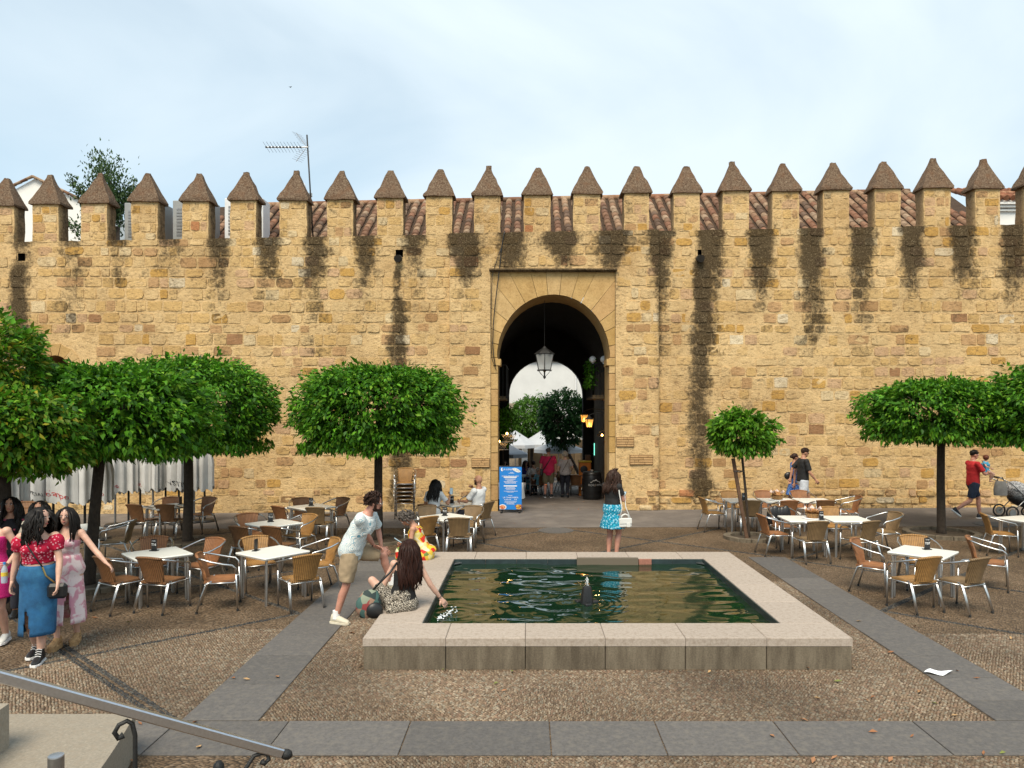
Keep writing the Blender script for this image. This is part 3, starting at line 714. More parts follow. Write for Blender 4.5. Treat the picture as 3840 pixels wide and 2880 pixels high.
tp = [(.23, .135, .085), (.26, .165, .105), (.20, .11, .07), (.28, .19, .125), (.16, .088, .058), (.22, .112, .07), (.13, .085, .06), (.29, .205, .14)]
def tile(mb, x, t0, t1, rr, w=.105):
    n = 6; c = rr.choice(tp); k = rr.uniform(.8, 1.12); c = tuple(q*k for q in c); dx = rr.uniform(-.012, .012); b = len(mb.v); dz = rr.uniform(0, .015)
    for t, ww, up in ((t0, w, .045), (t1, w*.84, .008)):
        for i in range(n+1):
            a = math.pi*i/n; mb.v.append(((x+dx-ww*math.cos(a))*K, (EY+(RYY-EY)*t)*K, (roofz(x, t)+up+dz+ww*.95*math.sin(a))*K)); mb.c.append(c)
    for i in range(n): mb.f.append((b+i, b+i+1, b+n+2+i, b+n+1+i))
    mb.v += [((x+dx)*K, (EY+(RYY-EY)*t0+.001)*K, (roofz(x, t0)+.02)*K)]; mb.c.append((.03, .02, .015))
    for i in range(n): mb.f.append((b+i, len(mb.v)-1, b+i+1))
tl = []; x = RX0+.1
while x < RX1:
    for k in range(13):
        t0 = k/13; tmin = max(0, (x-12.2)/1.9); tmin = 0
        if x > 12.3 and t0 > 1-(x-12.3)/1.6: continue
        if x < -9.0 and t0 > .62: continue
        tl.append((x, t0-.03, t0+.098))
    x += .30
vis = lambda q: min(abs(q[0]*19/(20.4+3*q[1])-g) for g in GAP) < .3
tl.sort(key=lambda q: (not vis(q), abs(q[0]-1.5)))
mbs = MB(); rr = random.Random(9)
for i, q in enumerate(tl):
    if i < 300: mb = MB(); tile(mb, *q, rr); rb('roof_tile', mb, m_tile, smooth=50)
    else: tile(mbs, *q, rr)
o = rb('roof_tiling', mbs, m_tile, smooth=50); o['kind'] = 'stuff'
x = -9
while x < 12.2:
    mb = MB(); c = rr.choice(tp); n = 6
    mb.tube([(x*K, RYY*K, (roofz(x, 1)+.02)*K), ((x+.44)*K, RYY*K, (roofz(x+.44, 1)+.03)*K)], [.10*K, .088*K], 10); mb.c = [(c[0]*1.1, c[1]*1.05, c[2])]*len(mb.v)
    rb('ridge_tile', mb, m_tile, smooth=60); x += .42
# air-conditioning cabinets
m_ac = M('grey_cabinet', (.30, .31, .31), .6, .08, 4); m_acw = M('white_cabinet', (.72, .73, .74), .5, .05, 4)
def unit(x, y, z, w, d, h, mat, label, nm='air_conditioner'):
    t = empty(nm, (x*K, y*K, z*K), 0, label, 'air conditioner', 'air conditioners on the roof')
    mb = MB(); mb.box((0, 0, h*K/2), (w*K, d*K, h*K), bev=.015); mb.build('casing', mat, t)
    mb = MB()
    for j in range(9): mb.box((0, -d*K/2-.006, h*K*(.15+.08*j)), (w*K*.8, .012, h*K*.05))
    mb.build('grille', m_alud, t)
    mb = MB(); mb.box((0, 0, -.2), (w*K*.9, d*K*.8, .4)); mb.build('stand', m_iron, t)
unit(-10.95, 20.75, 7.45, 1.12, .55, 1.12, m_ac, 'tall grey cabinet behind the merlon beside the olive tree')
unit(-9.57, 20.75, 7.48, 1.12, .55, 1.16, m_ac, 'tall grey cabinet behind the merlon between two others')
unit(-8.1, 20.75, 7.5, 1.1, .55, 1.2, m_acw, 'tall pale cabinet behind the merlon next to the antenna')
unit(-10.25, 21.6, 8.22, .55, .4, .45, m_acw, 'small white air conditioner on the tiles between two grey cabinets')
# antenna
ant = empty('television_antenna', (-6.27*K, 20.8*K, 7.5*K), 0, 'thin mast with a comb shaped television antenna above the merlons', 'antenna')
zz = lambda s: (2.6+(1545-s)*.00773-7.5)*K
mb = MB(); mb.tube([(.06, 0, 0), (-.13*K, 0, zz(506))], .024, 8); mb.build('mast', m_iron, ant, 180)
bz = zz(554); mb = MB(); mb.tube([(-.1, -.04, bz), (-1.22*K, -.25, bz-.07*K)], .016, 6); mb.build('boom', m_alu, ant)
for i in range(11):
    t = .18+.082*i; c = Vector((-.1, -.04, bz)).lerp(Vector((-1.22*K, -.25, bz-.07*K)), t); mb = MB()
    mb.tube([c+V(-.07, -.1, .13), c, c+V(.07, .1, -.13)], .0045, 5); mb.box(c, (.06, .04, .04)); mb.build('director', m_iron, ant)
for s in (1, -1):
    mb = MB()
    for i in range(7):
        c = Vector((-.13, -.05, bz))+Vector((-.30, 0, s*.42))*(.2+i*.13); mb.tube([c+V(.10, .17, 0), c-V(.10, .17, 0)], .004, 4)
    mb.tube([(-.13, -.05, bz), (-.46, -.05, bz+s*.45)], .008, 5); mb.build('reflector', m_alud, ant)
dish = empty('satellite_dish', (-6.42*K, 20.8*K, 8.95*K), R(-70), 'grey satellite dish seen edge on beside the antenna mast', 'satellite dish')
mb = MB(); pr = [(.02, .0), (.12, .012), (.22, .045), (.26, .075)]; mb.lathe([(a, b) for a, b in pr]+[(.26, .068), (.2, .025), (.02, -.02)], 20)
mb.v = [(p[0], -p[2]*1.0, p[1]*1.15) for p in mb.v]; mb.build('bowl', m_acw, dish, 60)
mb = MB(); mb.tube([(0, 0, -.25), (0, -.34, -.05)], .012, 6); mb.box((0, -.35, -.04), (.06, .08, .06)); mb.build('feed_arm', m_alud, dish)
mb = MB(); mb.box((0, .08, -.05), (.08, .2, .1)); mb.build('bracket', m_alud, dish)
# white house at the left and its neighbour at the right
wh = empty('white_house', P(-14.5, 27, 0), 0, 'white gabled house behind the wall with a tile edged roof', 'house')
sw = lambda sxx, D: (sxx-1979)/2691*D
pts_ = [(-40, 750), (52, 713), (128, 671), (299, 752), (330, 1000), (-60, 1000)]
mb = MB(); mb.prism([(sw(a, 27)*K-wh.location.x, (2.6+(1545-b)*27/2691)*K-wh.location.z) for a, b in pts_], 0, 3.5); mb.build('gable_wall', m_whitewash, wh)
mb = MB(); rr = random.Random(3)
for (a, b), (c, d) in (((-60, 760), (128, 671)), ((128, 671), (305, 755))):
    n = 9
    for i in range(n):
        p0, p1 = (a+(c-a)*i/n, b+(d-b)*i/n-6), (a+(c-a)*(i+1)/n, b+(d-b)*(i+1)/n-6); f = lambda p: (sw(p[0], 27)*K-wh.location.x, -.1, (2.6+(1545-p[1])*27/2691)*K-wh.location.z)
        t = MB(); q0, q1 = f(p0), f(p1); t.tube([(q0[0], -.1, q0[2]+.01), (q1[0], -.1, q1[2]+.0)], [.055, .065], 8); t.tube([(q0[0], 1.7, q0[2]), (q1[0], 1.7, q1[2])], [.05, .05], 6); cc = rr.choice(tp); t.c = [cc]*len(t.v); t.build('verge_tile', m_tile, wh, 60)
nb = empty('corner_house', P(17.6, 26, 0), 0, 'house corner with a white cornice and red tiles at the far right of the wall', 'house')
zz = lambda s: (2.6+(1545-s)*26/2691)*K-nb.location.z
mb = MB(); mb.box((.5, 1.5, zz(900)), (3.4, 3, 3.2)); mb.build('upper_wall', m_whitewash, nb)
for k, (s, e) in enumerate(((790, .10), (778, .18), (768, .26))):
    mb = MB(); mb.box((.5, 1.5, zz(s)), (3.4+2*e, 3+2*e, .09), bev=.01); mb.build('cornice', m_whitewash, nb)
for i in range(16):
    for k in range(5):
        mb = MB(); x_ = -1.55+i*.26; c = rr.choice(tp[:6]); t0 = k*.36-.35; mb.tube([(x_, t0, zz(752)+k*.17), (x_+.01, t0+.42, zz(752)+k*.17+.2)], [.11, .095], 8); mb.c = [(c[0]*1.1, c[1]*.85, c[2]*.75)]*len(mb.v)
        mb.build('roof_tile', m_tile, nb, 60)
# ------------------------------------------------------------------ fountain
FX, FX_, FYN, FYF = -1.667, 3.28, 7.236, 11.69      # outer edges
IX, IX_, IYN, IYF = -1.14, 2.73, 7.75, 11.17        # pool edges
RZ, WZ = .322, .232
fo = empty('fountain', P(.8, 9.46, 0), 0, 'low square granite fountain pool with a pinkish stone rim', 'fountain'); fof = -fo.location
def fb(name, mb, mat, smooth=None): return mb.build(name, mat, fo, smooth, fof)
def rim(poly, z0=RZ-.085, z1=RZ):
    cx = sum(p[0] for p in poly)/4; cy = sum(p[1] for p in poly)/4; g = .002
    q = [(p[0]-math.copysign(g, p[0]-cx), p[1]-math.copysign(g, p[1]-cy)) for p in poly]
    mb = MB(); dz = rnd.uniform(-.0015, .0015); e = .006
    q2 = [(p[0]-math.copysign(e, p[0]-cx), p[1]-math.copysign(e, p[1]-cy)) for p in q]
    vs = [(p[0]*K, p[1]*K, z0*K) for p in q]+[(p[0]*K, p[1]*K, (z1-e+dz)*K) for p in q]+[(p[0]*K, p[1]*K, (z1+dz)*K) for p in q2]
    mb.add(vs, [(3, 2, 1, 0), (8, 9, 10, 11)]+[(i, (i+1) % 4, (i+1) % 4+4, i+4) for i in range(4)]+[(i+4, (i+1) % 4+4, (i+1) % 4+8, i+8) for i in range(4)])
    fb('rim_slab', mb, m_granite)
jf = [FX, -.828, -.024, .783, 1.592, 2.412, FX_]
for i, (a, b) in enumerate(zip(jf, jf[1:])):
    rim([(a, FYN), (b, FYN), (b, IYN), (a, IYN)])
    rim([(a, IYF), (b, IYF), (b, FYF), (a, FYF)])
jy = [IYN, 8.62, 9.46, 10.3, IYF]
for a, b in zip(jy, jy[1:]): rim([(FX, a), (IX, a), (IX, b), (FX, b)]); rim([(IX_, a), (FX_, a), (FX_, b), (IX_, b)])
for (a, b) in zip([FX+.006]+jf[1:-1]+[FX_-.006], jf[1:-1]+[FX_-.006]):
    for y in (FYN+.066, FYF-.066):
        mb = MB(); mb.box(((a+b)/2*K, y*K, .115*K), ((b-a)*K-.008, .12*K, .245*K), bev=.006); fb('base_panel', mb, m_panel)
for (a, b) in zip([FYN+.13]+jy[1:-1]+[FYF-.13], jy[1:-1]+[FYF-.13]):
    for x in (FX+.066, FX_-.066):
        mb = MB(); mb.box((x*K, (a+b)/2*K, .115*K), (.12*K, (b-a)*K-.008, .245*K), bev=.006); fb('base_panel', mb, m_panel)
def inner(name, x0, x1, y0, y1, z0, z1, mat):
    mb = MB(); mb.box(((x0+x1)/2*K, (y0+y1)/2*K, (z0+z1)/2*K), ((x1-x0)*K-.004, (y1-y0)*K-.004 if y1-y0 > .1 else (y1-y0)*K, (z1-z0)*K), bev=.003); fb(name, mb, mat)
xs_ = lin(IX, IX_, 9)
for a, b in zip(xs_, xs_[1:]):
    inner('pool_tile', a, b, IYF-.015, IYF+.03, .03, RZ-.012, m_tileblue); inner('pool_tile', a, b, IYN-.03, IYN+.012, .03, RZ-.012, m_tileblue)
for a, b in zip(jy, jy[1:]): inner('pool_tile', IX-.03, IX+.012, a, b, .03, RZ-.012, m_tileblue); inner('pool_tile', IX_-.012, IX_+.03, a, b, .03, RZ-.012, m_tileblue)
mb = MB(); mb.box(((IX+IX_)/2*K, (IYN+IYF)/2*K, .02*K), ((IX_-IX)*K, (IYF-IYN)*K, .02*K)); fb('pool_floor', mb, m_tileblue)
mb = MB()
for x, s in ((IX, 1), (IX_, -1)):
    for y, t in ((IYN, 1), (IYF, -1)):
        mb2 = MB(); mb2.slab([(x*K, y*K), ((x+s*.13)*K, y*K), (x*K, (y+t*.13)*K)], (WZ+.018)*K, (WZ+.03)*K); fb('corner_plate', mb2, m_alud)
# overflow grating on the far side: a punched metal sheet
m_grate, N, L, b_ = new_mat('punched_grating'); v_ = coord(N, L, scale=(34, 34, 34)); t_ = N.new('ShaderNodeTexVoronoi'); t_.inputs['Randomness'].default_value = 0; L.new(v_, t_.inputs['Vector'])
L.new(ramp_n(N, L, t_.outputs['Distance'], [(.33, (.02, .017, .013)), (.42, (.13, .105, .075))]), b_.inputs['Base Color']); b_.inputs['Roughness'].default_value = .7
mb = MB(); mb.box((1.235*K, (IYF-.05)*K, .285*K), (.95*K, .06*K, .115*K), bev=.004); fb('grating', mb, m_grate)
m_reds = M('red_granite', (.30, .13, .09), .8, .2, 30); mb = MB(); mb.box((1.82*K, (IYF-.035)*K, .275*K), (.2*K, .03*K, .09*K), bev=.004); fb('red_block', mb, m_reds)
nzl = (.735, 8.9)
mb = MB(); mb.lathe([(.10, .02), (.088, .22), (.058, WZ+.185), (.05, WZ+.205), (.02, WZ+.212)], 8, (nzl[0], nzl[1], 0)); mb.v = [tuple(q*K for q in p) for p in mb.v]; fb('nozzle', mb, m_black, 30)
for x_, y_ in ((-.1, .06), (.1, .04), (0, -.1)):
    mb = MB(); mb.box(((nzl[0]+x_)*K, (nzl[1]+y_)*K, (WZ-.01)*K), (.09, .09, .07), rz=.4, bev=.01); fb('nozzle_foot', mb, m_black)
m_jet, N, L, b_ = new_mat('falling_water'); b_.inputs['Base Color'].default_value = (.9, .93, .95, 1); b_.inputs['Roughness'].default_value = .08; b_.inputs['Transmission Weight'].default_value = .6; b_.inputs['IOR'].default_value = 1.33
mb = MB(); mb.tube([(nzl[0]*K, nzl[1]*K, (WZ+.21)*K), ((nzl[0]+.004)*K, nzl[1]*K, (WZ+.26)*K), (nzl[0]*K, nzl[1]*K, (WZ+.32)*K)], [.008, .014, .008], 8)
for i in range(12): a = i*2.4; mb.ell(((nzl[0]+.02*math.cos(a))*K, (nzl[1]+.02*math.sin(a))*K, (WZ+.22+.008*i)*K), (.006, .006, .009), 6, 4)
o = mb.build('water_jet', m_jet, smooth=180); tag(o, 'small bubbling water jet on the black nozzle of the pool', 'water jet')
# water surface
m_water, N, L, b_ = new_mat('pool_water'); b_.inputs['Base Color'].default_value = (.006, .022, .010, 1); b_.inputs['Roughness'].default_value = .012; b_.inputs['IOR'].default_value = 1.55
p_ = wpos(N); mp_ = N.new('ShaderNodeMapping'); mp_.inputs['Scale'].default_value = (1.0, 1.9, 1); L.new(p_, mp_.inputs[0])
bump_n(N, L, b_, noise_n(N, L, mp_.outputs[0], 2.4, 2, .5, .5), .03, .04)
hp = (-.86, 8.42)
nx, ny = 230, 230; vs = np.zeros((ny, nx, 3)); X = np.linspace(IX-.02, IX_+.02, nx)[None, :]*K; Y = np.linspace(IYN-.02, IYF+.02, ny)[:, None]*K
Z = np.zeros((ny, nx)); rg = np.random.default_rng(8)
for i in range(34):
    a = rg.normal(np.pi/2, .38); lam = rg.uniform(.14, .75); Z += .0034*lam*np.sin((X*np.cos(a)+Y*np.sin(a))*2*np.pi/lam+rg.uniform(0, 6.28)+.9*np.sin(X*1.1+i)+.7*np.sin(Y*1.7+2*i))
env = .36+1.0*np.exp(-(((X/K-.25)/.6)**2))+.35*np.exp(-(((X/K-2.3)/.6)**2)); Z *= env
d = np.hypot(X-hp[0]*K, Y-hp[1]*K); Z += .0028*np.sin(d*2*np.pi/.14+1.3*np.sin(X*3))*np.exp(-d*2.1)
d = np.hypot(X-nzl[0]*K, Y-nzl[1]*K); Z += .004*np.sin(d*2*np.pi/.09)*np.exp(-d*2.8)
vs[:, :, 0] = X; vs[:, :, 1] = Y; vs[:, :, 2] = Z+WZ*K
ii = (np.arange(ny-1)[:, None]*nx+np.arange(nx-1)[None]).ravel(); f = np.stack([ii, ii+1, ii+nx+1, ii+nx], 1)
tag(put('water', fast_mesh('water', vs.reshape(-1, 3), f, m_water, smooth=True)), kind='structure')
m_foam = M('splash', (.75, .80, .84), .2, .1, 40)
mb = MB(); rr = random.Random(4)
for i in range(70):
    t = rr.random(); mb.ell(((hp[0]-.02-.14*t+rr.gauss(0, .022))*K, (hp[1]-.0-.22*t+rr.gauss(0, .03))*K, (WZ+.006+.09*(1-t)*rr.random())*K), (rr.uniform(.005, .014), rr.uniform(.005, .016), rr.uniform(.003, .009)), 6, 4)
tag(mb.build('splash', m_foam, smooth=180), kind='stuff')

# ------------------------------------------------------------------ trees
def leaves(name, centre, pts, outs, rg, size, pal, parent, mat=None, droop=.45):
    n = len(pts); d = outs+rg.normal(0, .55, (n, 3)); d[:, 2] -= droop; d /= np.linalg.norm(d, axis=1)[:, None]
    s = np.cross(d, rg.normal(0, 1, (n, 3))+np.array([0, 0, 1.6])); s /= np.linalg.norm(s, axis=1)[:, None]; up = np.cross(s, d)
    l = (size*rg.uniform(.65, 1.25, n))[:, None]; w = l*rg.uniform(.19, .27, n)[:, None]
    v = np.zeros((n, 6, 3)); v[:, 0] = pts; v[:, 1] = pts+d*l*.42+s*w+up*w*.35; v[:, 2] = pts+d*l-up*l*.10; v[:, 3] = pts+d*l*.42-s*w+up*w*.35; v[:, 4] = pts+d*l*.45; v[:, 5] = v[:, 4]
    f = np.array([[0, 4, 1], [1, 4, 2], [0, 3, 4], [4, 3, 2]]); v = v[:, :5]
    F = (np.arange(n)[:, None, None]*5+f[None]).reshape(-1, 3)
    p = np.array(pal); c = p[rg.integers(0, len(p), n)]*rg.uniform(.7, 1.35, (n, 1)); c = np.repeat(c, 5, 0)
    me = fast_mesh(name, v.reshape(-1, 3), F, mat or m_leaf, c); return put(name, me, parent)
GREEN = [(.062, .195, .010), (.082, .24, .012), (.046, .145, .011), (.105, .275, .015), (.066, .20, .013), (.03, .10, .012), (.15, .29, .02)]
def crown_pts(rg, n, R_, H0, H1, lump, cx=0, cy=0, inner=.0, ex=3.0, lobes=()):
    """points through a clipped, cushion-shaped crown, gathered in sprays"""
    m = n//11; d = rg.normal(0, 1, (m, 3)); d[:, 2] *= .8; d /= np.linalg.norm(d, axis=1)[:, None]
    hz = (H1-H0)/2; rr = (np.abs(d[:, 0]/R_)**2+np.abs(d[:, 1]/R_)**2)**(ex/2)+np.abs(d[:, 2]/hz)**ex; rad = rr**(-1/ex)
    ph = rg.uniform(0, 6, 6); th = np.arctan2(d[:, 1], d[:, 0])
    rad *= 1+lump*(np.sin(3*th+ph[0])+.8*np.sin(5*th+ph[1]+4*d[:, 2])+.7*np.sin(9*d[:, 2]+ph[2]+2*th))/2.2
    k = 1-np.abs(rg.normal(0, .16, m)); k = np.clip(k, inner, 1.05); c = d*(rad*k)[:, None]
    gap = np.sin(c[:, 0]*6.5+ph[3])*np.sin(c[:, 1]*6.5+ph[4])*np.sin(c[:, 2]*8+ph[5]); kp = gap > -.42; c, d = c[kp], d[kp]; m = len(c)
    sh = rg.random(m) < .06; c[sh] *= rg.uniform(1.03, 1.17, (sh.sum(), 1))
    p = np.repeat(c, 12, 0)+rg.normal(0, .060, (m*12, 3)); o = np.repeat(d, 12, 0)
    p[:, 2] += (H0+H1)/2; p[:, 0] += cx; p[:, 1] += cy; return p, o
def trunk(root, pts, rs, branches, h0, rr, spread, top):
    mb = MB(); pp = [Vector(p)+Vector((rr.uniform(-.012, .012), rr.uniform(-.012, .012), 0)) for p in pts]; mb.tube(pp, rs, 10)
    e = pp[-1]; r0 = rs[-1]
    for i in range(branches):
        a = 2*math.pi*i/branches+rr.uniform(-.3, .3); q = e+V(math.cos(a)*spread*.45, math.sin(a)*spread*.45, (top-e.z)*.35+rr.uniform(-.05, .1)); w = e+V(math.cos(a)*spread*.85, math.sin(a)*spread*.85, (top-e.z)*.6+rr.uniform(-.15, .2))
        mb.tube([e-V(0, 0, .08), q, w], [r0*.75, r0*.5, r0*.18], 6)
        for j in range(3): a2 = a+rr.uniform(-.8, .8); mb.tube([q, q+V(math.cos(a2)*spread*.4, math.sin(a2)*spread*.4, rr.uniform(.05, .45))], [r0*.3, r0*.1], 5)
    mb.build('trunk', m_bark, root, 180)
def tree(x, y, R_, H0, H1, n, label, seed, base=None, rt=.085, lump=.07, pal=GREEN, size=.115, group='clipped orange trees in the square', cx=0, cy=0, lobes=(), ex=3.0, name='orange_tree', branches=6):
    rr = random.Random(seed); rg = np.random.default_rng(seed); t = empty(name, P(x, y, 0), 0, label, 'tree', group)
    bx, by = base or (0, 0)
    trunk(t, [(bx, by, -.05), (bx*.9, by*.9, .12), (bx*.55, by*.55, H0*.5), (0, 0, H0+.12)], [rt*1.5, rt*1.1, rt, rt*.95], branches, H0, rr, R_*.8, H1)
    P_, O_ = crown_pts(rg, n, R_, H0, H1, lump, cx, cy, .0, ex)
    for (lx, ly, lz, lr, lh, ln) in lobes:
        p2, o2 = crown_pts(rg, ln, lr, lz-lh/2, lz+lh/2, .12, lx, ly, 0, 2.2); P_ = np.concatenate([P_, p2]); O_ = np.concatenate([O_, o2])
    # oversized filler leaves within, coloured darker for the crown's inner shade
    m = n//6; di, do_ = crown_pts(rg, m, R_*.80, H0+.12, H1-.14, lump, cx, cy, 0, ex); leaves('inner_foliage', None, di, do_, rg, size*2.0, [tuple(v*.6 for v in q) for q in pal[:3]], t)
    # hanging fringe at the hem
    a = rg.uniform(0, 2*np.pi, n//9); q = rg.uniform(.15, 1, n//9)**.5*R_*.93; fr = np.stack([cx+np.cos(a)*q, cy+np.sin(a)*q, H0+rg.uniform(-.08, .14, n//9)+.05*np.sin(a*5)], 1)
    P_ = np.concatenate([P_, fr]); O_ = np.concatenate([O_, np.stack([np.cos(a)*.4, np.sin(a)*.4, -np.ones(n//9)], 1)])
    leaves('crown', None, P_, O_, rg, size, pal, t)
    return t
YEL = GREEN+[(.15, .22, .02), (.26, .24, .02), (.12, .20, .02), (.10, .19, .02)]
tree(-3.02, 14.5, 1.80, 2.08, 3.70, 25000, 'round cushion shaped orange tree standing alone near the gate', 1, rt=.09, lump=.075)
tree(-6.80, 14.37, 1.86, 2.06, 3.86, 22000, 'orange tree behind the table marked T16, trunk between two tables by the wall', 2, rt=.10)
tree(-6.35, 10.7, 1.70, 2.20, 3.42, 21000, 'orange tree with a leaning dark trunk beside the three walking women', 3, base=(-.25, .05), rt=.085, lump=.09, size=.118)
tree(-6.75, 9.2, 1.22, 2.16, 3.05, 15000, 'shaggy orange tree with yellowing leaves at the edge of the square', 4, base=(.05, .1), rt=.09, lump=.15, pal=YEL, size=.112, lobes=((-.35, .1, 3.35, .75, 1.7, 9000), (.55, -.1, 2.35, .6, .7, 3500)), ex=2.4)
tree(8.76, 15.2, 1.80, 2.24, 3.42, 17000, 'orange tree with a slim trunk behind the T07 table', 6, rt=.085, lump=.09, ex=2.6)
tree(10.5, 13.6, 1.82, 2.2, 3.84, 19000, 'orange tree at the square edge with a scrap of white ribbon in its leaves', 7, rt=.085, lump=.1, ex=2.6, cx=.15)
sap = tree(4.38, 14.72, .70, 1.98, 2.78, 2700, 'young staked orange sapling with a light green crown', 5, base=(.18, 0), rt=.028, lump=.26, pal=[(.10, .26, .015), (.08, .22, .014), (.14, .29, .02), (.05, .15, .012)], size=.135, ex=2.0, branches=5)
mb = MB(); mb.tube([(.10, -.12, -.05), (-.22, -.14, 1.78)], .042, 8); mb.build('stake', m_wood, sap)
mb = MB(); mb.tube([(-.20, -.16, 1.50), (-.10, -.2, 1.49), (.04, -.04, 1.50), (-.06, .06, 1.50), (-.2, -.09, 1.5)], .014, 6); mb.build('tie', m_black, sap)
def ring(x, y, r0, label, lift=.07):
    n = 14; t = empty('tree_pit', P(x, y, 0), 0, label, 'tree pit', 'tree pits with stone rings')
    for i in range(n):
        a0, a1 = 2*math.pi*i/n+.012, 2*math.pi*(i+1)/n-.012
        mb = MB(); po = [(math.cos(a0+(a1-a0)*k/3)*r0, math.sin(a0+(a1-a0)*k/3)*r0) for k in range(4)]+[(math.cos(a1-(a1-a0)*k/3)*(r0-.15), math.sin(a1-(a1-a0)*k/3)*(r0-.15)) for k in range(4)]
        mb.slab(po, -.05, lift+rnd.uniform(-.003, .003)); mb.build('kerb_stone', m_step if r0 < .5 else m_panel, t)
    mb = MB(); mb.lathe([(r0-.14, .0), (r0-.14, .012), (.05, .03)], 18); mb.build('soil', m_soil, t)
m_soil = M('bare_soil', (.07, .05, .032), .95, .4, 20, .8, 40)
ring(4.55, 14.72, .56, 'stone ring round the foot of the staked sapling'); ring(8.76, 15.2, .80, 'stone ring round the tree behind the T07 table')
ring(-3.02, 14.5, .68, 'stone ring round the lone tree near the gate', .05); ring(-6.5, 10.75, .66, 'stone ring round the leaning tree by the walking women'); ring(-6.8, 14.37, .6, 'stone ring round the tree behind the T16 table', .04)
mb = MB(); c = P(9.3, 12.4, 2.06)
for i in range(9): a = i*.75; mb.tube([c+V(.10*math.cos(a)-.1, 0, .10*math.sin(a)), c+V(.05*math.cos(a+1), -.03, .06*math.sin(a+1)), c+V(.16*math.cos(a+.7), 0, .11*math.sin(a+.4))], .008, 5)
tag(mb.build('ribbon', m_print, smooth=180), 'scrap of white ribbon caught in the tree at the square edge', 'ribbon')
# olive behind the wall
rg = np.random.default_rng(21); ol = empty('olive_tree', P(-13.9, 24, 0), 0, 'wispy olive tree rising behind the merlons beside the white house', 'tree')
zf = lambda s: (2.6+(1545-s)*24/2691)*K-ol.location.z; xf = lambda s: (s-1979)/2691*24*K-ol.location.x
pp, oo = [], []; mb = MB(); mb.tube([(0, 0, 0), (.1, 0, 5), (.2, 0, zf(850))], [.16, .12, .08], 8)
for (a, b, c_, d_, n, w) in ((395, 900, 385, 600, 1300, .26), (395, 900, 440, 650, 1300, .30), (395, 900, 500, 675, 380, .10), (395, 900, 290, 680, 420, .10), (395, 900, 320, 720, 300, .12), (390, 900, 420, 720, 1200, .34), (395, 950, 285, 850, 420, .14), (395, 900, 470, 720, 500, .16)):
    p0, p1 = Vector((xf(a), 0, zf(b))), Vector((xf(c_), rnd.uniform(-.4, .4), zf(d_))); mb.tube([p0, p0.lerp(p1, .5)+V(0, 0, .1), p1], [.03, .02, .006], 5)
    t = rg.uniform(.25, 1, n)[:, None]; q = np.array(p0)[None]*(1-t)+np.array(p1)[None]*t+rg.normal(0, w, (n, 3))*np.array([1, 1, .9]); pp.append(q); oo.append(np.repeat(np.array([(p1-p0).normalized()]), n, 0))
leaves('crown', None, np.concatenate(pp), np.concatenate(oo), rg, .13, [(.05, .10, .03), (.08, .13, .05), (.035, .07, .025), (.09, .14, .06)], ol, droop=-.1)
mb.build('trunk', m_bark, ol, 180)

# ------------------------------------------------------------------ beyond the gate
m_greywash = M('grey_whitewash', (.66, .67, .67), .9, .06, 1.2, .1, 20, world=True)
bh = empty('courtyard_house', P(1, 42, 0), 0, 'tall plain white house seen through the gate arch', 'house')
mb = MB(); mb.box((0, 1.5, 3.2), (22, 3, 8.2)); mb.build('house_wall', m_greywash, bh)
mb = MB(); mb.tube([(1.95, -.06, -1), (1.95, -.06, 7.2)], .06, 8); mb.build('drainpipe', m_acw, bh, 60)
mb = MB(); mb.box((0, -.04, 7.24), (22, .3, .16), bev=.02); mb.build('eaves', m_whitewash, bh)
gp = empty('stone_gate_pier', P(-.75, 37, 0), 0, 'carved stone pier with a coat of arms block on top', 'gate pier')
zg = lambda s: (2.6+(1545-s)*37/2691)*K-gp.location.z
m_pier = M('carved_stone', (.30, .25, .19), .9, .3, 8, .5, 30)
mb = MB(); mb.box((-.25, 0, zg(1650)/2), (1.1, .8, zg(1650)), bev=.02); mb.build('shaft', m_pier, gp)
for k, s in enumerate((1648, 1632, 1612, 1597)): mb = MB(); mb.box((-.25, 0, zg(s)), (1.14+.06*k, .86+.05*k, .12), bev=.02); mb.build('moulding', m_pier, gp)
mb = MB(); mb.box((-.2, 0, zg(1578)), (.5, .5, .25)); mb.box((-.2, 0, zg(1539)), (.86, .4, .80), bev=.02); mb.build('arms_block', m_pier, gp)
mb = MB(); zc_ = zg(1539); mb.ell((-.2, -.2, zc_), (.2, .06, .27), 12, 8)
for s in (-1, 1):
    for k in range(2): mb.tube([(-.2+s*(.3+.07*math.cos(a)*(1-a/9)), -.21, zc_+(-.2+.4*k)+.1*math.sin(a)*(1-a/9)) for a in [i*.7 for i in range(9)]], .028, 6)
mb.build('shield_relief', m_pier, gp, 180)
def far_tree(x, y, R_, z0, z1, n, label, seed, pal, lean=0):
    rr = random.Random(seed); rg = np.random.default_rng(seed); t = empty('courtyard_tree', P(x, y, 0), 0, label, 'tree', 'trees in the courtyard'); g = gz(x, y)
    trunk(t, [(lean, 0, -.05), (lean*.8, 0, .5), (0, 0, (z0-g)*K+.15)], [.11, .09, .07], 5, 0, rr, R_*K*.7, (z1-g)*K)
    p, o = crown_pts(rg, n, R_*K, (z0-g)*K, (z1-g)*K, .1, ex=2.3); leaves('crown', None, p, o, rg, .16, pal, t)
far_tree(1.5, 30.5, .98, 1.15, 3.5, 11000, 'dark leafy tree just beyond the gate passage', 31, [(.012, .045, .012), (.016, .055, .014), (.02, .07, .018)], .95)
far_tree(.2, 36, 1.0, 1.25, 3.3, 9000, 'bright green feathery tree at the back of the courtyard', 32, [(.07, .17, .02), (.09, .20, .025), (.055, .14, .02)])
m_fab = M('parasol_fabric', (.42, .44, .47), .9, .06, 4)
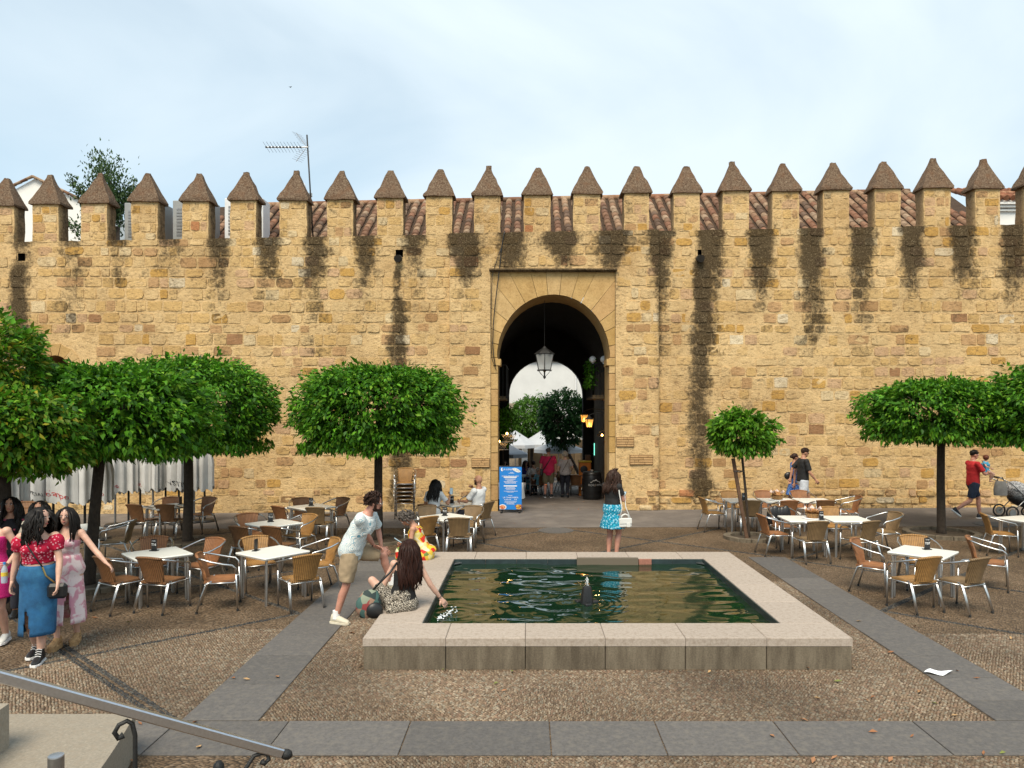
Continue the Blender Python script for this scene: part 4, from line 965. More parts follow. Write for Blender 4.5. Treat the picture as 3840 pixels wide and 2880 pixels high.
def open_parasol(x, y, ze, za, r, label, txt=None, rz=.3):
    g = gz(x, y); t = empty('open_parasol', P(x, y, 0), 0, label, 'parasol', 'open parasols in the courtyard'); h = lambda z: (z-g)*K
    mb = MB(); mb.tube([(0, 0, 0), (0, 0, h(za)-.02)], .025, 8); mb.build('pole', m_alud, t)
    mb = MB(); n = 8; rk = r*K
    ri = [(math.cos(rz+2*math.pi*i/n)*rk, math.sin(rz+2*math.pi*i/n)*rk) for i in range(n)]
    mb.v = [(0, 0, h(za))]+[(a*.55, b*.55, h(ze)+(h(za)-h(ze))*.38) for a, b in ri]+[(a, b, h(ze)) for a, b in ri]+[(a*1.01, b*1.01, h(ze)-.16) for a, b in ri]
    mb.f = [(0, 1+i, 1+(i+1) % n) for i in range(n)]+[(1+i, 9+i, 9+(i+1) % n, 1+(i+1) % n) for i in range(n)]+[(9+i, 17+i, 17+(i+1) % n, 9+(i+1) % n) for i in range(n)]
    mb.build('canopy', m_fab, t)
    for a, b in ri[::2]: mb = MB(); mb.tube([(0, 0, h(za)-.12), (a*.98, b*.98, h(ze)-.02)], .012, 5); mb.build('rib', m_alud, t)
    if txt:
        mb = MB(); vs, fs = text_verts(txt, .16); q = -math.pi/2+.25
        mb.add([(v.x*.98+.15, -rk*.965+.12*abs(v.x)-v.z, v.y+h(ze)-.08) for v in vs], fs); mb.build('lettering', m_inkblack, t)
open_parasol(-.95, 29, .93, 1.42, 1.0, 'white parasol with black lettering beside the left passage wall', 'AMSTEL', .39)
open_parasol(1.35, 31.5, .98, 1.45, 1.15, 'white parasol behind the dark courtyard tree', None, .39)
open_parasol(-.6, 34.5, 1.05, 1.72, 1.25, 'large white parasol in front of the stone pier', None, .39)
open_parasol(.75, 35, 1.06, 1.75, 1.3, 'large white parasol under the bright green tree', None, .39)
cw = empty('courtyard_wall', P(0, 38.6, 0), 0, 'ochre wall with a white pillar at the back of the courtyard', 'wall')
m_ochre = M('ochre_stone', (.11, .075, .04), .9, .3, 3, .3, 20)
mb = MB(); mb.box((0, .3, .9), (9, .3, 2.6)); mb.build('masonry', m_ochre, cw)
for x_ in (-.15, .45, 1.75, 2.4): mb = MB(); mb.box((x_*1.2, -.1, 1.0), (.34, .3, 2.6), bev=.02); mb.build('pillar', m_greywash if x_ < 0 else m_ochre, cw)
# passage fittings
m_lampglow = emit('warm_lamp', (1, .55, .14), 14); m_glass = None
gm, N, L, b_ = new_mat('lantern_glass'); b_.inputs['Base Color'].default_value = (.80, .80, .78, 1); b_.inputs['Roughness'].default_value = .35; b_.inputs['Transmission Weight'].default_value = .35; b_.inputs['Alpha'].default_value = .55; m_glass = gm
gm, N, L, b_ = new_mat('lit_glass'); b_.inputs['Base Color'].default_value = (.8, .5, .15, 1); b_.inputs['Emission Color'].default_value = (1, .5, .1, 1); b_.inputs['Emission Strength'].default_value = .45; b_.inputs['Alpha'].default_value = .8; m_litglass = gm
def lantern(root, w0, w1, h, n, glass, z=0):
    c = [(math.cos(2*math.pi*(i+.5)/n), math.sin(2*math.pi*(i+.5)/n)) for i in range(n)]
    for i in range(n):
        a, b = c[i], c[(i+1) % n]; mb = MB(); mb.add([(a[0]*w0, a[1]*w0, z), (b[0]*w0, b[1]*w0, z), (b[0]*w1, b[1]*w1, z+h), (a[0]*w1, a[1]*w1, z+h)], [(0, 1, 2, 3)]); mb.build('pane', glass, root)
        mb = MB(); mb.tube([(a[0]*w0, a[1]*w0, z-.01), (a[0]*w1, a[1]*w1, z+h+.01)], .011 if h > .4 else .008, 6); mb.build('glazing_bar', m_iron, root)
    mb = MB(); mb.tube([(a*w0, b*w0, z) for a, b in c+c[:2]], .016 if h > .4 else .01, 6); mb.tube([(a*w1, b*w1, z+h) for a, b in c+c[:2]], .016 if h > .4 else .01, 6); mb.build('rim', m_iron, root)
    mb = MB(); mb.lathe([(w1*1.06, z+h), (w1*.7, z+h+h*.18), (w1*.28, z+h+h*.36), (.02, z+h+h*.5)], n); mb.build('hood', m_iron, root)
D_ = 19.6; hl = empty('hanging_lantern', ((2042-1979)/2691*D_*K, D_*K, (2.6+(1545-1388)*D_/2691)*K), 0, 'large clear glass iron lantern hanging in the gate arch', 'lantern')
lantern(hl, .20, .30, .47, 6, m_glass)
mb = MB(); mb.lathe([(.005, -.26), (.03, -.24), (.045, -.2), (.02, -.16), (.025, -.06), (.05, -.02), (.2, -.0)], 10); mb.build('finial', m_iron, hl, 60)
mb = MB()
for i in range(6): a = math.pi*2*(i+.5)/6; mb.tube([(math.cos(a)*.20, math.sin(a)*.2, -.01), (math.cos(a)*.13, math.sin(a)*.13, -.10), (math.cos(a)*.04, math.sin(a)*.04, -.18)], .007, 5); mb.tube([(math.cos(a)*(.2+.04*t), math.sin(a)*(.2+.04*t), -.03*math.sin(t*3)) for t in (0, .4, .8, 1.2)], .008, 5)
mb.build('scroll', m_iron, hl, 60)
mb = MB(); mb.tube([(0, 0, 0), (0, 0, .22)], .022, 8); mb.tube([(0, 0, .22), (0, 0, .36)], [.02, .03], 8); mb.build('burner', m_iron, hl)
mb = MB(); mb.tube([(0, 0, .70), (0, 0, 2.05)], .006, 6); mb.build('chain', m_iron, hl)
def wall_lantern(x, y, z, wallx, label, sc=1):
    t = empty('wall_lantern', (x*K, y*K, z*K), .3, label, 'lantern', 'lit lanterns on the passage wall'); lantern(t, .085*sc, .145*sc, .25*sc, 4, m_litglass)
    mb = MB(); mb.ell((0, 0, .10*sc), (.03, .03, .045), 10, 8); mb.build('bulb', m_lampglow, t, 180)
    d = (wallx-x)*K; mb = MB(); mb.tube([(0, 0, .38*sc), (d*.3*math.cos(.3), -d*.3*math.sin(.3), .46*sc), (d*math.cos(.3), -d*math.sin(.3), .40*sc)], .014, 6); mb.build('bracket', m_iron, t, 60)
    l = bpy.data.lights.new('lantern_light', 'POINT'); l.energy = 5; l.color = (1, .55, .2); l.shadow_soft_size = .05; o = bpy.data.objects.new('lantern_light', l); COL.objects.link(o); o.location = (x*K, y*K, (z+.03)*K)
wall_lantern(1.78, 20.75, 2.16, 2.53, 'nearer of two lit lanterns under the balcony in the passage')
wall_lantern(1.78, 22.6, 2.28, 2.53, 'farther of two lit lanterns under the balcony in the passage')
sc_ = empty('wall_sconce', (2.47*K, 22.8*K, 1.95*K), 0, 'small curved sconce lighting the ochre passage wall', 'lamp')
mb = MB(); mb.tube([(.02, 0, 0), (-.1, -.05, .08), (-.2, -.05, .02), (-.22, -.05, -.06)], .012, 6); mb.build('arm', m_iron, sc_, 60)
mb = MB(); mb.lathe([(.10, -.12), (.06, -.05), (.02, -.02)], 12, (-.22, -.05, 0)); mb.build('shade', m_iron, sc_, 60)
mb = MB(); mb.ell((-.12, -.05, -.09), (.03, .03, .04), 8, 6); mb.build('bulb', m_lampglow, sc_, 180)
l = bpy.data.lights.new('sconce_light', 'POINT'); l.energy = 9; l.color = (1, .6, .22); l.shadow_soft_size = .04; o = bpy.data.objects.new('sconce_light', l); COL.objects.link(o); o.location = (2.33*K, 22.7*K, 1.85*K)
for k, (x_, y_, z_, lb) in enumerate(((-.62, 21.5, 1.95, 'upper of two small lattice lamps by the climbing plant'), (-.85, 21.3, 1.72, 'lower of two small lattice lamps by the climbing plant'))):
    t = empty('lattice_lamp', (x_*K, y_*K, z_*K), 0, lb, 'lamp', 'lattice lamps at the passage entrance'); mb = MB(); mb.ell((0, 0, 0), (.035, .035, .045), 10, 8); mb.build('bulb', m_lampglow, t, 180)
    mb = MB()
    for i in range(7): mb.tube([(-.15+.05*i, -.05, -.03), (-.02+.05*i-.02, -.05, -.26)], .007, 4); mb.tube([(-.02+.05*i, -.05, -.03), (-.15+.05*i, -.05, -.26)], .007, 4)
    mb.tube([(-.2, -.05, -.03), (.3, -.05, -.03)], .009, 5); mb.tube([(-.2, -.05, -.26), (.3, -.05, -.26)], .009, 5); mb.build('lattice', m_alud, t)
    l = bpy.data.lights.new('lattice_light', 'POINT'); l.energy = 1.5; l.color = (1, .55, .2); l.shadow_soft_size = .05; o = bpy.data.objects.new('lattice_light', l); COL.objects.link(o); o.location = (x_*K, y_*K-.1, z_*K)
def balcony(x0, x1, y0, y1, z, label, plants):
    t = empty('balcony', P((x0+x1)/2, (y0+y1)/2, 0), 0, label, 'balcony', 'balconies inside the passage'); of = -t.location
    mb = MB(); mb.box(((x0+x1)/2*K, (y0+y1)/2*K, z*K), ((x1-x0)*K, (y1-y0)*K, .12), bev=.01); mb.build('floor_slab', m_inner, t, None, of)
    inner_x = x0 if x0 > 0 else x1
    for i in range(12): y = y0+(y1-y0)*i/11; mb = MB(); mb.tube([(inner_x*K, y*K, z*K), (inner_x*K, y*K, (z+.95)*K)], .012, 5); mb.build('baluster', m_iron, t, None, of)
    for i in range(7): x = x0+(x1-x0)*i/6; mb = MB(); mb.tube([(x*K, y0*K, z*K), (x*K, y0*K, (z+.95)*K)], .012, 5); mb.build('baluster', m_iron, t, None, of)
    mb = MB(); mb.tube([(x0*K, y0*K, (z+.95)*K), (x1*K, y0*K, (z+.95)*K)], .02, 6); mb.tube([(inner_x*K, y0*K, (z+.95)*K), (inner_x*K, y1*K, (z+.95)*K)], .02, 6); mb.build('handrail', m_iron, t, None, of)
    if plants:
        rg = np.random.default_rng(40); p = np.stack([rg.uniform(x0-.1, x0+.12, 500)*K, rg.uniform(y0, y1, 500)*K, rg.uniform(z+.3, z+1.1, 500)*K], 1);
        e = empty('balcony_plant', P((x0+x1)/2, y0, 0), 0, 'leafy plant trailing over the balcony rail', 'plant'); q = leaves('foliage', None, p-np.array(e.location), rg.normal(0, .6, (500, 3)), rg, .13, GREEN[:4], e); 
        for (gx, gy, nm, lb) in ((x0+.02, y0+.05, 'globe_lamp', 'white globe on the balcony corner nearest the gate opening'), (x0+.33, y0-.02, 'globe_lamp', 'second white globe beside the gate jamb')):
            mb = MB(); mb.ell((gx*K, gy*K, (z+1.08)*K), (.11, .11, .11), 14, 10); mb.tube([(gx*K, gy*K, (z+.95)*K), (gx*K, gy*K, (z+1.0)*K)], .03, 8); tag(mb.build(nm, m_print, smooth=60), lb, 'globe lamp')
balcony(1.85, 2.53, 20.6, 22.6, 3.03, 'iron balcony with plants on the lamp side of the passage', True)
balcony(-1.18, -.62, 20.6, 22.8, 3.0, 'iron balcony above the lattice lamps in the passage', False)
rg = np.random.default_rng(41); e = empty('climbing_plant', P(-.75, 23, 0), 0, 'leafy climber hanging on the passage wall beside the lattice lamps', 'plant'); n = 900
p = np.stack([rg.normal(-.72, .13, n)*K, rg.uniform(22.6, 23.8, n)*K, rg.uniform(1.55, 2.75, n)*K], 1); leaves('foliage', None, p-np.array(e.location), rg.normal(0, .6, (n, 3)), rg, .15, GREEN[:5], e)
mb = MB(); mb.tube([(0, 0, 0), (-.05, .1, 1.5), (0, .2, 3.0)], .02, 6); mb.build('stem', m_bark, e)
# barrel table with its printed name
bz = gz(2.05, 22.8); ba = empty('barrel', (2.04*K, 22.8*K, bz*K), 0, 'black barrel table with printed name by the passage wall', 'barrel')
mb = MB(); mb.lathe([(.30, 0), (.315, .05), (.345, .45), (.335, .7), (.31, .93), (.29, .95)], 24); mb.build('cask', m_black, ba, 40)
for z in (.12, .3, .68, .85): mb = MB(); rr_ = .30+.045*math.sin(math.pi*z/.95)+.014; mb.lathe([(rr_, z), (rr_, z+.035)], 24); mb.build('hoop', m_iron, ba, 40)
mb = MB(); vs, fs = text_verts('TEOFILO REYES', .105); mb.add([(.362*math.sin(v.x*.72/.362+.25), -.362*math.cos(v.x*.72/.362+.25), v.y+.52) for v in vs], fs); vs, fs = text_verts('VINOS DE MESA', .035)
for a in range(9):
    x0, x1 = -.18+.04*a, -.14+.04*a; h_ = lambda x: .60+.10*(1-abs(x)/.2)+.02*math.sin(x*60); mb.tube([(.362*math.sin(x/.362+.25), -.362*math.cos(x/.362+.25), h_(x)) for x in (x0, x1)], .007, 4)
mb.build('printed_name', m_print, ba)
mb = MB(); mb.lathe([(.06, .95), (.06, 1.0), (.045, 1.02)], 14); mb.build('bung', m_alud, ba)
m_orange = M('orange_board', (.62, .19, .02), .6, .2, 3); m_yel = M('yellow_board', (.7, .5, .05), .6, .1, 3)
ct = empty('drinks_counter', P(1.95, 24.6, 0), 0, 'orange and yellow counter with a dark picture behind the barrel', 'counter')
mb = MB(); mb.box((0, 0, .62), (.44, .4, 1.24), bev=.02); mb.build('front', m_orange, ct); mb = MB(); mb.box((0, -.02, 1.27), (.48, .46, .06), bev=.01); mb.build('top', m_yel, ct)
mb = MB(); mb.ell((-.04, -.2, .98), (.14, .012, .14), 14, 8); mb.build('picture', m_black, ct); mb = MB(); mb.box((.12, 0, 1.4), (.2, .2, .2), bev=.01); mb.build('box', m_wood, ct)
mb = MB(); mb.tube([(2.46*K, 26.5*K, 1.0*K), (2.46*K, 26.5*K, 1.45*K)], .016, 8); tag(mb.build('neon_tube', emit('green_neon', (.25, 1, .75), 1.2)), 'thin green neon tube on the passage wall', 'neon light')
mb = MB(); mb.box((2.53*K, 21.9*K, 1.35*K), (.02, .5, .9), bev=.004); tag(mb.build('poster', m_inner), 'faded poster hanging on the lit passage wall', 'poster')
# menu board
bd = empty('menu_board', P(-.445, 18.62, 0), R(-1.5), 'bright blue standing menu board in front of the gate jamb', 'menu board')
m_blue = M('menu_blue', (.012, .20, .62), .5, .05, 3)
mb = MB(); mb.box((0, 0, .69), (.625, .035, 1.20), bev=.006); mb.build('panel', m_blue, bd)
mb = MB(); mb.box((0, .005, 1.30), (.64, .05, .03), bev=.006); mb.box((0, .005, .085), (.64, .05, .03), bev=.006); mb.build('frame', m_black, bd)
for s in (-.25, .25): mb = MB(); mb.box((s, .02, .035), (.05, .34, .06), bev=.01); mb.build('foot', m_black, bd)
pr = MB(); fy = -.021
text(pr, 'LA LUNA', .072, -.09, 1.215, fy, .9)
n = 10; a_ = [(-.235+.035*math.cos(math.pi*(.35+1.3*i/n)), 1.215+.05*math.sin(math.pi*(.35+1.3*i/n))) for i in range(n+1)]; b__ = [(-.215+.022*math.cos(math.pi*(.4+1.2*i/n)), 1.22+.04*math.sin(math.pi*(.4+1.2*i/n))) for i in range(n+1)]
pr.prism(a_+b__[::-1], fy-.001, fy); text(pr, 'MENÚ DEL MEDIODÍA Y MENÚ', .038, -.01, 1.03, fy, .9); text(pr, 'LA CARBONERÍA', .06, -.0, .43, fy, .95)
for z, w in ((1.0, .36), (.755, .37)): pr.prism([(-.19, z-.015), (-.19+w, z-.015), (-.19+w, z+.015), (-.19, z+.015)], fy-.001, fy)
rr = random.Random(2)
for z in (1.135, 1.11, .955, .93, .905, .88, .855, .83, .71, .685, .66, .61, .585, .49, .33, .30, .275, .25):
    w = rr.uniform(.18, .38) if z not in (1.135, .49) else .10; x = -.01-w/2+(.05 if z > 1.1 else 0)
    while x < -.01+w/2: l_ = rr.uniform(.012, .04); pr.prism([(x, z-.005), (x+l_, z-.005), (x+l_, z+.005), (x, z+.005)], fy-.0008, fy); x += l_+.006
for i in range(9):
    if i not in (5, 6): pr.prism([(-.16+.04*i+.012*math.cos(t*1.05), .375+.012*math.sin(t*1.05)) for t in range(6)], fy-.001, fy)
pr.build('printing', m_print, bd)
mb = MB(); mb.prism([(.165+.105*math.cos(t*.35)*(1+.12*math.cos(2*t*.35)), 1.195-.035*math.cos(t*.35)+.05*math.sin(t*.35)) for t in range(18)], fy-.001, fy); mb.build('price_label', m_print, bd)
mb = MB(); vs, fs = text_verts('12,95€', .075); mb.add([(v.x*.9+.165-.0, fy-.0025-v.z*.3, v.y+1.195-.33*v.x) for v in vs], fs); mb.build('price', m_alud, bd)
m_stew = pattern('stew_picture', (.45, .06, .02), [(.35, (.62, .16, .07)), (.6, (.75, .4, .2))], 30); m_meat = pattern('meat_picture', (.10, .03, .02), [(.35, (.4, .1, .03)), (.6, (.75, .5, .1))], 28)
mb = MB(); pl_ = lambda rx, rz: [(max(-.308, -.225+rx*math.cos(t*.314)), max(.105, .165+rz*math.sin(t*.314))) for t in range(20)]
mb.prism(pl_(.11, .075), fy-.001, fy); mb.build('plate_picture', m_print, bd); mb = MB(); mb.prism(pl_(.085, .055), fy-.003, fy-.0015); mb.build('stew_picture', m_stew, bd)
mb = MB(); mb.prism([(.12, .21), (.2, .24), (.308, .235), (.308, .105), (.17, .105)], fy-.001, fy); mb.build('board_picture', m_meat, bd)
# cloth-covered table behind it
tb = empty('serving_table', P(-.52, 19.35, 0), 0, 'small table under a white cloth behind the blue menu board', 'table')
mb = MB(); n = 28; rg_ = []
for z, s, f in ((.78, 1, 0), (.77, 1.02, 0), (.6, 1.05, .02), (.40, 1.1, .05), (.34, 1.11, .06)): rg_.append(((0, 0, z), (1, 0, 0), (0, 1, 0), .43*s, .33*s, 7, f))
mb.loft(rg_, n); mb.build('cloth', m_canvas, tb, 60)
for x_, y_ in ((-.3, -.2), (.3, -.2), (.3, .2), (-.3, .2)): mb = MB(); mb.box((x_, y_, .2), (.05, .05, .4)); mb.build('leg', m_wood, tb)

# ------------------------------------------------------------------ closed parasols along the wall
def closed_parasol(x, y, zb, zt, r, label, seed, txt=None, tm=None, size=.15):
    rr = random.Random(seed); t = empty('closed_parasol', P(x, y, 0), rr.uniform(-.25, .25), label, 'parasol', 'closed white parasols by the wall'); n = 40
    lean = rr.uniform(-.03, .03); fc = rr.choice((5, 6, 7, 8)); ph = rr.uniform(0, 6); hem = [rr.uniform(0, .13) for _ in range(8)]
    def rad(th, u): f = min(1, u*1.6); return r*(.28+.72*f**.7)*(1+.20*f*math.sin(fc*th+ph+1.1*math.sin(2*th))+.08*f*math.sin((fc*2+1)*th))
    mb = MB(); lv = 9
    for k in range(lv):
        u = k/(lv-1)
        for i in range(n):
            th = 2*math.pi*i/n; hz = zb+(hem[int(i/5) % 8]*.7+.05*math.sin(fc*th+ph+2)) if k == lv-1 else zb+.08; z = zt+(hz-zt)*u; q = rad(th, u)*(1 if k < lv-1 else 1.04)
            mb.v.append((math.cos(th)*q+lean*u, math.sin(th)*q, z))
    for k in range(lv-1):
        for i in range(n): mb.f.append((k*n+i, (k+1)*n+i, (k+1)*n+(i+1) % n, k*n+(i+1) % n))
    mb.f.append(tuple(range(n))); mb.build('canopy', m_canvas, t, 70)
    mb = MB(); mb.tube([(0, 0, 0), (lean, 0, zt+.1)], .026, 8); mb.build('pole', m_alud if seed % 3 == 0 else m_iron, t)
    mb = MB(); mb.lathe([(.24, 0), (.25, .03), (.22, .07), (.05, .09)], 16); mb.build('base', m_iron, t, 40)
    if txt:
        vs, fs = text_verts(txt, size); mb = MB(); th0 = -math.pi/2+rr.uniform(-.2, .1)
        for v in vs:
            xx = v.x-.25*v.y; zz = zb+.24+v.y-.22*v.x; th = th0+xx/(r*1.0); u = min(1, (zt-zz)/(zt-zb-.08)); q = rad(th, u)+.006+v.z; mb.v.append((math.cos(th)*q+lean*u, math.sin(th)*q, zz))
        mb.f = fs; mb.build('lettering', tm, t)
OR = ['first', 'second', 'third', 'fourth', 'fifth', 'sixth', 'seventh', 'eighth']
for i, (s, y, tx, tm, sz) in enumerate(((768, 17.3, None, None, .1), (728, 17.2, None, None, .1), (672, 16.9, 'AMSTEL', m_inkblack, .17), (620, 17.1, None, None, .1), (575, 16.8, None, None, .1), (525, 17.0, 'Cruz', m_red, .16), (482, 16.8, None, None, .1), (432, 16.6, 'campo', m_red, .16))):
    closed_parasol((s-1979)/2691*y, y, .76*K, 2.55, .20, OR[i]+' closed parasol from the open end of the row at the wall'+(', with %s lettering' % ('black' if tm is m_inkblack else 'red') if tx else ''), 50+i, tx, tm, sz)
for i, (s, y, tx, tm, sz) in enumerate(((372, 14.6, 'campo', m_red, .13), (318, 14.4, None, None, .1), (250, 14.2, 'Campo', m_red, .17), (200, 14.6, 'mpo', m_red, .17), (150, 14.5, 'ESPECIAL', m_inkblack, .10), (50, 13.6, 'Cruzcampo', m_red, .14), (12, 13.3, 'campo', m_red, .15))):
    closed_parasol((s-1979)/2691*y, y, .76*K, 2.5, .24, OR[i]+' closed white parasol, counted past the leaning trunk, behind the walking women', 70+i, tx, tm, sz)

# ------------------------------------------------------------------ chairs and tables
def make_chair(kind, loc=(0, 0, 0)):
    t = empty('wicker_chair', loc); w = wick[kind]
    mb = MB(); nx_, ny_ = 9, 9; g = {}
    for lay in (0, 1):                                   # woven seat: rounded front edge, slightly dished
        for j in range(ny_):
            for i in range(nx_):
                u, v = i/(nx_-1)*2-1, j/(ny_-1)*2-1; e = .215-.012*(v < -.9); x = u*e*(1-.03*(v > .9)); y = v*.20; z = .435-.018*(1-u*u)*(1-v*v)-.02*max(0, v-.6)**1.5
                mb.v.append((x, y, z-(0 if lay else .028)))
    o = nx_*ny_
    for j in range(ny_-1):
        for i in range(nx_-1): a = j*nx_+i; mb.f += [(o+a, o+a+1, o+a+nx_+1, o+a+nx_), (a, a+nx_, a+nx_+1, a+1)]
    per = [i for i in range(nx_)]+[j*nx_+nx_-1 for j in range(1, ny_)]+[(ny_-1)*nx_+i for i in range(nx_-2, -1, -1)]+[j*nx_ for j in range(ny_-2, 0, -1)]
    for a, b in zip(per, per[1:]+per[:1]): mb.f.append((a, b, b+o, a+o))
    mb.build('seat', w, t, 50)
    mb = MB(); nx_, nz_ = 11, 9
    for lay in (0, 1):
        for j in range(nz_):
            for i in range(nx_):
                u, v = i/(nx_-1)*2-1, j/(nz_-1); hw = .155+.05*v; x = u*hw; cv = .045*u*u; z = .435+.345*v+(.012*(1-u*u) if v == 1 else 0); y = -.205-.105*v+cv+.012*math.sin(v*3.1)
                mb.v.append((x, y+(0 if lay else -.026), z))
    o = nx_*nz_
    for j in range(nz_-1):
        for i in range(nx_-1): a = j*nx_+i; mb.f += [(o+a+1, o+a, o+a+nx_, o+a+nx_+1), (a, a+1, a+nx_+1, a+nx_)]
    per = [i for i in range(nx_)]+[j*nx_+nx_-1 for j in range(1, nz_)]+[(nz_-1)*nx_+i for i in range(nx_-2, -1, -1)]+[j*nx_ for j in range(nz_-2, 0, -1)]
    for a, b in zip(per, per[1:]+per[:1]): mb.f.append((b, a, a+o, b+o))
    bk = mb.build('backrest', w, t, 50)
    mb = MB(); mb.tube([(-.212, -.27, .77), (-.12, -.308, .785), (0, -.322, .792), (.12, -.308, .785), (.212, -.27, .77)], .019, 7); mb.build('top_roll', w, bk, 180)
    for s in (-1, 1):
        mb = MB(); mb.tube([(s*.205, -.275, .765), (s*.25, -.22, .752), (s*.288, -.10, .715), (s*.295, .06, .675), (s*.283, .17, .655), (s*.265, .215, .61), (s*.255, .222, .52)], .0135, 8); mb.build('armrest', m_alu, t, 180)
        mb = MB(); mb.tube([(s*.255, .222, .53), (s*.25, .23, .3), (s*.245, .24, .02)], .0135, 8); lg = mb.build('leg', m_alu, t, 180)
        mb = MB(); mb.lathe([(.016, 0), (.017, .03)], 8, (s*.245, .24, 0)); mb.build('foot_cap', m_rubber, lg)
        mb = MB(); mb.tube([(s*.20, -.10, .43), (s*.212, -.17, .40), (s*.222, -.22, .26), (s*.235, -.29, .02)], .0145, 8); mb.tube([(s*.222, -.10, .43), (s*.233, -.17, .40), (s*.24, -.22, .26), (s*.252, -.29, .03)], .0105, 6); lg = mb.build('leg', m_alu, t, 180)
        mb = MB(); mb.lathe([(.017, 0), (.018, .03)], 8, (s*.235, -.29, 0)); mb.build('foot_cap', m_rubber, lg)
        mb = MB(); mb.tube([(s*.225, -.16, .405), (s*.25, .22, .405)], .011, 6); mb.build('side_rail', m_alu, t, 180)
    for y, z in ((-.185, .385), (.20, .405)): mb = MB(); mb.tube([(-.23, y, z), (.23, y, z)], .011, 6); mb.build('stretcher', m_alu, t, 180)
    return t
def make_table(loc, rz, label, w=.77, d=.77, group='white terrace tables'):
    t = empty('terrace_table', loc, rz, label, 'table', group)
    mb = MB(); mb.box((0, 0, .686), (w, d, .028), bev=.009); mb.build('table_top', m_white, t)
    mb = MB(); mb.box((0, 0, .668), (w-.02, d-.02, .012)); mb.build('edge_band', m_edge, t)
    for sx_ in (-1, 1):
        for sy_ in (-1, 1):
            x, y = sx_*(w/2-.065), sy_*(d/2-.065); mb = MB(); mb.tube([(x, y, .64), (x*1.03, y*1.03, 0)], .021, 8); mb.tube([(x-.026*sx_, y-.026*sy_, .64), (x*1.03-.026*sx_, y*1.03-.026*sy_, .02)], .014, 6); lg = mb.build('leg', m_alu, t, 40)
            mb = MB(); mb.tube([(x, y, .60), (x-.05*sx_, y-.05*sy_, .655), (x-.16*sx_, y-.16*sy_, .658)], .012, 6); mb.build('bracket', m_alu, lg, 180)
    return t
def sign(loc, rz, txt, label):
    t = empty('table_sign', loc, rz, label, 'table sign', 'black table number cards')
    mb = MB(); mb.box((0, 0, .006), (.12, .075, .012), bev=.003); mb.build('stand', m_black, t)
    mb = MB(); mb.box((0, 0, .095), (.088, .014, .165), bev=.003); mb.build('card', m_black, t)
    if txt: mb = MB(); text(mb, txt, .052, 0, .095, -.0085, .95); text(mb, 'LA LUNA', .015, 0, .15, -.0085); mb.build('number', m_print, t)
TABS = [('A', -5.12, 9.92, 44, 'white terrace table carrying the T16 card'), ('B', -3.56, 10.03, 53, 'white terrace table with an edge on card beside the standing man'), ('C', -4.46, 12.62, 50, 'white terrace table with a T13 card, between two other tables'),
        ('D', -4.48, 14.87, 48, 'white terrace table carrying the T10 card near the wall'), ('E', -7.5, 14.95, 52, 'white terrace table behind the dark trunk beside the closed parasols'), ('F', -7.66, 12.07, 50, 'white terrace table half hidden behind the walking women'),
        ('G', -1.52, 13.39, 45, 'white terrace table with the T12 card just behind the fountain'), ('H', -1.56, 15.39, 45, 'white terrace table where a couple sits under the wall'),
        ('I1', 4.74, 15.85, -2, 'first table of the row of three beside the sapling'), ('I2', 5.52, 15.84, -2, 'middle table of the row of three, with a bread basket'), ('I3', 6.30, 15.82, -2, 'last table of the row of three by the wall'),
        ('J1', 5.05, 13.16, -2, 'table of a joined pair carrying the T04 card'), ('J2', 5.83, 13.14, -2, 'empty table of the joined pair beside the T04 card'), ('K', 5.53, 10.04, 45, 'white terrace table carrying the T07 card'), ('L', 9.12, 13.1, 20, 'white terrace table cut off at the edge of the square')]
TP = {}
for k, x, y, a, lb in TABS: TP[k] = make_table(P(x, y), R(a), lb)
def on_table(k, dx, dy): t = TP[k]; c, s = math.cos(t.rotation_euler.z), math.sin(t.rotation_euler.z); return V(t.location.x+dx*c-dy*s, t.location.y+dx*s+dy*c, t.location.z+.70)
for k, dx, dy, rz, tx in (('A', .02, .22, R(-8), 'T16'), ('B', -.12, .26, R(80), None), ('C', .02, .16, R(20), 'T13'), ('D', .05, .1, R(14), 'T10'), ('E', .33, .08, R(78), None), ('G', .04, .1, R(-4), 'T12'), ('H', -.05, .05, R(-6), 'T09'), ('I1', .02, -.05, R(8), 'T01'), ('J1', .28, -.2, R(-2), 'T04'), ('K', .2, .0, R(4), 'T07')):
    sign(on_table(k, dx, dy), rz, tx, ('black card reading %s standing on its white table' % tx) if tx else ('black card seen edge on, on the table beside the standing man' if k == 'B' else 'black card seen edge on, on the table behind the trunk'))
m_bread = M('bread', (.42, .20, .07), .8, .35, 12, .4, 30); m_nap = M('tissue', (.72, .55, .48), .7, .2, 20)
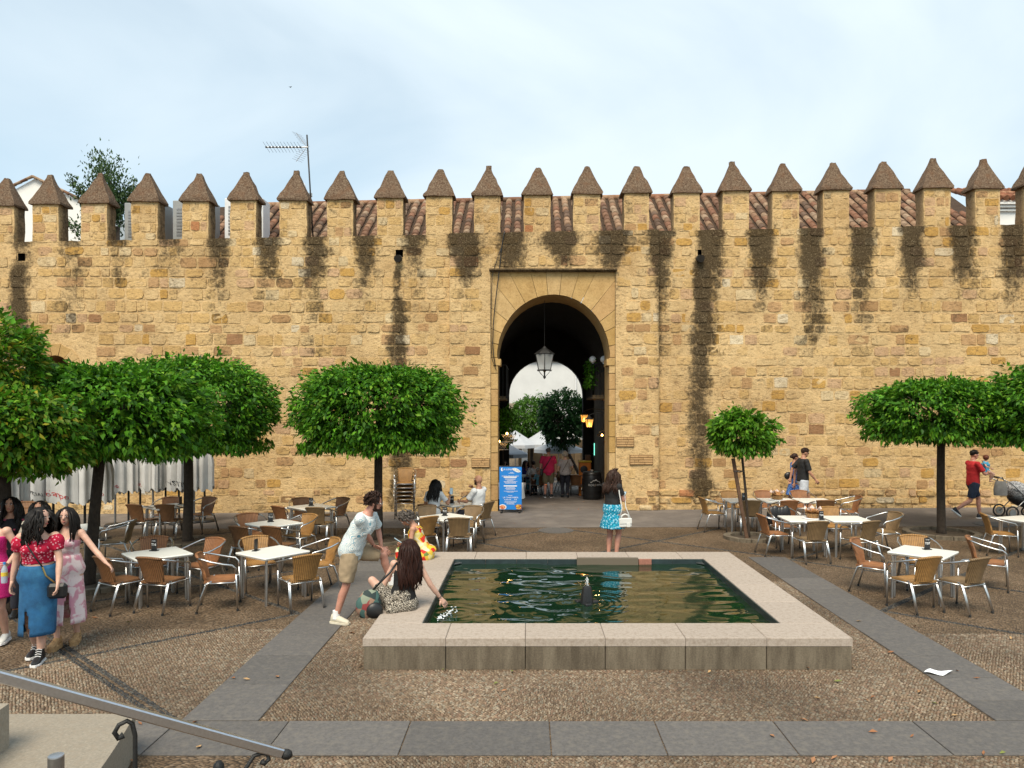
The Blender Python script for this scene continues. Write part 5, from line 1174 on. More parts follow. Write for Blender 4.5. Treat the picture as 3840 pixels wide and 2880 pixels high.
for k, dx, dy, lb in (('I2', -.02, -.02, 'bread basket heaped with rolls and tissue on the row of three tables'), ('J1', .18, -.02, 'bread basket in clear wrap behind the T04 card')):
    t = empty('bread_basket', on_table(k, dx, dy), 0, lb, 'basket', 'bread baskets'); mb = MB(); mb.lathe([(.17, 0), (.20, .012), (.19, .02), (.05, .012)], 18); mb.build('plate', m_print, t, 40)
    mb = MB(); mb.lathe([(.11, .02), (.15, .11), (.145, .11), (.10, .03)], 16); mb.build('wicker_bowl', wick['honey'], t, 40)
    rr = random.Random(len(lb))
    for i in range(7): a = i*.9; mb = MB(); M_ = Matrix.Rotation(rr.uniform(0, 3), 3, 'Z') @ Matrix.Rotation(rr.uniform(-.5, .5), 3, 'Y'); mb.ell((.08*math.cos(a), .08*math.sin(a), .13+rr.uniform(0, .04)), (.085, .045, .035), 8, 6, M_); mb.build('roll', m_bread, t, 180)
    for i in range(5): a = i*1.3; mb = MB(); mb.add([(.04*math.cos(a), .04*math.sin(a), .12), (.17*math.cos(a-.3), .17*math.sin(a-.3), .20), (.15*math.cos(a), .15*math.sin(a), .25), (.17*math.cos(a+.3), .17*math.sin(a+.3), .19)], [(0, 1, 2), (0, 2, 3)]); mb.build('tissue', m_nap, t)
PROTO = {k: None for k in wick}
CH = [(-5.36, 9.46, .5, .86, 'brown', 'chair at the T16 table beside the outstretched hand of the woman in pink'), (-4.80, 9.46, .25, .97, 'brown', 'chair with its back turned at the near side of the T16 table'), (-4.72, 10.38, -.4, -.9, 'rust', 'chair facing the viewer at the far side of the T16 table'), (-5.5, 10.5, .35, -.93, 'rust', 'chair hidden behind the T16 card'), (-4.07, 9.52, .95, .3, 'rust', 'chair turned sideways between the T16 table and the next one'),
      (-3.03, 9.58, -.6, .8, 'honey', 'light wicker chair with its back turned at the table beside the standing man'), (-3.05, 10.45, -.8, -.55, 'honey', 'chair turned away from the standing man at the table next to him'), (-3.95, 10.55, .55, -.83, 'honey', 'chair behind the table beside the standing man'),
      (-4.64, 11.95, .35, .93, 'brown', 'dark chair at the T13 table, nearer the T16 table'), (-4.12, 11.95, .3, .95, 'brown', 'dark chair at the T13 table, nearer the standing man'), (-5.0, 12.98, .6, -.8, 'rust', 'chair on the wall side of the T13 table, next to its card'), (-4.1, 12.88, -.5, -.85, 'honey', 'chair on the wall side of the T13 table, toward the fountain'),
      (-4.83, 14.45, .5, .85, 'rust', 'reddish chair in front of the T10 table'), (-4.12, 14.3, .15, .98, 'grey', 'greyish chair with its back turned at the T10 table'), (-4.17, 15.5, -.5, -.86, 'brown', 'dark chair facing the square at the T10 table'), (-4.85, 15.45, .4, -.9, 'brown', 'chair mostly hidden behind the T10 table'),
      (-7.9, 14.76, .25, .97, 'brown', 'dark chair beside the closed parasols, farther from the trunk'), (-7.33, 14.74, .0, 1, 'brown', 'dark chair in front of the table behind the trunk'), (-7.85, 15.6, .1, -1, 'rust', 'chair facing the square behind the table by the closed parasols'), (-7.1, 15.6, -.3, -.95, 'rust', 'chair half behind the dark trunk near the closed parasols'), (-7.05, 12.3, -.9, -.3, 'grey', 'chair between the leaning trunk and the table behind the women'),
      (-1.22, 12.9, 0, 1, 'grey', 'greyish chair with its back turned at the T12 table'), (-1.92, 13.0, -.5, .6, 'honey', 'golden chair at the T12 table behind the woman in yellow'), (-1.15, 14.0, -.3, -.95, 'grey', 'chair on the wall side of the T12 table toward the gate'), (-1.92, 13.98, .3, -.95, 'grey', 'chair on the wall side of the T12 table near the lone tree'),
      (-1.97, 14.75, .25, .95, 'brown', 'chair in which the woman in a white top sits'), (-1.02, 15.05, -.85, .5, 'grey', 'chair in which the bald man sits'), (-1.25, 16.0, -.2, -1, 'grey', 'empty chair against the wall at the table of the couple'),
      (4.05, 15.7, 1, .1, 'honey', 'chair at the head of the three tables beside the sapling'), (4.72, 15.33, .05, 1, 'grey', 'chair with its back turned just behind the sapling stake'), (5.5, 15.33, 0, 1, 'rust', 'chair with its back turned before the middle table of the three'), (6.3, 15.36, .1, 1, 'brown', 'chair with its back turned behind the bread basket of the T04 table'), (4.72, 16.62, 0, -1, 'honey', 'chair on the wall side of the three tables nearest the sapling'), (5.52, 16.62, 0, -1, 'rust', 'chair on the wall side behind the heaped bread basket'), (6.37, 16.62, 0, -1, 'rust', 'chair on the wall side in front of the man in black'), (7.05, 15.85, -1, .1, 'rust', 'chair at the far end of the three tables, side on'),
      (4.5, 13.1, 1, .1, 'rust', 'reddish chair side on at the sapling end of the T04 tables'), (4.93, 12.5, -.1, 1, 'grey', 'chair with its back turned at the T04 table'), (5.8, 12.52, -.35, .93, 'grey', 'chair with its back turned at the table next to T04'), (5.92, 13.85, 0, -1, 'honey', 'orange chair behind the T04 table, facing the fountain'), (6.6, 13.3, -.95, -.2, 'grey', 'chair at the far end of the T04 tables, side on'), (4.95, 13.9, .05, -1, 'brown', 'dark chair behind the T04 table with a black jacket'),
      (5.0, 10.38, .7, -.6, 'rust', 'reddish chair at the T07 table nearest the T04 tables'), (5.1, 9.48, -.3, .95, 'honey', 'orange wicker chair with its back turned at the T07 table'), (5.69, 9.42, -.4, .9, 'grey', 'grey brown chair with its back turned at the T07 table'), (5.78, 10.6, -.2, -1, 'honey', 'chair behind the T07 card'), (6.82, 10.6, .8, -.5, 'rust', 'reddish chair turned away from the T07 table'), (8.62, 13.1, .95, -.3, 'honey', 'chair at the table cut off at the square edge')]
def chair(x, y, fx, fy, kind, label, group='wicker terrace chairs', z=None):
    c = make_chair(kind) if PROTO[kind] is None else copy_tree(PROTO[kind])
    if PROTO[kind] is None: PROTO[kind] = c
    c.location = P(x, y) if z is None else V(x*K, y*K, z); c.rotation_euler = (0, 0, math.atan2(-fx, fy)); tag(c, label, 'chair', group); return c
for q in CH: chair(*q)
for i in range(6): chair(-3.06+.004*i, 17.85-.012*i, .12, -1, 'honey', '%s chair from the ground in the stack against the wall' % (OR[i] if i < 5 else 'topmost'), 'stacked wicker chairs', gz(-3.06, 17.8)*K+.105*i)
mb = MB(); c = P(4.95, 13.9, 0); M_ = Matrix.Identity(3)
for i in range(5): mb.ell(c+V(-.15+.075*i, .27, .58+.02*math.sin(i*2)), (.11, .06, .22), 12, 8)
tag(mb.build('jacket', m_black, smooth=180), 'black jacket hung over the chair behind the T04 table', 'jacket')
for i, (x, y, zz) in enumerate(((-9.2, 12.9, 0), (-9.25, 12.95, .11), (-9.2, 13.0, .22))): chair(x, y, .3, -1, 'brown', '%s chair of the shadowed stack behind the walking women' % ('lowest', 'middle', 'upper')[i], 'chairs stacked under the trees', zz)
# ------------------------------------------------------------------ people
def skin_mat(name, c):
    m, N, L, b = new_mat(name); v = coord(N, L); f = noise_n(N, L, v, 9, 4, .6)
    L.new(ramp_n(N, L, f, [(.3, tuple(x*.86 for x in c)), (.7, tuple(min(1, x*1.1) for x in c))]), b.inputs['Base Color']); b.inputs['Roughness'].default_value = .5; b.inputs['Specular IOR Level'].default_value = .35
    b.inputs['Subsurface Weight'].default_value = .08; b.inputs['Subsurface Radius'].default_value = (.02, .008, .004); return m
SKIN = {'fair': skin_mat('fair_skin', (.60, .36, .27)), 'tan': skin_mat('tanned_skin', (.47, .24, .155)), 'pink': skin_mat('flushed_skin', (.52, .255, .185)), 'brown': skin_mat('brown_skin', (.33, .17, .11))}
m_eye = M('eye_white', (.75, .72, .70), .3, 0); m_iris = M('dark_iris', (.02, .013, .01), .3, 0); m_lip = M('lips', (.36, .085, .075), .5, 0)
def hair_mat(name, c):
    m, N, L, b = new_mat(name); v = coord(N, L, scale=(40, 40, 5)); f = noise_n(N, L, v, 1.4, 4, .6)
    L.new(ramp_n(N, L, f, [(.3, tuple(x*.5 for x in c)), (.7, tuple(x*1.5 for x in c))]), b.inputs['Base Color']); b.inputs['Roughness'].default_value = .5; b.inputs['Specular IOR Level'].default_value = .22; return m
HAIR = {'black': hair_mat('black_hair', (.010, .008, .007)), 'brown': hair_mat('brown_hair', (.030, .014, .009)), 'auburn': hair_mat('dark_auburn_hair', (.022, .007, .004)), 'grey': hair_mat('greying_hair', (.10, .085, .075)), 'white': hair_mat('white_hair', (.50, .46, .40)), 'blond': hair_mat('blond_hair', (.30, .17, .07)), 'red': hair_mat('reddish_hair', (.10, .03, .015))}
def ik(a, c, l1, l2, pole):
    a, c = Vector(a), Vector(c); d = c-a; D = d.length; mx_ = (l1+l2)*.995
    if D > mx_: c = a+d*(mx_/D); d = c-a; D = mx_
    x = (l1*l1-l2*l2+D*D)/(2*D); h = math.sqrt(max(0, l1*l1-x*x)); u = d/D; p = Vector(pole); p = (p-u*p.dot(u)).normalized()
    return a+u*x+p*h, c
class Pose: pass
def pose(fem=False, pelvis=(0, 0, .93), lean=0, side=0, tw=0, R_=None, L_=None, fR=(.10, 0, .08), fL=(-.10, 0, .08), toeR=8, toeL=-8, kR=(.08, 1, .1), kL=(-.08, 1, .1), eR=(.5, -1, -.2), eL=(-.5, -1, -.2), hy=0, hp=0, hr=0, heavy=1.0, ptw=0):
    p = Pose(); p.fem = fem; p.heavy = heavy; P_ = Vector(pelvis); p.pel = P_
    Mt = Matrix.Rotation(R(tw), 3, 'Z') @ Matrix.Rotation(R(side), 3, 'Y') @ Matrix.Rotation(R(-lean), 3, 'X')
    p.r, p.f, p.u = Mt @ V(1, 0, 0), Mt @ V(0, 1, 0), Mt @ V(0, 0, 1)
    Mp = Matrix.Rotation(R(ptw), 3, 'Z'); p.pr, p.pf = Mp @ V(1, 0, 0), Mp @ V(0, 1, 0)
    sw_ = .165 if fem else .202; hw = .095 if fem else .09
    p.sh = {'R': P_+p.u*.475+p.r*sw_, 'L': P_+p.u*.475-p.r*sw_}; p.neck = P_+p.u*.535
    Mh = Mt @ Matrix.Rotation(R(lean*.6), 3, 'X') @ Matrix.Rotation(R(hy), 3, 'Z') @ Matrix.Rotation(R(-hp), 3, 'X') @ Matrix.Rotation(R(hr), 3, 'Y')
    p.hM = Mh; p.hr, p.hf, p.hu = Mh @ V(1, 0, 0), Mh @ V(0, 1, 0), Mh @ V(0, 0, 1); p.head = p.neck+p.u*.06+p.hu*.09+p.hf*.025
    p.hip = {'R': P_+p.pr*hw-V(0, 0, .03), 'L': P_-p.pr*hw-V(0, 0, .03)}
    p.hand, p.elb, p.knee, p.ank = {}, {}, {}, {}
    for s, h, e in (('R', R_, eR), ('L', L_, eL)):
        sg = 1 if s == 'R' else -1; h = Vector(h) if h is not None else P_+V(sg*.27, .04, -.06); p.elb[s], p.hand[s] = ik(p.sh[s], h, .285, .25, e)
    for s, f, k in (('R', fR, kR), ('L', fL, kL)): p.knee[s], p.ank[s] = ik(p.hip[s], f, .425, .41, k)
    p.toe = {'R': Vector((math.sin(R(toeR)), math.cos(R(toeR)), 0)), 'L': Vector((math.sin(R(toeL)), math.cos(R(toeL)), 0))}; p.tilt = {'R': 0, 'L': 0}
    return p
RM = [(-.10, .09, .085), (-.05, .150, .110), (.02, .168, .118), (.10, .158, .112), (.2, .152, .108), (.3, .168, .118), (.39, .182, .122), (.455, .165, .10), (.50, .11, .08), (.54, .058, .058), (.60, .052, .054)]
RF = [(-.10, .09, .095), (-.05, .165, .125), (.02, .180, .130), (.10, .158, .112), (.2, .126, .094), (.3, .138, .104), (.39, .152, .112), (.455, .138, .088), (.50, .092, .068), (.54, .048, .050), (.60, .044, .047)]
def torso_rings(p, a, b, inf=0, rate=None):
    T = RF if p.fem else RM; out = []; h = p.heavy
    def at(t):
        for q, w in zip(T, T[1:]):
            if q[0] <= t <= w[0]: k = (t-q[0])/(w[0]-q[0]); return q[1]+(w[1]-q[1])*k, q[2]+(w[2]-q[2])*k
        return T[0][1:] if t < T[0][0] else T[-1][1:]
    n = max(3, int((b-a)/.04)); 
    for i in range(n+1):
        t = a+(b-a)*i/n; rx, ry = at(t); k = min(1, max(0, (t+.02)/.22)); u = V(0, 0, 1).lerp(p.u, k); rr_ = p.pr.lerp(p.r, k).normalized(); ff = p.pf.lerp(p.f, k).normalized()
        c = p.pel+(p.u*t if t > 0 else V(0, 0, t)); hh = h if t < .42 else 1+(h-1)*.4; out.append((c+ff*(.01 if .25 < t < .42 else 0), rr_, ff, rx*hh+inf, ry*hh+inf))
    return out
def limb(mb, a, b, r0, r1, n=10): mb.cap(a, b, r0, r1, n)
def person(label, loc, rz, H, p, skin='fair', hair=None, vox=.0125, clothes=(), feet='bare', group=None, beard=False, glasses=False, nm='person', hands=True, curl=.5):
    s = H/1.70; S = lambda q: tuple(Vector(q)*s); h = p.heavy
    mb = MB(); mb.loft(torso_rings(p, -.10, .60), 18)
    for k in 'RL':
        limb(mb, p.sh[k], p.elb[k], .047*(1 if not p.fem else .9)*h, .038); limb(mb, p.elb[k], p.elb[k].lerp(p.hand[k], .35), .037, .039*(1 if not p.fem else .92)); limb(mb, p.elb[k].lerp(p.hand[k], .35), p.hand[k], .038, .024)
        mb.ell(p.sh[k]-p.u*.01, (.056, .056, .056))
        limb(mb, p.hip[k], p.knee[k], .088*h*(1.04 if p.fem else 1), .054*h); c = p.knee[k].lerp(p.ank[k], .3); bk = (p.knee[k]-p.ank[k]).cross((p.knee[k]-p.hip[k])); 
        limb(mb, p.knee[k], c-p.toe[k]*.012, .052*h, .056*h); limb(mb, c-p.toe[k]*.012, p.ank[k], .055*h, .034)
        if feet in ('bare', 'sandal'): limb(mb, p.ank[k]-p.toe[k]*.03-V(0, 0, .045), p.ank[k]+p.toe[k]*.13-V(0, 0, .055), .032, .024)
    if p.fem:
        for q in (-1, 1): mb.ell(p.pel+p.u*.345+p.r*.068*q+p.f*.088*h, (.058, .052, .058))
    mb.ell(p.head+p.hu*.02-p.hf*.005, (.073, .092, .098), 14, 10, Matrix((p.hr, p.hf, p.hu)).transposed()); mb.ell(p.head+p.hf*.022-p.hu*.045, (.054, .066, .062), 12, 8, Matrix((p.hr, p.hf, p.hu)).transposed())
    mb.ell(p.head+p.hf*.062-p.hu*.082, (.024, .022, .02), 8, 6); limb(mb, p.neck-p.u*.02, p.head-p.hu*.05-p.hf*.015, .05 if not p.fem else .043, .05 if not p.fem else .042)
    mb.tube([p.head+p.hf*.088+p.hu*.022, p.head+p.hf*.103-p.hu*.012, p.head+p.hf*.088-p.hu*.02], [.009, .015, .012], 6)
    for q in (-1, 1): mb.ell(p.head+p.hr*.073*q-p.hf*.008-p.hu*.005, (.012, .02, .032), 8, 6, Matrix((p.hr, p.hf, p.hu)).transposed())
    vs, fs = remeshed(mb, vox, 5, .5); B = MB(); B.add([Vector(v)*s for v in vs], fs)
    if hands:
        for k in 'RL':                                     # palm and five fingers
            w = p.hand[k]; d = (w-p.elb[k]).normalized(); sg = 1 if k == 'R' else -1; side = p.r*sg
            pn = getattr(p, 'palm', {}).get(k); pn = Vector(pn) if pn is not None else -side; pn = (pn-d*pn.dot(d)).normalized(); ac = d.cross(pn)*(-sg)
            hd = getattr(p, 'hdir', {}).get(k)
            if hd is not None: d = Vector(hd).normalized(); pn = (pn-d*pn.dot(d)).normalized(); ac = d.cross(pn)*(-sg)
            B.loft([(S(w-d*.02), ac, pn, .024*s, .021*s), (S(w+d*.02), ac, pn, .03*s, .018*s), (S(w+d*.06), ac, pn, .041*s, .016*s), (S(w+d*.088), ac, pn, .038*s, .013*s)], 10)
            cu = getattr(p, 'curl', {}).get(k, curl)
            for j, (o_, l_) in enumerate(((.030, .068), (.010, .078), (-.010, .072), (-.030, .056))):
                b0 = w+d*.083+ac*o_; b1 = b0+(d*(1-cu*.35)+pn*cu*.5).normalized()*l_*.45; b2 = b1+(d*(1-cu)+pn*cu*1.1).normalized()*l_*.33; b3 = b2+(d*(1-1.5*cu)+pn*cu*1.3).normalized()*l_*.25
                B.tube([S(b0-d*.01), S(b1), S(b2), S(b3)], [.0092*s, .0085*s, .0078*s, .0055*s], 6)
            t0 = w+d*.025+ac*.026; t1 = t0+(d*.6+ac*.75+pn*.25).normalized()*.04; t2 = t1+(d*.9+ac*.15+pn*.4).normalized()*.032
            B.tube([S(t0-d*.01-ac*.01), S(t1), S(t2)], [.013*s, .0105*s, .007*s], 6)
    if feet in ('bare', 'sandal'):
        for k in 'RL':
            for j in range(5): a = p.ank[k]+p.toe[k]*.14-V(0, 0, .062)+p.toe[k].cross(V(0, 0, 1))*(.024-.012*j); B.cap(S(a), S(a+p.toe[k]*.025), .008*s, .007*s, 6)
    Mh = Matrix((p.hr, p.hf, p.hu)).transposed()
    for q in (-1, 1):
        e = p.head+p.hf*.079+p.hu*.018+p.hr*.030*q; B.ell(S(e), (.0145*s, .008*s, .0075*s), 8, 6, Mh, 1); B.ell(S(e+p.hf*.006), (.0075*s, .0045*s, .0072*s), 8, 6, Mh, 2); B.tube([S(e+p.hu*.017-p.hr*.017+p.hf*.006), S(e+p.hu*.021+p.hf*.010), S(e+p.hu*.016+p.hr*.018+p.hf*.002)], [.004*s, .0055*s, .003*s], 5, 2)
    m_ = p.head+p.hf*.090-p.hu*.048; B.ell(S(m_), (.021*s, .007*s, .0075*s), 10, 6, Mh, 3)
    o = B.build(nm, [SKIN[skin], m_eye, m_iris, m_lip], None, 180); o.location = loc; o.rotation_euler = (0, 0, rz); tag(o, label, 'person', group)
    p.S = S; p.s = s; p.o = o; p.Mh = Mh
    for k in 'RL': shoe(p, k, feet)
    if hair: hairdo(p, *hair)
    if beard:
        b = MB(); b.ell(S(p.head+p.hf*.034-p.hu*.076), (.054*s, .058*s, .034*s), 14, 8, Mh); b.ell(S(p.head+p.hf*.094-p.hu*.036), (.028*s, .008*s, .007*s), 8, 6, Mh)
        for q in (-1, 1): b.cap(S(p.head+p.hr*.064*q+p.hf*.02-p.hu*.0), S(p.head+p.hr*.055*q+p.hf*.035-p.hu*.06), .014*s, .02*s, 8)
        b.build('beard', HAIR['brown'], o, 180)
    if glasses:
        b = MB()
        for q in (-1, 1): c = p.head+p.hf*.100+p.hu*.016+p.hr*.031*q; b.tube([S(c+p.hr*.023*math.cos(t*.7)+p.hu*.020*math.sin(t*.7)) for t in range(10)], .0022*s, 5); b.tube([S(c+p.hr*.023*q), S(p.head+p.hr*.078*q+p.hf*.0+p.hu*.02)], .002*s, 5)
        b.tube([S(p.head+p.hf*.104+p.hu*.02-p.hr*.009), S(p.head+p.hf*.104+p.hu*.02+p.hr*.009)], .002*s, 5); b.build('glasses', m_alud, o)
    for c in clothes: c(p)
    return o
def shoe(p, k, kind):
    S, s = p.S, p.s
    if kind in ('bare', None): return
    a, t = p.ank[k], p.toe[k]; t = (t+V(0, 0, math.sin(p.tilt[k]))).normalized() if p.tilt[k] else t; sd = t.cross(V(0, 0, 1)).normalized(); up = sd.cross(t)
    col, sole, ht, sh = SHOES[kind]; g = a-up*.08*1.0
    b = MB(); pr = [(-.075, .020, .028), (-.06, .034, .055), (-.02, .037, .062), (.05, .040, .045), (.11, .046, .032), (.155, .042, .024), (.185, .022, .014)]
    b.loft([(S(g+t*y+up*(sh+z*.9)), sd, up, x*s, z*s) for y, x, z in pr], 12)
    if ht: b.loft([(S(a-up*.03), sd, t, .042*s, .052*s), (S(a+up*ht*.5), sd, t, .041*s, .045*s), (S(a+up*ht), sd, t, .043*s, .048*s)], 12)
    o = b.build('shoe', col, p.o, 50)
    b = MB(); q = [(-.085, .026), (-.06, .040), (0, .040), (.06, .044), (.12, .052), (.165, .046), (.198, .022)]
    pl = [g+t*y+sd*x for y, x in q]+[g+t*y-sd*x for y, x in q[::-1]]; n = len(pl); th = sh+.012
    b.add([S(v-up*.0) for v in pl]+[S(v+up*th) for v in pl], [tuple(range(n)), tuple(range(2*n-1, n-1, -1))]+[(i, i+n, (i+1) % n+n, (i+1) % n) for i in range(n)]); b.build('sole', sole, o)
    if kind == 'hightop':
        b = MB()
        for i in range(5): c = a+t*(.085-.012*i)+up*(-.02+.022*i)*1.0; b.tube([S(c-sd*.03), S(c+up*.012+t*.01), S(c+sd*.03)], .004*s, 5)
        b.build('laces', m_print, o)
    if kind in ('canvas',):
        b = MB(); b.loft([(S(a-up*.02), sd, t, .045*s, .05*s), (S(a+up*.05), sd, t, .043*s, .044*s), (S(a+up*.085), sd, t, .045*s, .045*s)], 12); b.build('sock', m_print, p.o, 60)
m_cream = M('cream_canvas', (.60, .55, .44), .8, .1, 12); m_navy = M('dark_trainers', (.02, .022, .03), .7, .1, 12); m_cork = M('cork_platform', (.40, .24, .11), .8, .2, 40); m_whs = M('white_trainers', (.62, .62, .6), .6, .06, 9)
SHOES = {'canvas': (m_cream, m_cream, 0, .012), 'hightop': (m_black, m_print, .075, .014), 'trainer': (m_navy, m_print, .01, .014), 'sandal': (m_cork, m_cork, 0, .0), 'white': (m_whs, m_print, 0, .014), 'black': (m_black, m_black, 0, .01)}
def hairdo(p, style, colour, length=.4, seed=1, wave=.012):
    S, s = p.S, p.s; rr = random.Random(seed); b = MB(); h = p.head
    if style == 'short': b.ell(S(h-p.hf*.014+p.hu*.036), (.079*s, .094*s, .087*s), 14, 10, p.Mh); ns = 90; L0 = .03
    elif style == 'curly': b.ell(S(h-p.hf*.022+p.hu*.03), (.088*s, .10*s, .092*s), 14, 10, p.Mh); ns = 0
    else: b.ell(S(h-p.hf*.020+p.hu*.030), (.084*s, .100*s, .092*s), 14, 10, p.Mh); ns = 0
    if style == 'short':
        for i in range(ns):
            a = rr.uniform(0, 6.28); e = rr.uniform(.05, 1.4); d = p.hr*math.cos(a)*math.cos(e)+p.hf*math.sin(a)*math.cos(e)*1.1+p.hu*math.sin(e); c = h-p.hf*.014+p.hu*.036
            if d.dot(p.hf) > .75 and d.dot(p.hu) < .35: continue
            q = c+d*.082; b.tube([S(q-d*.01), S(q+d*.012+p.hf*.008), S(q+d*.014+p.hf*.02-p.hu*.004)], [.011*s, .009*s, .003*s], 5)
    if style == 'curly':
        for i in range(170):
            a = rr.uniform(0, 6.28); e = rr.uniform(-.75, 1.5); d = p.hr*math.cos(a)*math.cos(e)+p.hf*math.sin(a)*math.cos(e)*1.1+p.hu*math.sin(e)
            if d.dot(p.hf) > .42 and d.dot(p.hu) < .62: continue
            q = h-p.hf*.022+p.hu*.028+d*(.086+rr.uniform(0, length*.04)); w = rr.uniform(.012, .024)
            b.tube([S(q+(p.hr*math.cos(t*1.4)+p.hu*math.sin(t*1.4))*w+d*.006*t-p.hu*.010*t*(length > .5)) for t in range(5)], [.009*s]*4+[.004*s], 5)
    if style in ('long', 'wavy', 'bob', 'bun'):
        n = 120 if style != 'bun' else 40; back = -p.f
        for i in range(n):
            a = rr.uniform(-2.45, 2.45); d = (-p.hf*math.cos(a)+p.hr*math.sin(a)).normalized(); e = rr.uniform(-.1, .9); q0 = h-p.hf*.02+p.hu*(.03+.085*math.sin(e))+d*(.082*math.cos(e)+.004)
            if abs(a) > 1.75: q0 = h-p.hf*.005+p.hu*(.06+.03*rr.random())+d*.072
            if style == 'bun': q1 = h-p.hf*.10+p.hu*.02; b.tube([S(q0), S(q0.lerp(q1, .5)+d*.01), S(q1)], [.012*s, .01*s, .006*s], 5); continue
            l = length*rr.uniform(.75, 1.08); pts = [q0]; x = q0.copy(); x2 = Vector((d.x, d.y, 0)).normalized()
            for t in range(1, 7):
                f_ = t/6; x = q0-V(0, 0, 1)*l*f_+x2*(.012+.045*math.sin(min(1, f_*1.6)*1.57)) + (p.r*rr.uniform(-1, 1)+p.f*rr.uniform(-.6, .6))*wave*(1+f_)
                lo = (x-p.pel).dot(p.u)                       # stay outside the shoulders and back
                if -.1 < lo < .50:
                    yy = (x-p.pel).dot(p.f); xx_ = (x-p.pel).dot(p.r); lim = (.125 if lo < .43 else .09)*math.sqrt(max(.05, 1-min(.95, abs(xx_)/.2)**2))+.012
                    if abs(yy) < lim: x = x+p.f*((lim if (d.dot(p.f) > .15) else -lim)-yy)
                pts.append(x)
            b.tube([S(v) for v in pts], [.014*s, .016*s, .016*s, .014*s, .012*s, .009*s, .003*s], 5)
        if style == 'bun': b.ell(S(h-p.hf*.115+p.hu*.02), (.05*s, .045*s, .045*s), 10, 8)
    b.build('hair', HAIR[colour], p.o, 180)
def wrinkle(vs, k, amp):
    out = []
    for v in vs:
        v = Vector(v); n = mnoise.noise_vector(v*k); out.append(v+n*amp)
    return out
def cloth(p, name, mb, mat, vox=.012, amp=.006, it=4):
    vs, fs = remeshed(mb, vox, it, .5); B = MB(); B.add([q*p.s for q in wrinkle(wrinkle(vs, 6.5, amp*1.3), 17, amp*.8)], fs); return B.build(name, mat, p.o, 180)
def top(mat, a=-.06, b=.50, inf=.014, sleeve=.55, name='shirt', flare=.0, sr=.062, amp=.006, puff=False):
    def f(p):
        mb = MB(); rg_ = torso_rings(p, a, b, inf); n = len(rg_); mb.loft([(c, r_, q, rx+flare*(1-i/n), ry+flare*(1-i/n)) for i, (c, r_, q, rx, ry) in enumerate(rg_)], 20)
        if p.fem:
            for q in (-1, 1): mb.ell(p.pel+p.u*.345+p.r*.068*q+p.f*.088*p.heavy, (.058+inf, .052+inf, .056+inf))
        for k in 'RL':
            if sleeve <= 0: continue
            if puff: mb.ell(p.sh[k].lerp(p.elb[k], .25), (.088, .085, .092)); mb.tube([p.sh[k].lerp(p.elb[k], .2), p.sh[k].lerp(p.elb[k], sleeve)], [.08, .062], 14)
            else:
                mb.ell(p.sh[k]-p.u*.008, (sr+.006,)*3); mb.tube([p.sh[k]+(p.elb[k]-p.sh[k])*.0, p.sh[k].lerp(p.elb[k], .2), p.sh[k].lerp(p.elb[k], sleeve*.6), p.sh[k].lerp(p.elb[k], min(1, sleeve))], [sr*.75, sr, sr, sr*1.03], 14)
                if sleeve > 1: mb.tube([p.elb[k], p.elb[k].lerp(p.hand[k], sleeve-1)], [sr*.95, sr*.8], 14)
        cloth(p, name, mb, mat, amp=amp)
    return f
def bottoms(mat, leg=.55, top_=.08, inf=.018, name='shorts', amp=.006, wide=1.0):
    def f(p):
        mb = MB(); mb.loft(torso_rings(p, -.10, top_, inf), 18)
        for k in 'RL':
            h, kn, an = p.hip[k], p.knee[k], p.ank[k]; r0 = (.092*p.heavy+inf)
            if leg <= 1: mb.tube([h+(h-kn)*.05, h.lerp(kn, leg*.5), h.lerp(kn, leg)], [r0, (r0*.95)*wide, (r0*.92-.02*leg)*wide], 16)
            else: mb.tube([h+(h-kn)*.05, h.lerp(kn, .5), kn, kn.lerp(an, (leg-1)*.5), kn.lerp(an, leg-1)], [r0, r0*.92, .07*wide*p.heavy+.004, .066*wide, .058*wide], 16)
        cloth(p, name, mb, mat, amp=amp)
    return f
def skirt(mat, hem, rx, ry, top_=.12, name='skirt', folds=0, fd=.0, inf=.014, shift=(0, 0), amp=.004, n=72, slit=None):
    """tube of cloth from the waist to height hem"""
    def f(p):
        r0 = torso_rings(p, -.06, top_, inf)[::-1]; rg_ = [r0[i] for i in range(len(r0))]; c0 = rg_[-1]; z0 = c0[0].z; m = 12; rg2 = [tuple(q)+(0, 0) for q in rg_]
        for i in range(1, m+1):
            t = i/m; z = z0+(hem-z0)*t; e = t**.8; rg2.append((V(c0[0].x+shift[0]*t, c0[0].y+shift[1]*t, z), c0[1], c0[2], c0[3]+(rx-c0[3])*e, c0[4]+(ry-c0[4])*e, folds, fd*t))
        mb = MB(); mb.loft(rg2, n); vs = wrinkle(mb.v, 9, amp); fs = mb.f[:-1] if True else mb.f
        fs = mb.f[:-2]
        if slit is not None:
            ang, zt, w = slit; keep = []
            for q in fs:
                k = [i % n for i in q]; lev = min(i//n for i in q); c = sum((Vector(vs[i]) for i in q), Vector())/len(q)
                da = min(abs(((i % n)/n*2*math.pi-ang+math.pi) % (2*math.pi)-math.pi) for i in q)
                if c.z < zt and da < w*min(1, (zt-c.z)/.25+.2): continue
                keep.append(q)
            fs = keep
        B = MB(); B.add([q*p.s for q in vs], fs); o = B.build(name, mat, p.o, 180); md = o.modifiers.new('thick', 'SOLIDIFY'); md.thickness = .004; md.offset = 0
        for v in B.v[:0]: pass
    return f
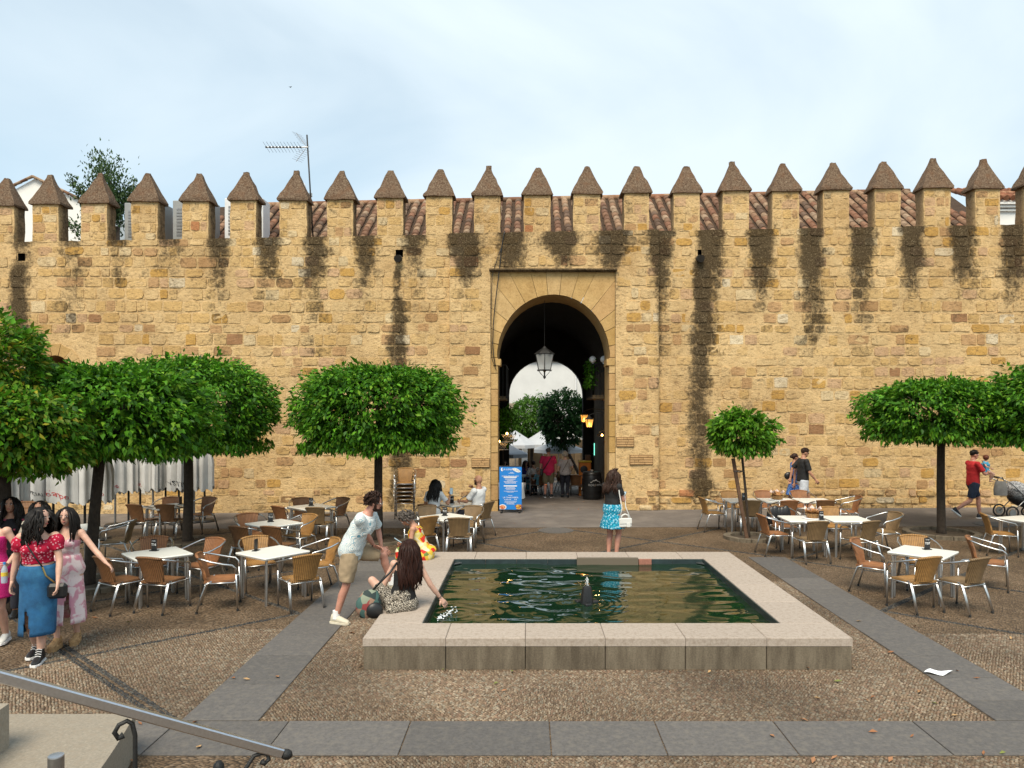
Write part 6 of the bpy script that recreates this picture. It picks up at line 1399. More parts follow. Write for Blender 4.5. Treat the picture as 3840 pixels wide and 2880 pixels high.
def straps(mat, w=.006, name='strap'):
    def f(p):
        for q in (-1, 1):
            mb = MB(); c = lambda t, y: p.pel+p.u*t+p.r*.085*q+p.f*y; mb.tube([p.S(v) for v in (c(.38, .135), c(.44, .105), c(.485, .045), c(.49, 0), c(.46, -.07), c(.38, -.115))], w*p.s, 6); mb.build(name, mat, p.o, 180)
    return f
def stand(k=0, **a): return pose(**a)
# cloth
c_pat = pattern('patterned_shirt', (.70, .72, .70), [(.36, (.16, .36, .46)), (.48, (.74, .74, .72)), (.70, (.22, .42, .49)), (.79, (.74, .74, .72)), (.93, (.2, .36, .4))], 8, .8, 'rings')
c_khaki = M('khaki_cotton', (.36, .27, .17), .9, .14, 10, .2, 40); c_tank = M('black_cotton', (.010, .010, .011), .8, .2, 12, .2, 30); c_leo = pattern('leopard_print', (.50, .45, .38), [(.34, (.03, .025, .02)), (.58, (.42, .37, .30)), (.72, (.04, .035, .03))], 38)
c_yel = pattern('yellow_red_flowers', (.62, .42, .05), [(.28, (.66, .56, .22)), (.45, (.60, .035, .02)), (.62, (.66, .60, .40)), (.78, (.14, .20, .05)), (.88, (.70, .45, .04))], 13, .7, 'cells')
c_whitet = M('white_cotton', (.68, .68, .68), .9, .06, 8, .2, 25); c_blu = pattern('blue_flower_skirt', (.012, .22, .36), [(.22, (.45, .66, .70)), (.36, (.01, .26, .42)), (.62, (.008, .07, .12)), (.74, (.03, .36, .50))], 26)
c_shorts = M('pale_shorts', (.55, .58, .64), .9, .08, 8, .2, 25); c_blue2 = pattern('blue_print_dress', (.02, .07, .34), [(.45, (.12, .25, .55))], 30); c_red = M('red_cotton', (.50, .022, .028), .9, .12, 9, .2, 25); c_dnavy = M('dark_denim', (.016, .026, .055), .9, .2, 15, .2, 60)
c_hot = pattern('pink_gingham', (.52, .012, .15), [(.4, (.58, .03, .20)), (.7, (.42, .01, .12))], 60); c_top = pattern('red_pink_top', (.38, .010, .035), [(.0, (.66, .30, .36)), (.33, (.40, .010, .04))], 34, .8, 'voronoi', .25); c_denim = M('blue_denim', (.012, .085, .20), .9, .3, 9, .25, 80, dirt=(.03, .15, .29))
c_pinkw = pattern('pink_white_dress', (.74, .62, .62), [(.47, (.74, .62, .62)), (.56, (.62, .30, .36)), (.7, (.60, .26, .34))], 9, .6, 'noise', 1.2); c_flor = pattern('black_flower_print', (.015, .013, .016), [(.80, (.35, .06, .10)), (.93, (.4, .38, .35))], 14, .8, 'cells')
c_raspb = M('raspberry_shirt', (.50, .018, .085), .9, .1, 8, .2, 25); c_olive = M('olive_shorts', (.17, .15, .09), .9, .15, 9); c_greyb = pattern('grey_blouse', (.40, .38, .38), [(.45, (.28, .26, .27)), (.7, (.5, .48, .48))], 50); c_dark = M('dark_trousers', (.018, .019, .03), .9, .2, 10); c_teal = M('light_blue_cotton', (.13, .33, .42), .9, .1, 9); c_purp = M('violet_cotton', (.05, .035, .22), .9, .15, 9); c_baby = pattern('blue_baby_suit', (.03, .22, .40), [(.5, (.12, .38, .55))], 35); c_beige = M('beige_knit', (.52, .46, .37), .9, .1, 20)
def face(fx, fy): return math.atan2(-fx, fy)
def wloc(x, y, z=0): return P(x, y, z)

# man with one foot on the rim
mp = dict(pelvis=(0, .17, .935), lean=27, tw=-16, fR=(.08, .0, .08), fL=(-.27, .67, .425), toeR=25, toeL=8, kL=(-.05, .6, 1), kR=(0, 1, 0), eR=(1, -.1, -.2), eL=(-1, .1, -.2), hy=16, hp=8)
p = pose(**mp); kn_ = p.knee['L']; p = pose(R_=tuple(kn_+V(.07, -.09, .075)), L_=tuple(kn_+V(-.03, -.03, .085)), **mp)
p.palm = {'R': (0, 0, -1), 'L': (0, 0, -1)}; p.hdir = {'R': (-.1, .85, -.35), 'L': (.1, .75, -.5)}; p.curl = {'R': .5, 'L': .5}
man = person('man in a patterned pale shirt and khaki shorts, one foot up on the pool rim', wloc(-2.357, 8.87), R(-84), 1.76, p, 'pink', ('curly', 'brown', .4, 3), feet='canvas', beard=True, glasses=True, clothes=(top(c_whitet, .0, .52, .008, 0, 'undershirt', amp=.002), top(c_pat, -.13, .495, .018, .78, 'shirt', .030, .070, .008), bottoms(c_khaki, .86, .06, .022, 'shorts', .007, 1.06)))
mb = MB(); w = p.hand['R']-(p.hand['R']-p.elb['R']).normalized()*.03; mb.tube([p.S(w+V(.03*math.cos(t), .012*math.sin(t), .03*math.sin(t))) for t in [i*.7 for i in range(10)]], .007, 5); mb.build('bracelet', m_black, man)
# woman dipping her hand
p = pose(True, pelvis=(0, 0, .445), lean=2, side=9, tw=-4, R_=(.53, .06, .41), L_=(-.27, .16, .43), fR=(-.04, .44, .425), fL=(-.15, .36, .425), toeR=-10, toeL=-20, kR=(-.1, .4, 1), kL=(-.7, .3, .8), eR=(.1, -.4, -.9), eL=(-.8, -.6, 0), hy=22, hp=6)
p.hdir = {'R': (.55, .02, -.75)}; p.palm = {'R': (-.3, .9, -.2)}; p.curl = {'R': .35}
hw_ = person('long haired woman in a black tank top dipping her hand in the pool', wloc(-1.46, 8.30), R(16), 1.66, p, 'fair', ('wavy', 'auburn', .56, 7, .016), feet='black', clothes=(top(c_tank, .0, .40, .010, 0, 'tank_top', amp=.004), straps(c_tank, .012)))
def seat_skirt(p, mat, pts, name='skirt'):
    mb = MB()
    for a, b, r0, r1 in pts: mb.cap(a, b, r0, r1, 12)
    cloth(p, name, mb, mat, .014, .01)
mb_ = [(p.hip['R'], p.hip['L'], .135, .135), (p.hip['R'], p.hip['R'].lerp(p.knee['R'], .7), .125, .10), (p.hip['L'], p.hip['L'].lerp(p.knee['L'], .62), .125, .10), (p.pel+V(.10, -.08, -.03), p.pel+V(-.16, -.14, -.055), .085, .055), (p.pel+V(0, -.02, .08), p.pel+V(0, 0, 0), .135, .15)]
seat_skirt(p, c_leo, mb_)
mb = MB(); w = p.hand['R']-(p.hand['R']-p.elb['R']).normalized()*.03; mb.tube([p.S(w+V(.02*math.cos(t), .024*math.sin(t), .015*math.cos(t))) for t in [i*.7 for i in range(10)]], .005, 5); mb.build('wristband', m_black, hw_)
bag = empty('shoulder_bag', wloc(-1.80, 8.12, .30), R(20), 'multicoloured shoulder bag hanging against the leopard print skirt', 'bag')
c_bag = pattern('bag_print', (.06, .12, .11), [(.25, (.28, .17, .12)), (.45, (.22, .25, .19)), (.62, (.24, .05, .05)), (.74, (.03, .045, .045))], 13, .7, 'cells')
mb = MB(); mb.loft([((0, 0, -.02), (1, 0, 0), (0, 1, 0), .10, .05), ((0, 0, .06), (1, 0, 0), (0, 1, 0), .155, .085), ((0, 0, .18), (1, 0, 0), (0, 1, 0), .15, .075), ((.02, 0, .29), (1, 0, 0), (0, 1, 0), .09, .04), ((.02, 0, .31), (1, 0, 0), (0, 1, 0), .04, .015)], 16); mb.build('pouch', c_bag, bag, 60)
mb = MB(); mb.ell((.06, -.07, .07), (.105, .05, .10), 12, 8); mb.build('pocket', m_black, bag, 180); mb = MB(); mb.tube([(.05, 0, .3), (.14, -.08, .42), (.24, -.10, .52), (.34, -.02, .62)], .013, 6); mb.build('strap', m_black, bag, 180)
# woman with phone in a flowered dress
p = pose(True, pelvis=(0, 0, .455), lean=24, R_=(.05, .37, .60), L_=(-.04, .39, .585), fR=(.12, .46, .08), fL=(-.10, .44, .08), eR=(.7, -.3, -.7), eL=(-.7, -.3, -.7), hp=46, hy=0)
p.palm = {'R': (-.4, 0, 1), 'L': (.4, 0, 1)}; p.curl = {'R': .6, 'L': .6}
yw = person('grey haired woman in a yellow flowered dress sitting on the rim with a phone', wloc(-1.60, 11.2), face(-1, -.05), 1.66, p, 'tan', ('curly', 'grey', .9, 9), feet='white', clothes=(top(c_yel, -.02, .41, .014, 0, 'bodice', amp=.005), straps(c_yel, .010)))
seat_skirt(p, c_yel, [(p.hip['R'], p.hip['L'], .14, .14), (p.hip['R'], p.knee['R'], .12, .085), (p.hip['L'], p.knee['L'], .12, .085), (p.pel+V(0, -.05, .0), p.pel+V(0, -.07, -.06), .15, .10), (p.knee['R'], p.knee['R']-V(0, 0, .08), .08, .085), (p.knee['L'], p.knee['L']-V(0, 0, .08), .08, .085)])
m_screen = emit('phone_screen', (.3, .4, .45), .4)
def phone(loc, rz, rx, label):
    t = empty('phone', loc, rz, label, 'phone', 'phones in hand'); t.rotation_euler = (rx, 0, rz); mb = MB(); mb.box((0, 0, 0), (.074, .009, .152), bev=.003); mb.build('case', m_black, t); mb = MB(); mb.box((0, -.0052, 0), (.066, .001, .142)); mb.build('screen', m_screen, t)
def wp(o, v): return Matrix.Translation(o.location) @ Matrix.Rotation(o.rotation_euler.z, 4, 'Z') @ Vector(v)
phone(wp(yw, p.S((.0, .47, .66))), yw.rotation_euler.z, R(-55), 'black phone held over the lap by the woman in yellow')
# couple at the wall
def sit(fem=False, **a): return pose(fem, pelvis=(0, 0, .54), fR=(.11, .44, .08), fL=(-.11, .40, .08), **a)
p = sit(True, lean=8, R_=(.24, .36, .93), L_=(-.18, .36, .75), eR=(.5, 0, -1), eL=(-.5, 0, -1), hy=-6, hp=4)
p.curl = {'R': .8}
sw1 = person('woman in a white top seated with her back turned at the wall table', wloc(-1.95, 14.78), face(.35, .93), 1.66, p, 'tan', ('long', 'black', .42, 12), feet='black', clothes=(top(c_whitet, -.02, .49, .014, .7, 'top'), bottoms(c_dark, 1.85, .08, .012, 'trousers')))
phone(wp(sw1, p.S((.26, .40, 1.04))), sw1.rotation_euler.z+.2, R(-12), 'dark phone held up by the woman in white at the wall')
p = sit(False, lean=-2, R_=(.13, .22, 1.04), L_=(-.16, .37, .77), eR=(.5, .4, -1), eL=(-.5, 0, -1), hy=4, hp=-2); p.curl = {'R': .9}; p.hdir = {'R': (-.6, .1, .6)}
sm = person('bald bearded man in a white T-shirt seated with his hand at his mouth', wloc(-1.04, 15.06), face(-.88, .47), 1.74, p, 'tan', None, feet='white', beard=True, clothes=(top(c_whitet, -.08, .51, .020, .78, 'shirt', .01, .068), bottoms(c_dark, 1.0, .06, .018, 'shorts')))
# woman in the blue skirt
p = pose(True, pelvis=(0, 0, .93), lean=-2, R_=(.10, .30, 1.14), L_=(-.07, .31, 1.13), fR=(.075, .02, .08), fL=(-.075, -.02, .08), eR=(.5, -.5, -1), eL=(-.5, -.5, -1), hp=24, heavy=1.06); p.palm = {'R': (-1, 0, .5), 'L': (1, 0, .5)}; p.curl = {'R': .8, 'L': .8}
bw = person('woman in a black top and short blue flowered skirt standing behind the pool', wloc(1.50, 12.72), face(.62, .78), 1.68, p, 'pink', ('wavy', 'brown', .40, 14, .02), feet='white', clothes=(top(c_tank, .09, .50, .014, .62, 'top'), skirt(c_blu, .60, .245, .215, .13, 'skirt', 9, .05)))
mb = MB(); mb.ell(p.S(p.head+p.hu*.125+p.hf*.02), (.045, .045, .035), 10, 8)
for i in range(14): a = i*1.1; mb.tube([p.S(p.head+p.hu*.12+p.hf*.02+V(.03*math.cos(a), .03*math.sin(a), 0)), p.S(p.head+p.hu*.15+p.hf*.02+V(.06*math.cos(a), .06*math.sin(a), .01))], [.012, .004], 5)
mb.build('hair_knot', HAIR['brown'], bw, 180)
phone(wp(bw, p.S((.02, .40, 1.20))), bw.rotation_euler.z, R(-40), 'phone in the hands of the woman in the blue skirt')
hb = empty('handbag', wp(bw, p.S((.27, .02, .72))), bw.rotation_euler.z+R(55), 'small white handbag on a long strap at the side of the blue skirt', 'bag')
m_lea = M('white_leather', (.70, .69, .66), .45, .04, 8)
mb = MB(); mb.box((0, 0, .0), (.25, .085, .17), bev=.018); mb.build('body', m_lea, hb); mb = MB(); mb.box((0, -.047, .035), (.24, .012, .10), bev=.005); mb.box((.05, -.052, -.04), (.07, .008, .08), bev=.004); mb.build('flap', m_lea, hb)
mb = MB(); mb.tube([(-.08, 0, .085), (-.06, 0, .14), (0, 0, .16), (.06, 0, .14), (.08, 0, .085)], .014, 6); mb.build('handle', m_lea, hb, 180)
sh_ = hb.matrix_world; mb = MB(); mi_ = (Matrix.Translation(hb.location) @ Matrix.Rotation(hb.rotation_euler.z, 4, 'Z')).inverted(); tw_ = lambda v: mi_ @ wp(bw, p.S(v))
mb.tube([(-.11, 0, .08), tw_((.235, -.03, 1.0)), tw_((.20, -.07, 1.28)), tw_((.155, -.03, 1.44)), tw_((.15, .04, 1.43)), tw_((.21, .10, 1.25)), tw_((.24, .10, 1.0)), (.11, 0, .08)], .010, 6); mb.build('strap', m_lea, hb, 180)
# walkers on the road
wk = dict(fR=(.08, .30, .09), fL=(-.08, -.32, .14), toeR=0, toeL=0)
p = pose(pelvis=(0, 0, .91), lean=2, R_=(.27, .22, .92), L_=(-.27, -.2, .92), fR=(.08, -.28, .13), fL=(-.08, .28, .08), toeR=0, toeL=0, hp=8); p.curl = {'R': .7}
person('young man in a black shirt and pale shorts walking along the wall', wloc(6.80, 17.75), face(1, .05), 1.80, p, 'tan', ('short', 'brown', .1, 15), feet='white', clothes=(top(c_tank, -.04, .53, .018, .85, 'shirt', .006, .064), bottoms(c_shorts, .8, .08, .02, 'shorts')))
p = pose(True, pelvis=(0, 0, .91), R_=(.25, -.1, .85), L_=(-.2, .2, .95), **wk)
w2 = person('woman in a blue dress almost hidden behind the man in black', wloc(6.80, 18.3), face(1, 0), 1.62, p, 'tan', ('bun', 'brown', .3, 16), feet='sandal', clothes=(top(c_blue2, -.04, .46, .014, .3, 'bodice'), skirt(c_blue2, .52, .26, .24, .1, 'skirt', 8, .06)))
mb = MB(); mb.ell(wp(w2, (.1, -.2, 1.02)), (.12, .06, .11), 10, 8); tag(mb.build('handbag', m_black, smooth=180), 'black bag carried behind the man in black', 'bag')
p = pose(pelvis=(0, 0, .90), lean=0, R_=(.12, .30, 1.14), L_=(-.18, .58, 1.12), fR=(.08, -.46, .24), fL=(-.08, .22, .08), toeR=0, toeL=0, kR=(0, 1, -.2), eR=(.6, .2, -1), eL=(-.3, 0, -1), hp=4, hy=-4); p.tilt['R'] = -.9; p.palm = {'R': (-.5, .2, 1), 'L': (0, 0, -1)}; p.curl = {'R': .7, 'L': .6}
rm = person('man in a red shirt and dark shorts carrying a baby and reaching for a pushchair', wloc(10.64, 17.15), face(1, -.02), 1.77, p, 'pink', ('short', 'black', .1, 17), feet='trainer', clothes=(top(c_red, -.08, .53, .018, .75, 'shirt', .006, .062), bottoms(c_dnavy, .84, .06, .02, 'shorts')))
bp = pose(pelvis=(0, 0, .93), lean=5, R_=(.30, .42, 1.1), L_=(-.30, -.05, 1.32), fR=(.12, .30, .42), fL=(-.12, .22, .38), hp=-2, hy=-70, heavy=1.5); bp.head += bp.hu*.05
bb = person('baby in a blue suit held against the red shirt', wp(rm, (.05, .27, .82)), face(.7, -.9), .78, bp, 'fair', None, vox=.02, clothes=(top(c_baby, -.1, .5, .025, .5, 'suit', 0, .07), bottoms(c_baby, .45, .1, .03, 'suit_legs')))
mb = MB(); mb.ell(bp.S(bp.head), (.068, .068, .066), 14, 10, bp.Mh); mb.ell(bp.S(bp.head+bp.hu*.02-bp.hf*.02), (.07, .066, .064), 14, 10, bp.Mh); o = mb.build('hair', HAIR['red'], bb, 180)
# three women walking toward the viewer, and two behind them
p = pose(True, pelvis=(0, 0, .93), lean=3, tw=4, R_=(.28, -.02, .86), L_=(-.25, .15, .90), fR=(.07, -.13, .10), fL=(-.05, .09, .08), toeR=4, toeL=-2, eR=(.5, -1, 0), eL=(-.5, -1, 0), hy=62, hp=8, heavy=1.07)
dw = person('dark haired woman in a red patterned crop top and long blue denim skirt', wloc(-5.13, 7.53), face(.22, -.97), 1.70, p, 'fair', ('wavy', 'black', .34, 22, .02), feet='hightop', clothes=(top(c_top, .17, .44, .014, .6, 'crop_top', puff=True), skirt(c_denim, .32, .175, .19, .16, 'skirt', 3, .05, .024, shift=(-.01, .045), slit=(1.25, .58, .16))))
mb = MB(); mb.loft(torso_rings(p, .125, .155, .022), 24); mb.v = [tuple(Vector(v)*p.s) for v in mb.v]; mb.build('belt', m_black, dw, 60)
sb = empty('small_bag', wp(dw, p.S((-.24, .14, .80))), dw.rotation_euler.z, 'small black crossbody bag with a gold chain against the denim skirt', 'bag')
mb = MB(); mb.box((0, 0, 0), (.20, .08, .17), bev=.03); mb.build('body', m_black, sb); m_gold = M('gold_chain', (.60, .42, .15), .35, .1, 30, metal=1)
mi_ = (Matrix.Translation(sb.location) @ Matrix.Rotation(sb.rotation_euler.z, 4, 'Z')).inverted(); tw_ = lambda v: mi_ @ wp(dw, p.S(v))
mb = MB(); mb.tube([(.04, -.04, .08), tw_((-.13, .155, .98)), tw_((-.10, .165, 1.08))], .010, 5); mb.build('chain', m_gold, sb)
mb = MB(); mb.tube([tw_((-.10, .165, 1.08)), tw_((-.03, .185, 1.2)), tw_((.06, .16, 1.34)), tw_((.11, .08, 1.42)), tw_((.11, -.05, 1.40))], .016, 6, flat=.5); mb.build('strap', m_black, sb, 180)
p = pose(True, pelvis=(0, 0, .965), lean=1, tw=-4, R_=(.24, .10, .98), L_=(-.53, .18, 1.05), fR=(.07, .12, .13), fL=(-.07, -.10, .13), toeR=2, toeL=-6, eR=(.5, -1, 0), eL=(-.2, -.5, -1), hy=8, hp=4); p.hdir = {'L': (-.7, .1, -.6)}
pw = person('woman in a pink and white slit dress with one arm stretched out', wloc(-5.13, 8.0), face(.18, -.98), 1.60, p, 'fair', ('long', 'black', .38, 23, .004), feet='sandal', clothes=(top(c_pinkw, .05, .385, .010, 0, 'bodice', amp=.003), straps(c_pinkw, .005), skirt(c_pinkw, .31, .22, .20, .2, 'skirt', 5, .06, .022, shift=(0, .02), slit=(1.9, .70, .12))))
for k in 'RL':
    mb = MB(); g = p.ank[k]-V(0, 0, .08); t = p.toe[k]; sd = t.cross(V(0, 0, 1)); q = [(-.085, .03), (0, .042), (.10, .048), (.17, .04), (.195, .02)]; pl = [g+t*y+sd*x for y, x in q]+[g+t*y-sd*x for y, x in q[::-1]]; n = len(pl)
    mb.add([p.S(v-V(0, 0, .05)) for v in pl]+[p.S(v+V(0, 0, .008)) for v in pl], [tuple(range(n)), tuple(range(2*n-1, n-1, -1))]+[(i, i+n, (i+1) % n+n, (i+1) % n) for i in range(n)]); mb.tube([p.S(g+t*.10+sd*.05), p.S(g+t*.10+V(0, 0, .06)), p.S(g+t*.10-sd*.05)], .022, 6); mb.tube([p.S(p.ank[k]+V(.038*math.cos(a), .042*math.sin(a), -.005)) for a in [i*.6 for i in range(11)]], .008, 5); mb.build('platform', m_cork, pw, 40)
p = pose(True, pelvis=(0, 0, .93), lean=2, R_=(.25, 0, .90), L_=(-.26, .20, 1.02), fR=(.07, .18, .08), fL=(-.07, -.15, .10), hy=58, hp=0, heavy=1.05); p.curl = {'L': .9}; p.palm = {'L': (1, .3, 0)}; p.hdir = {'L': (-.2, .9, .1)}
hp_ = person('woman in a bright pink checked dress cut off by the edge, holding a water bottle', wloc(-5.93, 7.95), face(.15, -.98), 1.68, p, 'fair', ('bun', 'red', .3, 24), feet='white', clothes=(top(c_hot, -.02, .41, .012, 0, 'bodice', amp=.003), straps(c_hot, .006), skirt(c_hot, .60, .20, .185, .1, 'skirt', 0, 0)))
bt = empty('water_bottle', wp(hp_, p.S(p.hand['L']+V(-.02, .09, -.10))), 0, 'half empty plastic water bottle with a blue cap in her hand', 'bottle')
gm, N, L, b_ = new_mat('clear_bottle'); b_.inputs['Base Color'].default_value = (.55, .68, .78, 1); b_.inputs['Roughness'].default_value = .1; b_.inputs['Alpha'].default_value = .6
mb = MB(); mb.lathe([(.03, -.09), (.033, -.07), (.033, .06), (.026, .09), (.014, .115), (.014, .13)], 14); mb.build('flask', gm, bt, 60); mb = MB(); mb.lathe([(.016, .125), (.016, .15)], 12); mb.build('screw_cap', M('blue_cap', (.03, .25, .6), .5, 0), bt); mb = MB(); mb.lathe([(.0338, -.01), (.0338, .035)], 14); mb.build('label_band', m_yel, bt)
p = pose(True, pelvis=(0, 0, .93), R_=(.25, 0, .90), L_=(-.25, .05, .9), fR=(.08, -.15, .10), fL=(-.08, .2, .08))
person('woman in a beige top with gold chain and jeans behind the denim skirt', wloc(-5.98, 8.8), face(.3, -.95), 1.60, p, 'tan', ('long', 'black', .4, 25), feet='trainer', clothes=(top(c_beige, .0, .48, .014, .75, 'top'), bottoms(c_denim, 1.9, .12, .012, 'jeans', wide=1.1)))
p = pose(True, pelvis=(0, 0, .93), R_=(.25, 0, .90), L_=(-.25, .05, .9), fR=(.08, -.1, .10), fL=(-.08, .1, .08))
person('person in a black flowered top in the shade behind the bright pink dress', wloc(-6.62, 9.2), face(.3, -.95), 1.60, p, 'tan', ('long', 'black', .4, 26), feet='black', clothes=(top(c_flor, -.05, .49, .016, .9, 'blouse'), bottoms(c_dark, 1.9, .1, .012, 'trousers')))
# in the passage
p = pose(pelvis=(0, 0, .93), R_=(.27, .08, .88), L_=(-.30, .05, .88), fR=(.11, .05, .08), fL=(-.11, -.10, .10), heavy=1.12)
pm = person('man in a raspberry shirt and olive shorts walking away through the gate', P(.68, 23.7), face(.05, 1), 1.73, p, 'pink', ('short', 'grey', .1, 30), feet='trainer', vox=.016, clothes=(top(c_raspb, -.14, .52, .03, .75, 'shirt', .015, .07), bottoms(c_olive, .9, .06, .02, 'shorts')))
mb = MB(); mb.tube([wp(pm, p.S(v)) for v in ((.13, -.04, 1.47), (.06, -.17, 1.35), (-.08, -.175, 1.12), (-.20, -.14, .95))], .02, 6, flat=.4); mb.box(wp(pm, p.S((-.24, -.05, .90))), (.1, .2, .22), bev=.02); tag(mb.build('shoulder_bag', m_black, smooth=40), 'black shoulder bag slung across the raspberry shirt', 'bag')
p = pose(True, pelvis=(0, 0, .93), R_=(.25, .16, 1.0), L_=(-.27, .1, .92), fR=(.09, -.1, .1), fL=(-.09, .05, .08), heavy=1.06)
ww = person('white haired woman in a grey blouse walking away beside the raspberry shirt', P(1.24, 23.75), face(-.02, 1), 1.60, p, 'fair', ('curly', 'white', .2, 31), feet='black', vox=.016, clothes=(top(c_greyb, -.08, .5, .03, .8, 'blouse', .02, .066), bottoms(c_dark, 1.9, .06, .012, 'trousers')))
mb = MB(); mb.tube([wp(ww, p.S(v)) for v in ((.13, -.03, 1.46), (.06, -.16, 1.33), (-.12, -.15, 1.0), (-.2, -.05, .9))], .009, 6); mb.box(wp(ww, p.S((-.25, .02, .88))), (.08, .2, .2), bev=.02); tag(mb.build('handbag', m_inner, smooth=40), 'brown bag on a thin strap at the side of the grey blouse', 'bag')
for k, (x, y, fx, fy, lb, cl, hr_, hc) in enumerate(((-.12, 27.0, .5, -.8, 'diner in a violet top resting her chin on her hand', c_purp, 'wavy', 'brown'), (.22, 25.4, -.3, 1, 'diner in a pale top with dark hair, back turned, at the passage table', c_whitet, 'bun', 'brown'), (.40, 24.6, -.6, .8, 'child in a light blue shirt seated at the passage table', c_teal, 'short', 'white'), (-.95, 27.6, .6, -.8, 'diner in the shade behind the menu board', c_dark, 'long', 'brown'))):
    p = pose(True, pelvis=(0, 0, .54), fR=(.11, .42, .08), fL=(-.11, .40, .08), R_=(.16, .32, .78) if k else (.05, .22, .98), L_=(-.16, .32, .78), lean=8)
    person(lb, P(x, y), face(fx, fy), 1.62 if k != 2 else 1.3, p, 'fair', (hr_, hc, .3, 60+k), vox=.02, feet='black', clothes=(top(cl, -.04, .49, .02, .8, 'top'), bottoms(c_teal if k == 1 else c_dark, 1.85, .08, .014, 'trousers')))
for x, y, lb in ((.05, 26.2, 'dining table inside the passage between the diners'), (1.75, 25.6, 'dining table inside the passage behind the barrel')): make_table(P(x, y), .2, lb, group='dining tables inside the passage')
for x, y, fx, fy, lb in ((.22, 25.35, -.3, 1, 'chair of the diner in the pale top'), (.40, 24.55, -.6, .8, 'chair of the child in light blue'), (1.65, 24.3, .2, 1, 'empty chair beside the barrel in the passage'), (-.12, 27.05, .5, -.8, 'chair of the diner in violet'), (1.3, 26.4, .8, -.3, 'empty chair behind the white haired woman'), (-.95, 27.65, .6, -.8, 'chair of the shaded diner behind the menu board')): chair(x, y, fx, fy, 'brown', lb, 'chairs inside the passage')
# ------------------------------------------------------------------ pushchair
st = empty('pushchair', P(11.75, 17.25), 0, 'pushchair cut off by the edge with a grey bag on its handle', 'pushchair')
mb = MB()
for s in (-.24, .24): mb.tube([(-.52, s, 1.03), (-.30, s, .92), (.10, s, .55), (.42, s, .16)], .015, 8); mb.tube([(.12, s, .56), (-.28, s, .16)], .014, 8)
mb.tube([(-.52, -.24, 1.03), (-.56, -.2, 1.06), (-.56, .2, 1.06), (-.52, .24, 1.03)], .019, 8); mb.build('frame', m_alud, st, 180)
mb = MB(); mb.tube([(-.575, -.17, 1.065), (-.575, .17, 1.065)], .024, 8); mb.build('handle', m_black, st, 180)
c_hood = pattern('spotted_grey_hood', (.16, .16, .17), [(.5, (.42, .42, .43))], 30)
mb = MB(); mb.ell((.02, 0, .70), (.34, .25, .24), 16, 10, Matrix.Rotation(R(25), 3, 'Y')); mb.build('hood', c_hood, st, 180)
mb = MB(); mb.ell((.12, 0, .46), (.38, .22, .17), 14, 8, Matrix.Rotation(R(20), 3, 'Y')); mb.build('seat', m_black, st, 180)
for x, r_ in ((.42, .11), (-.28, .15)):
    for s in (-.26, .26):
        mb = MB(); mb.tube([(x+r_*math.cos(i*math.pi/9), s, r_+.02+r_*math.sin(i*math.pi/9)) for i in range(19)], .022, 8, cap=False); w_ = mb.build('wheel', m_rubber, st, 180)
        mb = MB(); mb.tube([(x, s-.02, r_+.02), (x, s+.02, r_+.02)], r_*.6, 14); mb.build('hub', m_alud, w_)
bg_ = empty('shopping_bag', P(11.20, 17.0, .58), 0, 'grey cloth bag hanging from the pushchair handle', 'bag'); mb = MB(); mb.loft([((0, 0, 0), (1, 0, 0), (0, 1, 0), .17, .07), ((0, 0, .15), (1, 0, 0), (0, 1, 0), .18, .08), ((0, 0, .36), (1, 0, 0), (0, 1, 0), .14, .04)], 14); mb.build('pouch', M('grey_cloth', (.20, .19, .18), .9, .2, 9), bg_, 60)
mb = MB(); mb.tube([(-.1, 0, .35), (-.05, 0, .46), (.05, 0, .46), (.1, 0, .35)], .01, 6); mb.build('handle', m_black, bg_, 180)
# ------------------------------------------------------------------ steps and handrail in the foreground
sp = tag(empty('steps', (0, 0, 0)), 'curved pale granite steps coming down beside the handrail', 'steps')
def curve_block(x1, y0, y1, z0, z1, bulge, cuts, name='step'):
    for a, b in zip(cuts, cuts[1:]):
        n = 8; po = [(-7*K, a*K), *[((x1+bulge*(1-((y-y0)/(y1-y0))**2))*K, y*K) for y in lin(a, b, n)], (-7*K, b*K)]
        mb = MB(); g = .004; cy = (a+b)/2*K; po = [(q[0], q[1]+(g if q[1] < cy else -g)) for q in po]; mb.slab(po, z0*K, z1*K); mb.build(name, m_step, sp, 30)
curve_block(-2.99, 2.0, 5.47, -.02, .30, .55, [2.0, 3.4, 4.55, 5.47]); curve_block(-3.56, 1.5, 4.93, .30, .60, .25, [1.5, 3.2, 4.93]); curve_block(-4.2, 1.0, 4.3, .60, .9, .25, [1.0, 4.3])
ra = empty('handrail', P(-1.24, 3.63), 0, 'steel topped handrail with black scrolled iron supports in the foreground', 'handrail'); of = -ra.location
p0, p1 = V(-2.95*K, 2.45*K, 1.93*K), V(-1.245*K, 3.63*K, .875*K)
p0 = V(-2.2*K, 2.99*K, 1.50*K); d = (p1-p0).normalized(); p0 = p0-d*1.6
mb = MB(); up = V(0, 0, 1); sd = d.cross(up).normalized(); up = sd.cross(d); hw_2, hh = .021, .0245
pr = [(hw_2*math.cos(t*math.pi/10)*(1 if abs(math.cos(t*math.pi/10)) < .9 else 1), hh*math.sin(t*math.pi/10)) for t in range(20)]; pr = [(max(-.021, min(.021, a*1.25)), max(-.0245, min(.0245, b*1.25))) for a, b in pr]
vs = [q+sd*a+up*b for q in (p0, p1) for a, b in pr]; n = len(pr); mb.add(vs, [(i, (i+1) % n, (i+1) % n+n, i+n) for i in range(n)]+[tuple(range(n))[::-1], tuple(range(n, 2*n))]); mb.build('rail', m_steel, ra, 30, of)
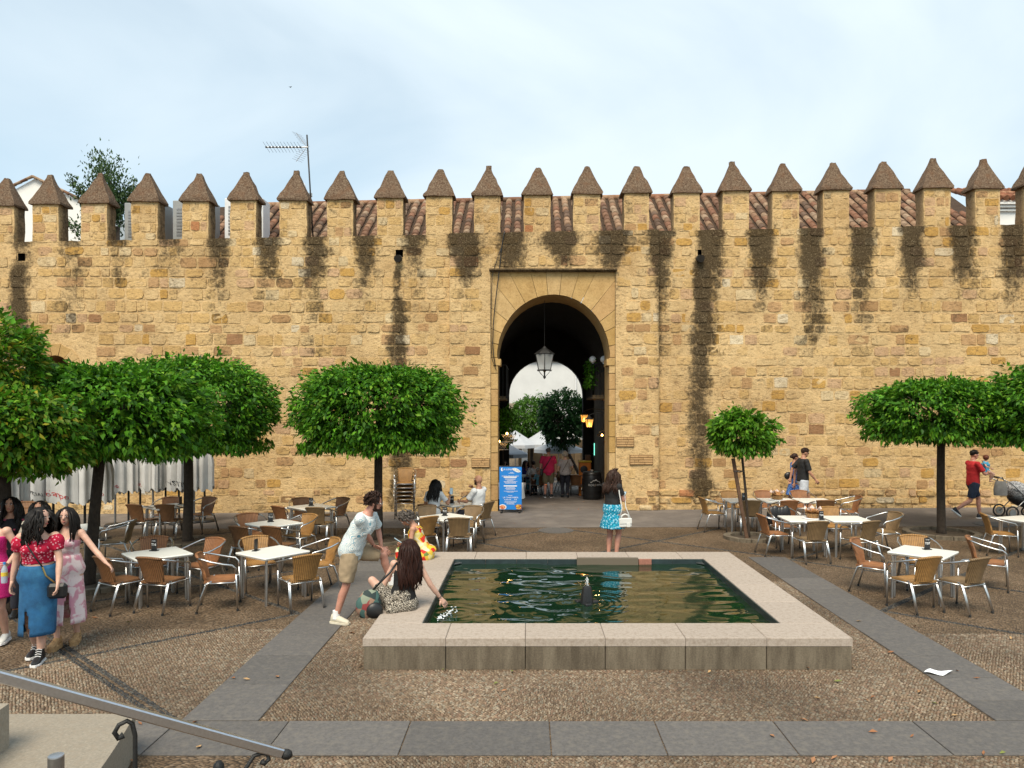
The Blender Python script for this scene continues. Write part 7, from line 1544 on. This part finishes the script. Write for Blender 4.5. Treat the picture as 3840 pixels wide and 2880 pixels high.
mb = MB(); mb.tube([p1, p1+d*.012, p1+d*.03, p1+d*.05, p1+d*.062], [.016, .026, .029, .024, .010], 12); mb.build('end_knob', m_iron, ra, 180, of)
def scroll(t, name='support'):
    q = p1-d*t-V(0, 0, .03); mb = MB(); hd = V(d.x, d.y, 0).normalized(); foot = q-V(0, 0, q.z)
    mb.tube([foot, q-V(0, 0, .16), q-V(0, 0, .08)-hd*.0, q-V(0, 0, .02)-hd*.012, q-hd*.035, q-hd*.07-V(0, 0, .012), q-hd*.088-V(0, 0, .045), q-hd*.072-V(0, 0, .075), q-hd*.05-V(0, 0, .065)], [.011]*6+[.012, .014, .017], 8); mb.build(name, m_iron, ra, 180, of)
scroll(.80)
q = p1-d*.12-V(0, 0, .03); mb = MB(); hd = V(d.x, d.y, 0).normalized()
mb.tube([q-V(0, 0, q.z)-hd*.12, q-hd*.11-V(0, 0, .16), q-hd*.08-V(0, 0, .06), q-hd*.04-V(0, 0, .005), q+hd*.0, q+hd*.03-V(0, 0, .012), q+hd*.038-V(0, 0, .045), q+hd*.015-V(0, 0, .06), q+hd*.002-V(0, 0, .045)], [.011]*6+[.012, .014, .017], 8); mb.build('support', m_iron, ra, 180, of)
fn = empty('iron_finial', P((820-1979)/2691*3.55, 3.55), 0, 'black iron pine cone finial just under the handrail end', 'finial'); zt = (2.6+(1545-2852)*3.55/2691)*K
mb = MB(); mb.lathe([(.012, 0), (.012, zt-.09), (.025, zt-.08), (.03, zt-.05), (.027, zt-.02), (.012, zt-.003), (.002, zt)], 14); mb.build('post', m_iron, fn, 60)
ps = empty('steel_post', P((210-1979)/2691*3.4, 3.4), 0, 'short round steel post with a flat bright cap in the corner', 'post'); zt = (2.6+(1545-2832)*3.4/2691)*K
mb = MB(); mb.tube([(0, 0, 0), (0, 0, zt-.006)], .037, 24); mb.build('tube', m_alud, ps, 40); mb = MB(); mb.lathe([(.037, zt-.006), (.036, zt), (.01, zt+.001)], 24); mb.build('end_cap', m_steel, ps, 40)
# ------------------------------------------------------------------ small things on the ground
mb = MB(); c = P((3515-1979)/2691*7.12, 7.1, .012); n = 7
gx = [(-.16, -.02), (-.05, .085), (.06, .075), (.17, .02), (.05, -.06), (-.04, -.03)]
for i in range(n):
    for j in range(n):
        u, v = i/(n-1), j/(n-1); a = Vector((-.155, .0)).lerp(Vector((-.03, .10)), v); b = Vector((-.0, -.085)).lerp(Vector((.165, .02)), v); q = a.lerp(b, u); mb.v.append((c.x+q.x, c.y+q.y, c.z+.012+.010*math.sin(u*5+v*3)+.012*abs(u-.5)))
mb.f = [(i*n+j, (i+1)*n+j, (i+1)*n+j+1, i*n+j+1) for i in range(n-1) for j in range(n-1)]; o = mb.build('paper_napkin', M('paper', (.80, .82, .84), .8, .03, 8), smooth=180); tag(o, 'white paper napkin lying on the grey slabs near the pool corner', 'napkin')
rg = np.random.default_rng(77); m_dry = vcol_mat('dry_leaves', .8, .2, 20, 0); sp_ = [(2896, 2768), (3016, 2708), (3274, 2754), (3298, 2708), (3420, 2770), (3446, 2600), (3590, 2523), (3663, 2550), (3505, 2645), (3142, 2563), (3026, 2510), (3065, 2627), (3250, 2634), (3273, 2622), (3448, 2603), (3580, 2690), (3688, 2835), (3760, 2834), (3050, 2862), (3128, 2852), (3340, 2860), (925, 2555), (875, 2550), (1040, 2545), (745, 2810), (730, 2718), (500, 2862), (525, 2722), (1320, 2380), (480, 2340), (355, 2323), (1860, 2570), (1890, 2597), (1660, 2518), (1920, 2525), (2140, 2480), (2660, 2527), (2510, 2527), (3340, 2452), (3430, 2355), (3220, 2335), (3790, 2400), (1380, 2010), (1300, 2160), (1290, 2110), (860, 2112)]
n = len(sp_); v = np.zeros((n*5, 3)); ff = []; cc = []
for i, (a, b) in enumerate(sp_):
    D = 6997/(b-1545); c = P((a-1979)/2691*D, D, .018); q = rg.uniform(0, 6.28); l = rg.uniform(.025, .048); w = l*.42; ca, sa = math.cos(q), math.sin(q)
    for j, (x, y, z) in enumerate(((-l, 0, .0), (0, w, .014), (l, 0, .012), (0, -w, .01), (0, 0, .0))): v[i*5+j] = (c.x+x*ca-y*sa, c.y+x*sa+y*ca, c.z+z*rg.uniform(.4, 1.6))
    ff += [(i*5, i*5+4, i*5+1), (i*5+1, i*5+4, i*5+2), (i*5+2, i*5+4, i*5+3), (i*5+3, i*5+4, i*5)]; cc += [[(.32, .16, .08), (.25, .11, .05), (.40, .25, .12), (.16, .18, .05)][rg.integers(0, 4)]]*5
tag(put('fallen_leaves', fast_mesh('fallen_leaves', v, np.array(ff), m_dry, np.array(cc))), kind='stuff')
for k, (x, y, r_, lb) in enumerate(((.62, 15.75, .36, 'round iron manhole cover in front of the gate'), (10.6, 16.4, .36, 'round iron manhole cover near the man in red'))):
    t = empty('manhole_cover', P(x, y, .004), 0, lb, 'manhole cover', 'manhole covers'); mb = MB(); mb.lathe([(r_*K, -.02), (r_*K, .010), (r_*K*.9, .013), (r_*K*.88, .011), (.02, .011)], 28); mb.build('cover', m_slab, t, 30); mb = MB(); mb.lathe([(r_*K*1.08, -.02), (r_*K*1.08, .005), (r_*K*1.01, .006)], 28); mb.build('frame', m_slab, t)
mb = MB(); c = V((1088-1979)/2691*60, 60, 2.8+(1545-326)/2691*60); mb.add([c+V(-.14, 0, .05), c+V(0, .05, 0), c+V(.14, 0, .06), c+V(0, -.06, -.01), c+V(0, .16, .01)], [(0, 3, 1), (1, 3, 2), (0, 1, 4), (1, 2, 4)]); mb.v += [tuple(Vector(q)+V(0, 0, -.015)) for q in mb.v]; mb.f += [tuple(i+5 for i in f[::-1]) for f in mb.f]; mb.mi = [0]*8; tag(mb.build('bird', m_black), 'tiny dark bird high in the sky', 'bird')
